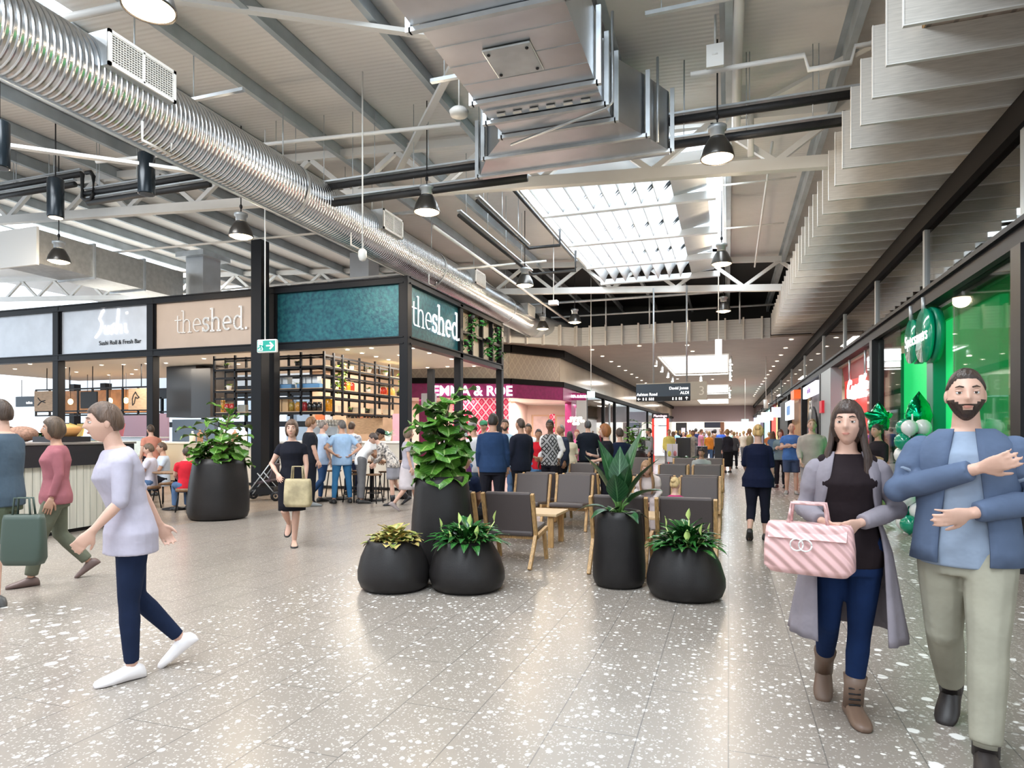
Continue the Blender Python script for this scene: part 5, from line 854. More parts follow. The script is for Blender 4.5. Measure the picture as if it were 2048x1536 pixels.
lily(P2_, .40, .27, 110, 'peace lily with lime buds in the left bowl planter pair', 'lily', seed=4, spathes=((-.26, -.05, .17), (-.04, -.12, .24), (.05, -.05, .22), (.16, -.15, .13), (.28, 0, .26), (-.1, -.2, .08))); lily(P4_, .41, .25, 110, 'dark peace lily in the right bowl planter', 'lily', seed=6, spathes=((-.18, -.02, .22), (.03, -.05, .30), (.14, -.1, .17), (.2, .05, .16), (.02, -.16, .12)))
lily(P1_, .40, .22, 90, 'yellow and pink mottled croton in the leftmost bowl planter', 'croton', L=.14, W=.095, seed=9, shp=(.2, .7, 1, .95, .6, 0), h=.14)
# ================================================================ lounge seating
def lounge():
    t = thing('lounge_chair', (0, 0, 0), 0, 'x', 'lounge chair', 'lounge chairs in the seating rows')
    MB().obox((0, .12, .385), (.54, .56, .07), (R(4), 0, 0)).build('seat', M['taupe'], t, .025); MB().obox((0, -.17, .60), (.54, .06, .50), (R(14), 0, 0)).build('backrest', M['taupe'], t, .02)
    MB().obox((0, -.10, .345), (.54, .04, .02)).build('back_seam', mat('seam_grey', (.3, .27, .25), .5), t)
    for s in (-1, 1):
        x = s * .295; P = lambda y, z: (x, y, z)
        MB().bar(P(-.10, .30), P(-.26, .83), .04, .055).build('back_post', M['oak'], t, .006); MB().bar(P(-.12, .34), P(-.36, 0), .04, .055).build('leg', M['oak'], t, .006); MB().bar(P(.22, .36), P(.34, 0), .04, .055).build('leg', M['oak'], t, .006); MB().bar(P(-.13, .32), P(.34, .375), .04, .05).build('side_rail', M['oak'], t, .006)
    MB().box(-.28, .28, .16, .20, .30, .35).box(-.28, .28, -.12, -.08, .30, .34).build('cross_rail', M['oak'], t, .004); return t
lc = lounge(); first = True
rows = [(7.15, 0), (10.05, 180), (10.95, 0), (13.9, 180), (14.8, 0), (17.8, 180), (18.6, 0)]
dist = ['in the first row nearest the planters', 'in the second row, facing the camera', 'in the third row, back to the camera', 'in the fourth row, facing the camera', 'in the fifth row, back to the camera', 'in the sixth row, facing the camera', 'in the rearmost row']
for ri, (y, a) in enumerate(rows):
    for xi, x in enumerate((-3.08, -2.37, -1.12, -.42)):
        lab = f'taupe oak-legged lounge chair {dist[ri]}, {["leftmost", "second from left", "third from left", "rightmost"][xi]}'
        if first: lc.location = (x, y, 0); lc.rotation_euler.z = R(a); lc['label'] = lab; first = False
        else: dup(lc, (x, y, 0), R(a), lab)
tb = thing('coffee_table', (0, 0, 0), 0, 'x', 'coffee table'); MB().box(-.55, .55, -.33, .33, .415, .45).build('tabletop', M['oaktop'], tb, .005)
for sx in (-1, 1):
    for sy in (-1, 1): MB().box(sx * .46 - .035, sx * .46 + .035, sy * .27 - .03, sy * .27 + .03, 0, .415).build('leg', M['oak'], tb, .005)
for i, (x, y, l) in enumerate(((-2.68, 8.5, 'oak coffee table in the nearest left seating group'), (-.8, 8.6, 'oak coffee table in the nearest right seating group'), (-2.7, 12.4, 'oak coffee table in the second left seating group'), (-.8, 12.4, 'oak coffee table in the second right seating group'))):
    if i == 0: tb.location = (x, y, 0); tb['label'] = l
    else: dup(tb, (x, y, 0), 0, l)
# ================================================================ high table and stools in front of the shed
xa, xb = x_at(632, 12.85), x_at(806, 12.85); t = thing('communal_table', ((xa + xb) / 2, 12.85, 0), 0, 'rounded timber communal table on black pedestals before the bar', 'table'); L_ = (xb - xa) / 2; tp = MB()
out = [(L_ - .4 + .4 * math.cos(a), .4 * math.sin(a)) for a in [R(-90 + 15 * i) for i in range(13)]] + [(-L_ + .4 - .4 * math.cos(a), -.4 * math.sin(a)) for a in [R(-90 + 15 * i) for i in range(13)]]
tp.ring_loft([[(x, y, z) for x, y in out] for z in (.86, .90)], sm=False); tp.build('tabletop', M['brown'], t)
for s in (-.6, .35): MB().tube([(s, 0, .03), (s, 0, .86)], .05, 10).build('pedestal', M['black'], t); MB().lathe([(.001, 0), (.32, 0), (.32, .025), (.06, .05)], 24, (s, 0, 0)).build('base', M['black'], t)
st = thing('stool', (0, 0, 0), 0, 'x', 'stool', 'stools at the communal table'); MB().lathe([(.001, .60), (.17, .60), (.175, .63), (.001, .64)], 18).build('seat', M['brown'], st)
for k in range(4): a = R(45 + 90 * k); MB().tube([(math.cos(a) * .12, math.sin(a) * .12, .60), (math.cos(a) * .20, math.sin(a) * .20, 0)], .014, 6).build('leg', M['black'], st)
MB().lathe([(.155, .22), (.165, .23)], 16, caps=False).tube([(math.cos(a) * .16, math.sin(a) * .16, .22) for a in [R(30 * i) for i in range(13)]], .01, 5).build('foot_ring', M['black'], st)
for i, (u, y, l) in enumerate(((668, 13.35, 'stool at the left end of the communal table'), (712, 13.4, 'stool behind the communal table left of the pedestal'), (748, 12.35, 'stool in front of the communal table near the black-sleeved woman'), (772, 13.4, 'stool at the right behind the communal table'), (704, 12.4, 'stool in front of the communal table by the blue shirt man'))):
    x = x_at(u, y)
    if i == 0: st.location = (x, y, 0); st['label'] = l
    else: dup(st, (x, y, 0), 0, l)
for i, u in enumerate((745, 752, 760)): tag(MB().lathe([(.03, 0), (.042, .11), (.038, .11), (.028, .01)], 10, (x_at(u, 12.7), 12.7 - .06 * (i % 2), .90)).build('paper_cup', M['white']), ['left', 'middle', 'right'][i] + ('most' if i != 1 else '') + ' white cup on the communal table', 'cup', 'cups on the communal table')
# pram
x, y = ground(530, 1000); t = thing('stroller', (x, y, 0), R(-70), 'dark folding stroller by the tall black column', 'stroller'); fr_ = MB(); fr_.tube([(-.2, -.35, .12), (-.2, .3, 1.0), (.2, .3, 1.0), (.2, -.35, .12)], .014, 6).tube([(-.2, .32, .12), (-.2, -.1, .62)], .012, 6).tube([(.2, .32, .12), (.2, -.1, .62)], .012, 6); fr_.build('frame', M['galv'], t)
MB().obox((0, .0, .42), (.36, .4, .06), (R(10), 0, 0)).obox((0, .2, .62), (.36, .05, .45), (R(-20), 0, 0)).build('seat', mat('plum_fabric', (.07, .05, .06), .8), t, .02); MB().box(-.17, .17, -.15, .25, .14, .3).build('basket', M['black'], t)
for a, b_ in ((-.24, -.35), (.24, -.35), (-.24, .32), (.24, .32)): MB().lathe([(.06, -.02), (.11, -.02), (.11, .02), (.06, .02)], 20, caps=False).xform(lambda p: Vector((p.z + a, p.x + b_, p.y + .11))).ell((a, b_, .11), (.025, .03, .03)).build('wheel', M['black'], t)
# ================================================================ balloons
cb = (2.62, 11.1); gb = mat('green_balloon', (.0, .30, .17), .12, coat=.6); wb = mat('white_balloon', (.82, .84, .83), .15, coat=.5); foil = mat('green_foil', (.0, .33, .12), .12, .9, noise=.2, nscale=6, bump=.8, bscale=7)
t0 = {}
def balloon(x, y, z, m, r_, lab):
    t = thing('balloon', (x, y, z), 0, lab, 'balloon', 'balloons on the balloon column'); MB().lathe([(.001, r_ * 1.02), (r_ * .5, r_ * .9), (r_ * .85, r_ * .55), (r_, 0.05 * r_), (r_ * .9, -r_ * .5), (r_ * .5, -r_ * .92), (r_ * .12, -r_ * 1.12), (r_ * .1, -r_ * 1.2)][::-1], 18).build('skin', m, t); MB().lathe([(.001, -r_ * 1.15), (.02, -r_ * 1.25)], 8).build('knot', m, t)
k = 0; random.seed(12)
for lev in range(8):
    for j in range(3):
        a = lev * .9 + j * 2.094; z = .16 + lev * .205; g_ = (lev + j) % 2 == 0; hgt = ['floor level', 'second tier', 'third tier', 'fourth tier', 'fifth tier', 'sixth tier', 'seventh tier', 'top tier'][lev]
        balloon(cb[0] + .13 * math.cos(a), cb[1] + .13 * math.sin(a), z, gb if g_ else wb, random.uniform(.115, .14), f'{"green" if g_ else "white"} balloon in the {hgt} of the column, {["left", "right", "rear"][j]} one'); k += 1
tag(MB().tube([(cb[0], cb[1], .02), (cb[0], cb[1], 1.8)], .012, 6).lathe([(.001, 0), (.12, 0), (.12, .02)], 16, (cb[0], cb[1], 0)).build('balloon_pole', M['white']), 'thin white pole running up the balloon column', 'pole')
def star(x, y, z, r_, lab, pts=5, inner=.5, th=.22, rz=0, sq=1.):
    t = thing('foil_balloon', (x, y, z), rz, lab, 'foil balloon'); b = MB(); n = pts * 8; rings = []
    for lvl, yy in ((.02, -th), (.35, -th * .92), (.7, -th * .6), (.92, -th * .25), (1, 0), (.92, th * .25), (.7, th * .6), (.35, th * .92), (.02, th)):
        rg = []
        for i in range(n):
            a = 2 * math.pi * i / n + math.pi / 2; ph = (i % (n // pts)) / (n // pts); tri = abs(ph - .5) * 2; rr_ = r_ * (inner + (1 - inner) * tri ** 1.3) if pts > 1 else r_
            if pts == 1: rr_ = r_ * (.78 + .42 * max(0, math.sin(a)) ** 6)
            rg.append((math.cos(a) * rr_ * lvl * sq, yy * (1 + .08 * math.cos(pts * 2 * (a))) * 1.0, math.sin(a) * rr_ * lvl))
        rings.append(rg)
    b.ring_loft(rings); b.build('foil_skin', foil, t); MB().tube([(0, 0, -r_ * .8), (0, .02, -z + .9)], .004, 4).build('ribbon', M['white'], t)
x, y = at_d(1757, 12.0); star(x, y, EYE + (868 - 836) * 12 / FPX, .30, 'star shaped green foil balloon left of the balloon column', rz=R(25)); x, y = at_d(1838, 10.2); star(x, y, EYE + (868 - 832) * 10.2 / FPX, .33, 'teardrop green foil balloon above the balloon column', pts=1, th=.17, rz=R(15), sq=.80)
# ================================================================ people
SC2 = bpy.data.scenes.new('tmp')
def fuse(mb, voxel, sm=6, adapt=0):
    me = mb.mesh('tmp', M['white']); o = bpy.data.objects.new('tmp', me); SC2.collection.objects.link(o)
    r = o.modifiers.new('r', 'REMESH'); r.mode = 'VOXEL'; r.voxel_size = voxel; r.adaptivity = adapt
    s = o.modifiers.new('s', 'SMOOTH'); s.factor = .5; s.iterations = sm
    with bpy.context.temp_override(scene=SC2, view_layer=SC2.view_layers[0]):
        dg = bpy.context.evaluated_depsgraph_get(); dg.update(); e = o.evaluated_get(dg); m2 = bpy.data.meshes.new_from_object(e, depsgraph=dg)
    bpy.data.objects.remove(o); bpy.data.meshes.remove(me); m2.materials.clear()
    m2.polygons.foreach_set('use_smooth', [True] * len(m2.polygons)); return m2
def meshobj(name, me, mats, parent):
    for m in (mats if isinstance(mats, (list, tuple)) else [mats]): me.materials.append(m)
    o = bpy.data.objects.new(name, me); C.objects.link(o); o.parent = parent; return o
def join_mb(me, mb):
    """append MB geometry (already smooth) to mesh me through bmesh-free python lists"""
    v = [tuple(x.co) for x in me.vertices]; f = [tuple(p.vertices) for p in me.polygons]; n = len(v)
    out = MB(); out.v = v + mb.v; out.f = f + [tuple(i + n for i in q) for q in mb.f]; out.mi = [0] * len(f) + mb.mi; out.sm = [True] * len(f) + mb.sm; return out
cl = lambda x, a=0., b=1.: max(a, min(b, x))
SKIN = {'fair': (.62, .38, .29), 'mid': (.50, .28, .19), 'tan': (.38, .20, .12), 'dark': (.16, .08, .05)}
def skinm(k): return mat('skin_' + k, SKIN[k], .5, noise=.06, nscale=6, bump=.03, bscale=200)
def cloth(name, c, pat=0): return mat('cloth_' + name, c, .9, noise=.10, nscale=5, bump=.3, bscale=14, spec=.15)
def head_mb(b, cen, turn, nod, female, lod, mats_off=0, beard=False):
    n, m_ = (48, 36) if lod == 0 else ((22, 16) if lod == 1 else (12, 9)); M3 = Euler((nod, 0, turn)).to_matrix(); k0 = len(b.v); rings = []; e = math.exp
    for i in range(m_ + 1):
        lt = -math.pi / 2 + math.pi * (i + .1) / (m_ + .2); ring = []
        for j in range(n):
            s = j / n * 2 * math.pi; a = s - .35 * math.sin(s)
            x, y, z = .074 * math.sin(a) * math.cos(lt), .094 * math.cos(a) * math.cos(lt), .118 * math.sin(lt)
            t = cl((-.02 - z) / .09); x *= 1 - .32 * t; y = y * (1 - .10 * t) + .010 * t if y > 0 else y * (1 - .45 * t)
            if z > .03: y *= 1 + .06 * cl(z / .1) * (1 if y < 0 else -.6)
            if y > .01 and lod < 2:
                ng = cl((.035 - z) / .055) if z > -.022 else cl((z + .036) / .014)
                y += .026 * e(-(x / .0115) ** 2) * ng ** 1.3 - .012 * e(-((abs(x) - .032) / .015) ** 2 - ((z - .012) / .012) ** 2) + .004 * e(-((z - .034) / .009) ** 2) * e(-(x / .05) ** 2) + .005 * e(-(x / .022) ** 2 - ((z + .055) / .010) ** 2) + .007 * e(-(x / .02) ** 2 - ((z + .092) / .014) ** 2) + .003 * e(-((abs(x) - .045) / .015) ** 2 - ((z + .02) / .018) ** 2)
            ring.append((x, y, z))
        rings.append(ring)
    f0 = len(b.f)
    if beard:
        bk_ = lambda p: p[1] > -.015 and p[2] < -.028 - .03 * cl(1 - abs(p[0]) / .05) + .02 * cl(abs(p[0]) / .06 - .6) and not (abs(p[0]) < .019 and -.064 < p[2] < -.046)
        rings = [[(p[0] * 1.05, p[1] + .004, p[2] - .001) if bk_(p) or (abs(p[0]) < .03 and -.048 < p[2] < -.038 and p[1] > 0) else p for p in r_] for r_ in rings]
    b.ring_loft(rings)
    if beard:
        for q in range(f0, len(b.f)):
            c_ = [sum(b.v[i][t] for i in b.f[q]) / len(b.f[q]) for t in range(3)]
            if bk_(c_) or (abs(c_[0]) < .03 and -.049 < c_[2] < -.037 and c_[1] > 0): b.mi[q] = 4
    if lod < 2:
        for s in (-1, 1):
            b.ell((s * .0315, .0745, .011), (.0135, .012, .0085), n=10, m_=8, mi=2); b.ell((s * .0315, .0845, .011), (.0062, .0028, .0064), n=8, m_=5, mi=3)
            b.ell((s * .073, -.005, -.005), (.009, .02, .03), (0, 0, s * .35), n=8, m_=6)
            b.tube([(s * .016, .089, .035), (s * .032, .088, .040), (s * .047, .077, .035)], [.0035, .004, .002], 5, mi=4)
            b.ell((s * .0315, .0775, .0185), (.0165, .0115, .0065), n=8, m_=5)
        b.ell((0, .0905, -.0515), (.021, .006, .0032), n=10, m_=6, mi=1); b.ell((0, .0895, -.057), (.017, .0065, .0040), n=10, m_=6, mi=1)
    b.xform(lambda p: cen + M3 @ p, k0)
def hair_mb(style, cen, turn, nod, lod):
    b = MB(); M3 = Euler((nod, 0, turn)).to_matrix(); n, m_ = (40, 26) if lod == 0 else (24, 16); rings = []
    ff = {'short': (.058, .0, -.055), 'crop': (.068, .02, -.045), 'bob': (.055, -.085, -.10), 'long': (.052, -.10, -.11), 'bun': (.06, .01, -.045), 'balding': (.125, .03, -.05), 'curly': (.055, -.01, -.07)}[style]
    th = {'short': 1.10, 'crop': 1.06, 'bob': 1.20, 'long': 1.14, 'bun': 1.10, 'balding': 1.05, 'curly': 1.20}[style]
    for i in range(m_ + 1):
        lt = -math.pi / 2 + math.pi * (i + .1) / (m_ + .2); ring = []
        for j in range(n):
            a = 2 * math.pi * j / n; z = .118 * math.sin(lt); f = abs((a + math.pi) % (2 * math.pi) - math.pi) / math.pi   # 0 front .. 1 back
            hl = ff[0] + (ff[1] - ff[0]) * cl((f - .22) / .16) if f < .5 else ff[1] + (ff[2] - ff[1]) * cl((f - .5) / .2)
            k = cl((z - hl) / .014 + .5); s = .84 + (th - .84) * k + (.012 * math.sin(a * 9 + z * 60) + .008 * math.sin(a * 17 - z * 90)) * k * (2.2 if style == 'curly' else 1)
            x, y = .076 * math.sin(a) * math.cos(lt) * s, .096 * math.cos(a) * math.cos(lt) * s; t = cl((-.02 - z) / .09); y = y if y > 0 else y * (1 - .25 * t); ring.append((x, y - .004, z * s + (.004 if z > 0 else 0)))
        rings.append(ring)
    b.ring_loft(rings)
    if style == 'bun': b.ell((0, -.085, .075), (.045, .04, .042), n=14, m_=10)
    if style == 'pony': b.tube([(0, -.09, .05), (0, -.16, .0), (0, -.13, -.16)], [.03, .035, .01], 8)
    b.xform(lambda p: cen + M3 @ p)
    if style == 'long':
        k0 = len(b.v); out = []
        for z, w_, y0, y1 in ((.06, .080, -.095, .0), (-.02, .092, -.105, .045), (-.10, .100, -.105, .055), (-.17, .120, -.11, .075), (-.26, .125, -.12, .10), (-.36, .115, -.12, .10), (-.43, .09, -.10, .085)):
            r_ = []
            for q in range(15): a = R(-125 + 250 * q / 14); x = math.sin(a) * w_; y = -math.cos(a) * (abs(y0) if abs(a) < R(90) else y1) ; r_.append((x, y, z))
            for q in range(14, -1, -1): a = R(-125 + 250 * q / 14); x = math.sin(a) * (w_ - .022); y = -math.cos(a) * ((abs(y0) - .02) if abs(a) < R(90) else y1); r_.append((x, y, z))
            out.append(r_)
        b.ring_loft(out); b.xform(lambda p: cen + M3 @ p, k0)
    return b
def hand_mb(b, W, d, nrm, side, curl=.5, lod=0, sc=1.):
    d = Vector(d).normalized(); nrm = Vector(nrm); nrm = (nrm - d * nrm.dot(d)).normalized(); s = d.cross(nrm) * side; W = Vector(W)
    def rg(c, a, h): return [c + s * math.cos(t) * a + nrm * math.sin(t) * h for t in (2 * math.pi * k / 10 for k in range(10))]
    b.ring_loft([rg(W - d * .015, .025 * sc, .019 * sc), rg(W + d * .02 * sc, .031 * sc, .017 * sc), rg(W + d * .06 * sc, .041 * sc, .016 * sc), rg(W + d * .09 * sc, .042 * sc, .013 * sc), rg(W + d * .1 * sc, .036 * sc, .009 * sc)])
    if lod > 1: b.tube([W + d * .08 * sc, W + d * .12 * sc + nrm * .02, W + d * .14 * sc + nrm * .05 * curl], [.034 * sc, .03 * sc, .02 * sc], 6, flat=.5); return
    for i, (o, L, r_) in enumerate(((-.0315, .066, .0078), (-.0105, .078, .0088), (.0105, .084, .009), (.0315, .075, .0088))):
        p = W + (d * .088 + s * o) * sc; pts = [p]; dd = d + s * o * 2.2; c_ = curl * (1 + .12 * (1.5 - i))
        for q, f in enumerate((.45, .32, .23)): c2 = c_ * (.5 + .5 * q); dd = (dd * math.cos(c2) + nrm * math.sin(c2)).normalized(); pts.append(pts[-1] + dd * L * f * sc)
        b.tube(pts, [r_ * sc, r_ * .97 * sc, r_ * .9 * sc, r_ * .75 * sc], 7, round_=True)
    p = W + (d * .028 + s * .026) * sc; dd = (d * .75 + s * .75 + nrm * .25).normalized(); p2 = p + dd * .036 * sc; d2 = (d * .9 + s * .3 + nrm * .5 * (.3 + curl)).normalized()
    b.tube([p, p2, p2 + d2 * .03 * sc, p2 + d2 * .052 * sc], [.0145 * sc, .0115 * sc, .0105 * sc, .008 * sc], 7, round_=True)
def foot_rings(b, A, yaw, pitch, infl=0., hcut=1., lift=0.):
    M3 = Euler((pitch, 0, yaw)).to_matrix(); rings = []
    for y, w_, h in ((-.078, .016, .03), (-.066, .031, .062), (-.03, .036, .088), (.02, .036, .085), (.07, .041, .062), (.12, .046, .046), (.16, .042, .036), (.19, .028, .026), (.202, .010, .016)):
        r_ = []; w2, h2 = w_ + infl, h * hcut + infl; yy = y * (1 + infl * 3)
        for k in range(12):
            t = 2 * math.pi * k / 12; x = w2 * math.copysign(abs(math.cos(t)) ** .7, math.cos(t)); z = math.sin(t); z = (h2 * .42 + h2 * .58 * z) if z > 0 else (h2 * .42 + h2 * .42 * math.copysign(abs(z) ** .5, z)); r_.append(A + M3 @ Vector((x, yy, z - .085 + lift)))
        rings.append(r_)
    b.ring_loft(rings)
ARMS = {'down': ((.225, -.02, 1.15), (.235, .05, .90)), 'hips': ((.36, -.10, 1.17), (.19, -.13, 1.04)), 'crossed': ((.235, .07, 1.16), (.0, .20, 1.20)), 'phone': ((.215, .02, 1.14), (.10, .24, 1.20)), 'bag': ((.24, -.02, 1.15), (.16, .20, 1.10)),
        'reach': ((.22, .16, 1.20), (.15, .38, 1.08)), 'fwd': ((.225, .05, 1.15), (.20, .22, .98)), 'back': ((.235, -.12, 1.17), (.24, -.20, .93)), 'chest': ((.27, .06, 1.18), (-.06, .19, 1.30)), 'waist': ((.27, .0, 1.16), (.03, .20, 1.10)), 'pocket': ((.26, -.04, 1.16), (.19, .03, .96)), 'lap': ((.21, .08, 1.17), (.10, .30, 1.06)), 'low': ((.215, .02, 1.14), (.21, .10, .90)), 'hold': ((.30, .02, 1.15), (.18, .20, 1.02))}
def leg_pts(kind, s, hipz):
    h = (s * .092, 0, hipz)
    return {'stand': [h, (s * .10, .01, .50), (s * .11, -.01, .085)], 'wide': [h, (s * .14, .01, .50), (s * .17, -.01, .085)], 'fwd': [h, (s * .09, .14, .52), (s * .085, .22, .085)], 'bk': [h, (s * .09, -.04, .50), (s * .085, -.30, .17)], 'lift': [h, (s * .09, .06, .50), (s * .08, -.25, .30)], 'sit': [h, (s * .12, .42, hipz + .0), (s * .12, .44, .085)], 'plant': [h, (s * .06, .02, .5), (s * .03, .0, .085)]}[kind]
def person(x, y, h, phi, label, skin='fair', female=False, hair='short', haircol=(.05, .03, .02), top=('tee', (.8, .8, .8)), bottom=('trousers', (.05, .06, .1)), shoes=(.02, .02, .02), arms=('down', 'down'), legs=('stand', 'stand'), lean=0., turn=0., nod=0., lod=1, jacket=None, cap=None, beard=False, name='person', boots=False, seat=0., abs_rz=None, curl=.5, extra=None, stout=1., bow=0.):
    rz = (math.atan2(-x, y) + R(phi)) if abs_rz is None else R(abs_rz); s_ = h / 1.75; root = thing(name, (x, y, 0), rz, label, 'person', None, s_); vox = (.009, .014, .028)[lod]; k_ = int(abs(hash(label)) % 997)
    dz = -(.93 - seat / s_) if seat else 0.; hipz = .93 + dz; ca, sa = math.cos(R(lean)), math.sin(R(lean))
    def U(p):
        p = Vector(p); q = p.z - .93
        if q > 0: t = cl(q / .25); a = R(lean) * t; y_, z_ = p.y, q; p = Vector((p.x, y_ * math.cos(a) + z_ * math.sin(a), .93 + z_ * math.cos(a) - y_ * math.sin(a)))
        return Vector((p.x, p.y, p.z + dz))
    if female: TR = [(.80, .10, .10), (.86, .168, .118), (.93, .178, .122), (1.02, .150, .105), (1.10, .128, .094), (1.20, .140, .102), (1.30, .152, .120), (1.36, .155, .105), (1.405, .140, .085), (1.44, .100, .068), (1.475, .062, .056)]
    else: TR = [(.80, .10, .10), (.86, .160, .112), (.93, .168, .118), (1.02, .160, .114), (1.10, .155, .110), (1.20, .168, .116), (1.30, .180, .122), (1.36, .185, .114), (1.41, .165, .094), (1.45, .115, .075), (1.485, .070, .062)]
    TR = [(z, a * (1 + (stout - 1) * (1 if 0.85 < z < 1.3 else .4)), c * stout) for z, a, c in TR]
    def torso(b, z0, z1, inf, flare=0.):
        zs = [z0] + [z for z, _, _ in TR if z0 < z < z1] + [z1]; rings = []
        for z in zs:
            for (za, ra, ca_), (zb, rb, cb_) in zip(TR, TR[1:]):
                if za <= z <= zb: k = (z - za) / (zb - za); rx, ry = ra + (rb - ra) * k, ca_ + (cb_ - ca_) * k; break
            else: rx, ry = TR[-1][1:] if z > 1 else TR[1][1:]
            if z < .9: rx, ry = max(rx, TR[1][1]), max(ry, TR[1][2])
            if rx < .09: rx += inf * .5; ry += inf * .5
            else: rx += inf; ry += inf
            f = 1 + flare * cl((1.1 - z) / .3)
            rings.append([U((rx * f * math.cos(t), ry * f * math.sin(t) + (.012 if female and 1.25 < z < 1.35 and math.sin(t) > 0 else 0) - (.01 if z > 1.4 else 0), z)) for t in (2 * math.pi * q / 20 for q in range(20))])
        b.ring_loft(rings)
    sw = .150 if female else .178; A = []
    for s, nm in ((1, arms[1]), (-1, arms[0])):   # arms=(left, right) ; +x is the right hand side of a figure facing +y
        e, w_ = ARMS[nm] if isinstance(nm, str) else nm; kx = .9 if female else 1
        A.append((s, U((s * sw, -.01, 1.375)), U((s * e[0] * kx, e[1], e[2])), U((s * w_[0] * kx, w_[1], w_[2])), nm))
    L_ = [(s, [Vector(p) for p in leg_pts(k, s, hipz)], k) for s, k in ((1, legs[1]), (-1, legs[0]))]
    ar = (.85 if female else 1.) * (.5 + .5 * stout)
    def arm(b, f0, f1, inf, taper=0.):
        for s, S, E, W, nm in A:
            P = [S, S.lerp(E, .5), E, E.lerp(W, .35), W]; rr = [.056 * ar, .049 * ar, .041 * ar, .040 * ar, .026 * ar]; T = [0, .25, .5, .7, 1.]
            pts, rd = [], []
            for p, r_, t in zip(P, rr, T):
                if t <= f1 + 1e-6: pts.append(p); rd.append(r_ + inf)
            if T[len(pts) - 1] < f1 - .02:
                i = len(pts) - 1; k = (f1 - T[i]) / (T[i + 1] - T[i]); pts.append(P[i].lerp(P[i + 1], k)); rd.append(rr[i] + (rr[i + 1] - rr[i]) * k + inf)
            b.tube(pts, rd, 12); b.ell(S, (.054 * ar + inf * .8,) * 3, n=10, m_=8)
            if f1 > .5: b.ell(E, (.042 * ar + inf,) * 3, n=10, m_=8)
    def leg(b, f1, inf, loose=0.):
        for s, (H, K, N), k in L_:
            P = [H + Vector((0, 0, .02)), H.lerp(K, .4), K, K.lerp(N, .3), N]; rr = [.098, .085, .058, .056, .036]; T = [0, .2, .5, .65, 1]; pts, rd = [], []
            rr = [r_ * (.94 if female else 1) * (.6 + .4 * stout) for r_ in rr]
            for p, r_, t in zip(P, rr, T):
                if t <= f1 + 1e-6: pts.append(p); rd.append(r_ + inf + loose * t)
            if T[len(pts) - 1] < f1 - .02:
                i = len(pts) - 1; q = (f1 - T[i]) / (T[i + 1] - T[i]); pts.append(P[i].lerp(P[i + 1], q)); rd.append(rr[i] + (rr[i + 1] - rr[i]) * q + inf + loose * f1)
            b.tube(pts, rd, 12); b.ell(P[0], (rr[0] + inf,) * 3, n=10, m_=8)
            if f1 > .5: b.ell(K, (rr[2] + inf + loose * .5,) * 3, n=10, m_=8)
    # body
    b = MB(); torso(b, .80, 1.47, 0); arm(b, 0, 1, 0); leg(b, 1, 0); b.tube([U((0, -.01, 1.42)), U((0, .0, 1.50)), U((0, .005, 1.59))], [.062, .052 if female else .058, .05], 14)
    for s, (H, K, N), k in L_: foot_rings(b, N, -s * R(8), R(-35) if k in ('bk',) else (R(-45) if k == 'lift' else 0))
    if lod == 0:
        for s, S, E, W, nm in A: hand_mb(b, W, W - E, (-s * .8, .0, -.1) if nm in ('down', 'back', 'fwd', 'low') else (0, -.8, .2) if nm not in ('hips', 'reach') else (-s, 0, -.5), -s, curl, 0, 1.0)
        bm_ = fuse(b, .0075, 4)
    else: bm_ = fuse(b, vox, 5 if lod < 2 else 2)
    ex = MB()
    if lod: 
        for s, S, E, W, nm in A: hand_mb(ex, W, W - E, (-s, 0, -.1), -s, curl, lod)
    hc = U((0, .024, 1.628)); hn = -R(lean) * .55 + R(nod); head_mb(ex, hc, R(turn), hn, female, lod, beard=beard)
    full = join_mb(bm_, ex); lipm = mat('lips_' + skin, tuple(c * f for c, f in zip(SKIN[skin], (.88, .62, .62))), .4); eyw = mat('eye_white', (.8, .8, .78), .2); iri = mat('iris', (.03, .018, .01), .15); hcm = mat('hair_%02x%02x%02x' % tuple(int(c * 255) for c in haircol), haircol, .5, noise=.3, nscale=30, bump=.4, bscale=90, stretch=(1, 1, .2))
    full.build('body', [skinm(skin), lipm, eyw, iri, hcm], root)
    if hair: hair_mb(hair, hc, R(turn), hn, lod).build('hair', hcm, root)
    if cap:
        c_ = MB(); c_.lathe([(.088, .03), (.09, .06), (.082, .10), (.05, .13), (.001, .138)], 20, sy=1.15); c_.ell((0, .115, .04), (.065, .065, .008), (R(-8), 0, 0), n=14, m_=5); M3 = Euler((hn, 0, R(turn))).to_matrix(); c_.xform(lambda p: hc + M3 @ p); c_.build('cap', cloth('cap%d' % int(cap[0] * 99), cap), root)
    cn = lambda c: '%02x%02x%02x' % tuple(int(v * 255) for v in c[:3])
    def pattern(kind, c):
        if kind == 'argyle': return MC.get('argyle') or patterned('argyle', (.012, .012, .015), (.32, .32, .33), 3.4, .2, rough=.9)
        if kind == 'floral': return mat('floral_cloth', (.75, .68, .62), .8, noise=0, nscale=22, col2=(.05, .05, .06))
        if kind == 'check': return mat('check_cloth', (.75, .77, .82), .8, nscale=18, col2=(.22, .26, .34))
        return cloth(cn(c), c)
    kind, c = top[0], top[1]; tm = pattern(top[2] if len(top) > 2 else '', c)
    f1 = {'tee': .30, 'shirt': .33, 'long': .95, 'vestarms': .95, 'tank': 0, 'dress': .22, 'polo': .36, 'elbow': .52}[kind]; g = MB(); z0 = .84 if kind != 'dress' else .9; z0 = .80 if kind in ('shirt', 'elbow') else z0
    torso(g, max(z0, .80), 1.462, .014 + (.008 if kind in ('shirt', 'elbow', 'long') else 0), .11 if kind != 'tank' else 0)
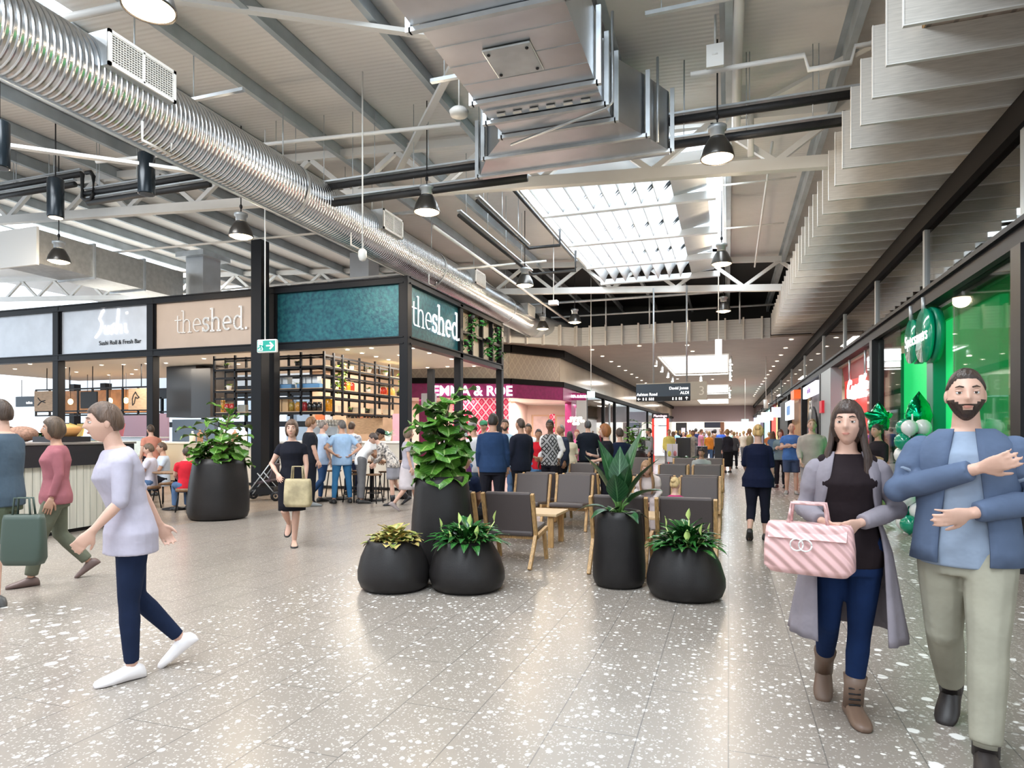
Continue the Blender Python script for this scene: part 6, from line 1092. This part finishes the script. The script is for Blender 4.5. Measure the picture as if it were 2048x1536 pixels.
    if kind == 'vestarms': gg = MB(); arm(gg, 0, .95, .013); meshobj('sleeves', fuse(gg, vox, 3), cloth('shirtwhite', (.8, .8, .8)), root)
    elif f1: arm(g, 0, f1, .013 if f1 < .6 else .011)
    else: [g.ell(U((s * (sw - .03), -.005, 1.42)), (.035, .05, .04), n=10, m_=8) for s in (-1, 1)]
    meshobj({'dress': 'dress_top', 'vestarms': 'knit_vest'}.get(kind, 'shirt'), fuse(g, vox, 4), tm, root)
    if jacket:
        jc, zlow, opn = jacket; g = MB(); arm(g, 0, .96, .020)
        if not opn: torso(g, .80, 1.472, .032, .10)
        jm = fuse(g, max(vox, .011), 4); jl = MB()
        if opn:
            rr_ = []; zs = [z for z in (1.475, 1.45, 1.41, 1.36, 1.30, 1.2, 1.1, 1.02, .93, .86, .75, .62, .5, .4) if z > zlow + .02] + [zlow]
            for z in zs:
                for (za, ra, ca_), (zb, rb, cb_) in zip(TR, TR[1:]):
                    if za <= z <= zb: k = (z - za) / (zb - za); rx, ry = ra + (rb - ra) * k, ca_ + (cb_ - ca_) * k; break
                else: rx, ry = TR[2][1:] if z < 1 else TR[-1][1:]
                if z < .93: rx, ry = max(rx, TR[2][1]) + (.93 - z) * .16, max(ry, TR[2][2]) + (.93 - z) * .2
                inf = .026 + .020 * cl((1.3 - z) / .3); rx += inf; ry += inf; hw = opn * (.42 + .58 * cl((1.47 - z) / .5)); a0 = math.degrees(math.asin(min(.95, hw / rx))); wb = .035 * cl((.95 - z) / .4)
                ar_ = [R(90 + a0 + (360 - 2 * a0) * q / 36) for q in range(37)]; yo = -.008
                rr_.append([U((rx * (1 + wb * math.sin(q * 2.1)) * math.cos(t), ry * (1 + wb * math.sin(q * 2.1)) * math.sin(t) + yo, z)) for q, t in enumerate(ar_)] + [U(((rx - .009) * (1 + wb * math.sin(q * 2.1)) * math.cos(t), (ry - .009) * (1 + wb * math.sin(q * 2.1)) * math.sin(t) + yo, z)) for q, t in list(enumerate(ar_))[::-1]])
            jl.ring_loft(rr_)
        join_mb(jm, jl).build('jacket', cloth('j' + cn(jc), jc), root)
    bk, bc = bottom[0], bottom[1]; bmt = cloth(cn(bc), bc)
    if bk in ('trousers', 'shorts', 'cropped', 'jeans', 'joggers'):
        g = MB(); torso(g, .80, 1.0, .010); leg(g, {'shorts': .46, 'cropped': .80}.get(bk, .97), {'jeans': .008, 'joggers': .016}.get(bk, .014), {'trousers': .012, 'shorts': .04, 'joggers': .008}.get(bk, .0)); meshobj(bk if bk != 'cropped' else 'trousers', fuse(g, vox, 4), bmt, root)
        if bk == 'joggers':
            g = MB(); [g.tube([K.lerp(N, .80), K.lerp(N, .98)], [.055, .048], 14) for s, (H, K, N), k in L_]; g.build('cuffs', bmt, root)
    elif bk == 'skirt':
        hem = bottom[2] if len(bottom) > 2 else .55; fl = bottom[3] if len(bottom) > 3 else .03; g = MB(); rr_ = []
        for i in range(8):
            z = 1.06 - (1.06 - hem) * i / 7; k = i / 7; rx = [.150, .172, .192, .196, .194, .192, .19, .188][i] * (.95 if female else 1) + fl * k * 1.5; ry = [.11, .13, .142, .145, .145, .143, .142, .14][i] + fl * k * 1.5; yo = (.0 if not seat else 0)
            rr_.append([U((rx * (1 + .03 * k * math.sin(q * 1.7)) * math.cos(2 * math.pi * q / 24), ry * math.sin(2 * math.pi * q / 24) + yo, z)) for q in range(24)])
        g.ring_loft(rr_); g.build('skirt', bmt, root)
    if shoes:
        for s, (H, K, N), k in L_:
            g = MB(); pt = R(-35) if k == 'bk' else (R(-45) if k == 'lift' else 0); foot_rings(g, N, -s * R(8), pt, .009, 1.06 if shoes != 'flat' else .5, .0)
            if boots: g.tube([N + Vector((0, -.005, -.03)), N.lerp(K, .2), N.lerp(K, .36)], [.052, .052, .062], 14)
            sc_ = (.02, .02, .02) if shoes == 'flat' else shoes; so_ = g.build('shoe' if not boots else 'boot', mat('shoe_' + cn(sc_), sc_, .45), root)
            if lod == 0 and boots and female: l_ = MB(); [l_.tube([N + Vector((-.03, .05, .0 + .03 * i)), N + Vector((.03, .055, .0 + .03 * i))], .005, 5) for i in range(4)]; l_.build('laces', M['black'], so_)
    if extra: extra(root, U, A)
    return root
def pg(u, vf, *a, **k): x, y = ground(u, vf); return person(x, y, *a, **k)
def pd(u, d, *a, **k): x, y = at_d(u, d); return person(x, y, *a, **k)
JN = (.09, .16, .30); BLK = (.012, .012, .016); NAVY = (.012, .018, .045); WHT = (.78, .79, .82)
# ---- foreground
pg(1694, 1432, 1.67, 188, 'woman with long dark hair in long grey cardigan and navy jeans, right foreground', female=True, hair='long', haircol=(.045, .025, .018), top=('tank', (.018, .012, .014)), jacket=((.25, .225, .255), .46, .17), bottom=('jeans', (.008, .022, .075)), shoes=(.16, .10, .07), boots=True, arms=('waist', 'bag'), legs=('plant', 'bk'), turn=-14, lod=0)
pd(1932, 3.12, 1.81, 176, 'bearded man in slate blue open shirt and khaki joggers, right edge foreground', hair='crop', haircol=(.035, .02, .014), beard=True, top=('tee', (.27, .33, .43)), jacket=((.10, .135, .215), .86, .10), bottom=('joggers', (.33, .315, .25)), shoes=(.02, .015, .014), boots=True, arms=('waist', 'chest'), legs=('fwd', 'bk'), turn=10, lod=0, stout=1.03)
pd(262, 3.97, 1.70, 98, 'person striding left in white top, dark jeans and white canvas shoes, left foreground', female=True, hair='short', haircol=(.10, .06, .04), top=('elbow', (.45, .42, .50)), bottom=('jeans', (.012, .02, .05)), shoes=(.78, .74, .74), arms=('fwd', 'back'), legs=('plant', 'bk'), lean=10, lod=0)
pd(4, 5.7, 1.80, 60, 'man in teal grey tee and olive shorts cut by the left picture edge', hair='short', top=('tee', (.07, .10, .135)), bottom=('shorts', (.10, .12, .08)), shoes=(.10, .10, .10), arms=('fwd', 'fwd'), legs=('stand', 'fwd'), lod=0, stout=1.1)
pd(112, 6.55, 1.66, 92, 'person walking left in olive trousers behind the left edge man', skin='mid', hair='bob', haircol=(.08, .05, .03), female=True, top=('long', (.33, .12, .14)), bottom=('trousers', (.14, .15, .11)), shoes=(.14, .09, .08), legs=('fwd', 'bk'))
# ---- mid
pg(584, 1092, 1.68, 172, 'woman in short black dress walking with a tan paper bag', female=True, hair='bob', haircol=(.12, .07, .045), top=('dress', (.012, .013, .02)), bottom=('skirt', (.012, .012, .018), .50, .0), shoes='flat', arms=('low', 'hold'), legs=('plant', 'lift'), lod=0)
pg(1516, 1078, 1.63, -6, 'blond woman in navy top and cropped black trousers walking away', female=True, hair='bun', haircol=(.62, .40, .16), top=('elbow', (.008, .012, .035)), bottom=('cropped', (.01, .011, .02)), shoes=(.02, .02, .02), arms=('fwd', 'low'), legs=('bk', 'stand'), stout=1.14, lod=0)
pg(684, 1006, 1.80, 12, 'man in pale blue shirt and bright jeans standing with hands on hips', hair='short', haircol=(.10, .09, .085), top=('shirt', (.34, .50, .72)), bottom=('jeans', (.05, .20, .42)), arms=('hips', 'hips'), legs=('wide', 'wide'), stout=1.08, turn=25, skin='mid')
pg(620, 1012, 1.84, -75, 'man in black polo facing right beside the communal table', hair='curly', haircol=(.18, .09, .04), top=('polo', (.015, .017, .024)), bottom=('trousers', (.015, .015, .02)), shoes=(.25, .27, .28), arms=('pocket', 'low'), nod=-8, stout=1.1)
pd(645, 14.2, 1.80, -70, 'man in light blue shirt and dark jeans holding a phone by the bar', hair='crop', haircol=(.2, .17, .15), top=('shirt', (.45, .58, .78)), bottom=('jeans', (.03, .07, .17)), arms=('phone', 'low'), legs=('stand', 'bk'))
pd(703, 15.9, 1.80, -20, 'man in patterned shirt standing behind the communal table', hair='short', top=('tee', (.6, .6, .65), 'check'), bottom=('trousers', NAVY), arms=('low', 'low'), skin='mid')
pd(722, 14.0, 1.74, -80, 'person in black cap and white tee leaning over the table', hair='short', cap=(.015, .015, .018), top=('tee', (.8, .82, .84)), bottom=('trousers', (.15, .15, .16)), arms=('reach', 'reach'), lean=34, skin='tan')
pd(786, 13.6, 1.66, 82, 'woman with black sleeves, floral top and grey skirt leaning over the table', female=True, hair='short', haircol=(.06, .04, .035), top=('long', (.02, .02, .02), 'floral'), bottom=('skirt', (.30, .30, .34), .58, .0), shoes=(.015, .015, .02), boots=True, arms=('reach', 'reach'), lean=36, legs=('stand', 'bk'))
pd(815, 12.7, 1.62, -80, 'woman in lilac grey top and white skirt walking right behind the fig', female=True, hair='bob', haircol=(.2, .14, .1), top=('tee', (.42, .40, .46)), bottom=('skirt', (.6, .55, .58), .45, .03), shoes=(.35, .3, .3), legs=('fwd', 'bk'))
pd(986, 10.5, 1.83, -12, 'man in dark blue shirt and black trousers, back to camera behind seats', hair='short', haircol=(.02, .015, .012), top=('long', (.02, .045, .11)), bottom=('trousers', BLK), arms=('down', 'low'), legs=('wide', 'stand'), stout=1.12, skin='mid', lod=0)
pd(1042, 11.9, 1.79, 42, 'man in dark suit with shaven head looking left', hair='balding', haircol=(.06, .04, .03), top=('tee', WHT), jacket=((.015, .018, .032), .80, 0), bottom=('trousers', (.012, .013, .022)), arms=('low', 'down'), skin='mid')
pd(1101, 13.2, 1.79, 150, 'man in argyle knit vest over white shirt, hand in pocket', hair='short', haircol=(.02, .02, .02), top=('vestarms', (.02, .02, .02), 'argyle'), bottom=('trousers', BLK), arms=('pocket', 'down'), skin='dark', stout=1.12, lod=0, turn=20)
pd(1123, 14.6, 1.71, 120, 'older man in dark jacket behind the argyle vest man', hair='balding', haircol=(.2, .18, .16), top=('tee', (.2, .25, .32)), jacket=((.025, .035, .06), .8, 0), bottom=('trousers', BLK), skin='tan', stout=1.1)
pd(1176, 16, 1.83, 6, 'man in dark suit, back to camera, before the magenta pillar', hair='short', haircol=(.05, .05, .055), top=('tee', WHT), jacket=((.012, .016, .026), .80, 0), bottom=('trousers', BLK), arms=('waist', 'waist'), stout=1.1)
pd(1212, 10.9, 1.66, 95, 'auburn haired woman in black top with white edging facing left', female=True, hair='bob', haircol=(.30, .11, .035), top=('elbow', (.015, .014, .016)), bottom=('trousers', BLK), arms=('waist', 'phone'), lod=0)
pd(1240, 12.2, 1.61, 20, 'man in navy suit half hidden behind the auburn haired woman', hair='short', top=('long', NAVY), bottom=('trousers', BLK))
pd(954, 11.4, 1.72, 35, 'man in white tee and grey cap bending over a phone', hair='short', cap=(.28, .27, .26), top=('tee', (.78, .80, .84)), bottom=('jeans', (.10, .18, .32)), arms=('phone', 'phone'), lean=10, nod=-25, skin='mid')
pd(926, 10.9, 1.62, 70, 'person in purple shirt half hidden behind the central fig', female=True, hair='short', top=('elbow', (.16, .035, .14)), bottom=('trousers', (.05, .03, .06)))
pd(968, 14.6, 1.80, 160, 'man in green and white cap behind the white tee man', hair='short', cap=(.06, .22, .12), top=('tee', (.2, .22, .25)), bottom=('trousers', BLK), skin='mid')
pd(1010, 13.2, 1.80, 175, 'man in open blue shirt facing the camera behind the suit man', hair='short', top=('shirt', (.42, .55, .66)), bottom=('jeans', JN), beard=True, skin='mid')
pd(1057, 14, 1.72, 170, 'man in plain white shirt beside the red top woman', hair='short', top=('shirt', (.72, .76, .80)), bottom=('shorts', (.35, .32, .36)), skin='tan')
pd(1077, 13.4, 1.60, 185, 'woman in bright red top and jeans with hands clasped', female=True, hair='bun', haircol=(.03, .02, .02), top=('tank', (.62, .02, .035)), bottom=('jeans', (.10, .22, .42)), arms=('waist', 'waist'), skin='tan')
pd(1140, 15.9, 1.56, 20, 'woman with long black hair, cream top and pale jeans', female=True, hair='long', haircol=(.015, .012, .01), top=('elbow', (.66, .58, .44)), bottom=('jeans', (.35, .44, .52)))
pd(1154, 17.5, 1.62, 170, 'woman in pink top far behind the cream top woman', female=True, hair='short', haircol=(.3, .08, .05), top=('tee', (.6, .12, .28)), bottom=('trousers', BLK))
pd(890, 14.5, 1.64, 60, 'woman in lilac patterned top behind the tall fig', female=True, hair='long', haircol=(.1, .06, .05), top=('elbow', (.6, .5, .6)), bottom=('trousers', (.2, .15, .2)))
pg(1583, 988, 1.77, 182, 'bald man in royal blue tee with crossed arms', hair=None, top=('tee', (.07, .16, .42)), bottom=('shorts', (.05, .07, .14)), shoes=(.3, .3, .3), arms=('crossed', 'crossed'), stout=1.14)
pg(1624, 1024, 1.79, 182, 'man in beige long sleeved shirt and grey shorts walking forward', hair='crop', haircol=(.25, .14, .08), top=('long', (.42, .37, .33)), bottom=('shorts', (.35, .33, .36)), shoes=(.35, .3, .28), legs=('fwd', 'bk'), arms=('back', 'fwd'), stout=1.1)
pg(1756, 1050, 1.66, 130, 'woman in black top behind the long haired woman, by the star balloon', female=True, hair='bun', haircol=(.03, .02, .015), top=('elbow', (.02, .016, .02)), bottom=('shorts', (.05, .04, .05)), arms=('phone', 'low'), legs=('fwd', 'bk'), skin='mid')
pd(1561, 18, 1.62, 170, 'woman in grey teal jacket looking at a phone by the far shops', female=True, hair='bob', haircol=(.06, .035, .02), top=('long', (.16, .22, .25)), bottom=('trousers', BLK), arms=('phone', 'phone'))
pd(1455, 25, 1.68, 30, 'woman in long dark coat at the right of the black booth', female=True, hair='bob', haircol=(.35, .2, .08), top=('long', (.03, .03, .04)), bottom=('skirt', (.012, .012, .015), .25, .02), stout=1.1)
pd(1299, 22, 1.70, 100, 'person in grey jacket standing by the directory kiosk', hair='short', top=('long', (.28, .30, .32)), bottom=('trousers', (.02, .02, .03)), skin='mid')
# ---- seated
def sit(x, y, h, rz, label, **k): k.setdefault('legs', ('sit', 'sit')); k.setdefault('arms', ('lap', 'lap')); return person(x, y, h, 0, label, seat=.50 * (h / 1.75) ** .0, abs_rz=rz, **k)
sit(-3.08, 7.22, 1.70, 0, 'dark haired youth in navy tee seated behind the tall planter', hair='curly', haircol=(.025, .015, .01), top=('tee', NAVY), bottom=('trousers', BLK), turn=-55, lean=4, lod=0, skin='mid')
sit(-.55, 7.22, 1.12, 0, 'small blond girl with raised hair seated in the front right chair', female=True, hair='bun', haircol=(.70, .50, .24), top=('tee', (.5, .05, .16)), bottom=('shorts', (.2, .1, .2)), turn=-20)
sit(-1.14, 9.98, 1.62, 180, 'woman in white leaning forward on a second-row chair', female=True, hair='long', haircol=(.35, .2, .11), top=('long', (.75, .66, .64)), bottom=('trousers', (.5, .42, .42)), lean=38)
sit(-.56, 14.72, 1.48, 182, 'boy in grey striped tee seated above the dark chair backs', hair='short', haircol=(.025, .015, .012), top=('tee', (.38, .40, .40)), bottom=('shorts', (.05, .05, .06)), turn=-12, nod=-14, skin='mid')
x, y = at_d(300, 13.0); sit(x, y, 1.72, 120, 'young man in pale tee seated at the cafe table at left', hair='short', haircol=(.12, .08, .05), top=('tee', (.62, .60, .70)), bottom=('trousers', JN), nod=-8)
x, y = at_d(326, 14.0); sit(x, y, 1.74, 140, 'man in pale blue shirt seated behind the pale tee youth', hair='short', haircol=(.1, .06, .04), top=('shirt', (.55, .62, .72)), bottom=('trousers', BLK), skin='mid')
x, y = at_d(374, 12.4); sit(x, y, 1.60, 60, 'person in bright red shirt seated behind the large left planter', hair='short', top=('tee', (.7, .03, .05)), bottom=('trousers', JN))
pd(302, 15.6, 1.72, 30, 'worker in salmon shirt standing at the display case', hair='short', top=('shirt', (.62, .27, .20)), bottom=('trousers', BLK)); pd(222, 15.6, 1.62, 160, 'worker in brown behind the sushi display case', hair='short', haircol=(.12, .06, .04), top=('tee', (.30, .17, .12)), bottom=('trousers', BLK))
pd(118, 15.8, 1.68, 10, 'person in mauve top behind the slatted kiosk', female=True, hair='bob', haircol=(.2, .12, .1), top=('tee', (.42, .28, .33)), bottom=('trousers', BLK))
# cafe table and stools at left
x, y = at_d(353, 12.9); t = thing('cafe_table', (x, y, 0), 0, 'reddish brown cafe table beside the large left planter', 'table'); MB().lathe([(.001, .72), (.42, .72), (.43, .75), (.001, .755)], 28).build('tabletop', M['brown'], t); MB().lathe([(.26, 0), (.26, .02), (.03, .05), (.03, .72)], 16).build('pedestal', M['black'], t)
def cstool(u, d, l): x, y = at_d(u, d); t = thing('low_stool', (x, y, 0), 0, l, 'stool'); MB().lathe([(.001, .40), (.2, .40), (.2, .46), (.001, .47)], 18).build('seat', M['brown'], t); [MB().tube([(math.cos(a) * .14, math.sin(a) * .14, .4), (math.cos(a) * .2, math.sin(a) * .2, 0)], .014, 6).build('leg', M['black'], t) for a in (R(45), R(135), R(225), R(315))]
cstool(300, 13.0, 'stool under the pale tee youth'); cstool(326, 14.0, 'stool under the pale blue shirt man'); cstool(374, 12.4, 'stool under the red shirt person')
# ---- held bags
def bag(loc, sz, rz, m, lab, cat, quilt=False, handles=True, nm='shopping_bag', lodh=.14):
    t = thing(nm, loc, rz, lab, cat); a, b_, c = sz; g = MB(); prof = [(.86, 0), (1, .12), (1, .5), (.96, .9), (.90, 1)]
    rings = []
    for f, z in prof: n = 32; rings.append([(a / 2 * f * math.copysign(abs(math.cos(q)) ** .45, math.cos(q)), b_ / 2 * f * (1 - .35 * z) * math.copysign(abs(math.sin(q)) ** .45, math.sin(q)), c * z) for q in (2 * math.pi * k / n for k in range(n))])
    g.ring_loft(rings); g.build('bag_body', m, t)
    if handles: 
        for s in (-1, 1): MB().tube([(-a * .22, s * b_ * .2, c * .95), (-a * .18, s * b_ * .15, c + lodh), (a * .18, s * b_ * .15, c + lodh), (a * .22, s * b_ * .2, c * .95)], .009, 8).build('handle', m, t)
    return t
x, y = ground(1692, 1440); pk = mat('blush_leather', (.72, .44, .43), .42, coat=.15); n_, l_ = nodes_of(pk); wv = n_.new('ShaderNodeTexWave'); wv.bands_direction = 'DIAGONAL'; wv.inputs['Scale'].default_value = 9; tc = n_.new('ShaderNodeTexCoord'); l_.new(tc.outputs['Object'], wv.inputs[0]); bu = n_.new('ShaderNodeBump'); bu.inputs['Strength'].default_value = .6; bu.inputs['Distance'].default_value = .02; l_.new(wv.outputs[1], bu.inputs['Height']); l_.new(bu.outputs[0], n_['Principled BSDF'].inputs['Normal'])
t = bag((x - .20, y - .20, .80), (.42, .17, .25), R(-16), pk, 'blush pink quilted handbag on the arm of the long haired woman', 'handbag', nm='handbag', lodh=.10)
e_ = MB(); e_.tube([(-.04 + .03 * math.cos(k), -.09, .15 + .03 * math.sin(k)) for k in [R(30 * i) for i in range(13)]], .004, 6).tube([(-.0 + .03 * math.cos(k), -.092, .15 + .03 * math.sin(k)) for k in [R(30 * i) for i in range(13)]], .004, 6); e_.build('ring_clasp', M['white'], t); MB().obox((0, -.055, .20), (.36, .06, .012), (R(60), 0, 0)).build('flap_edge', pk, t)
x, y = ground(584, 1092); bag((x + .26, y - .22, .56), (.36, .15, .36), R(12), mat('tan_paper', (.42, .35, .21), .8, bump=.6, bscale=9, noise=.25, nscale=6), 'tan paper shopping bag carried by the woman in black', 'bag', lodh=.16)
x, y = at_d(48, 5.45); bag((x, y, .40), (.34, .16, .42), R(20), mat('olive_bag', (.05, .075, .06), .5), 'dark olive shopping bag carried by the left edge man', 'bag')
# ---- far crowd
CROWD = [('coral', (.7, .25, .18)), ('sky blue', (.3, .5, .75)), ('black', (.02, .02, .025)), ('white', (.8, .8, .82)), ('maroon', (.25, .02, .05)), ('mustard', (.6, .4, .06)), ('grey', (.3, .3, .32)), ('navy', (.02, .03, .09)), ('teal', (.02, .25, .27)), ('pink', (.7, .3, .42)), ('olive', (.16, .18, .07)), ('lavender', (.5, .42, .65)), ('orange', (.75, .28, .05)), ('cream', (.72, .65, .5)), ('brown', (.22, .11, .06)), ('royal blue', (.05, .12, .5)), ('scarlet', (.65, .03, .03)), ('mint', (.4, .68, .52)), ('charcoal', (.06, .06, .07)), ('peach', (.75, .48, .35)), ('plum', (.2, .05, .18)), ('beige', (.55, .46, .36)), ('turquoise', (.1, .5, .55)), ('khaki', (.36, .32, .2)), ('silver', (.55, .57, .6)), ('rust', (.42, .14, .05)), ('denim blue', (.12, .2, .33)), ('lemon', (.75, .68, .2))]
random.seed(21); US = [(1346, 30), (1352, 38), (1360, 46), (1367, 33), (1374, 55), (1380, 42), (1386, 28), (1392, 36), (1397, 50), (1402, 31), (1408, 40), (1413, 58), (1418, 30), (1425, 45), (1430, 36), (1442, 33), (1448, 50), (1462, 36), (1468, 28), (1474, 45), (1480, 60), (1487, 34), (1494, 48), (1500, 26), (1508, 38), (1538, 32), (1546, 24), (1338, 26)]
for i, (u, d) in enumerate(US):
    nm, c = CROWD[i]; f = i % 2 == 0; pd(u, d, random.uniform(1.58, 1.82), random.choice([0, 180, 170, 20, 90, -80]), f'distant shopper in {nm} top in the crowd down the corridor', female=f, lod=2, skin=random.choice(['fair', 'mid', 'tan']), hair=random.choice(['short', 'bob', 'long'] if f else ['short', 'crop']), haircol=random.choice([(.03, .02, .015), (.12, .06, .03), (.4, .25, .1)]), top=(random.choice(['tee', 'long', 'shirt']), c), bottom=(random.choice(['trousers', 'jeans']), random.choice([BLK, JN, (.2, .2, .22)])), legs=random.choice([('stand', 'stand'), ('fwd', 'bk')]), arms=random.choice([('down', 'down'), ('phone', 'low'), ('fwd', 'back')]))
bpy.data.scenes.remove(SC2)
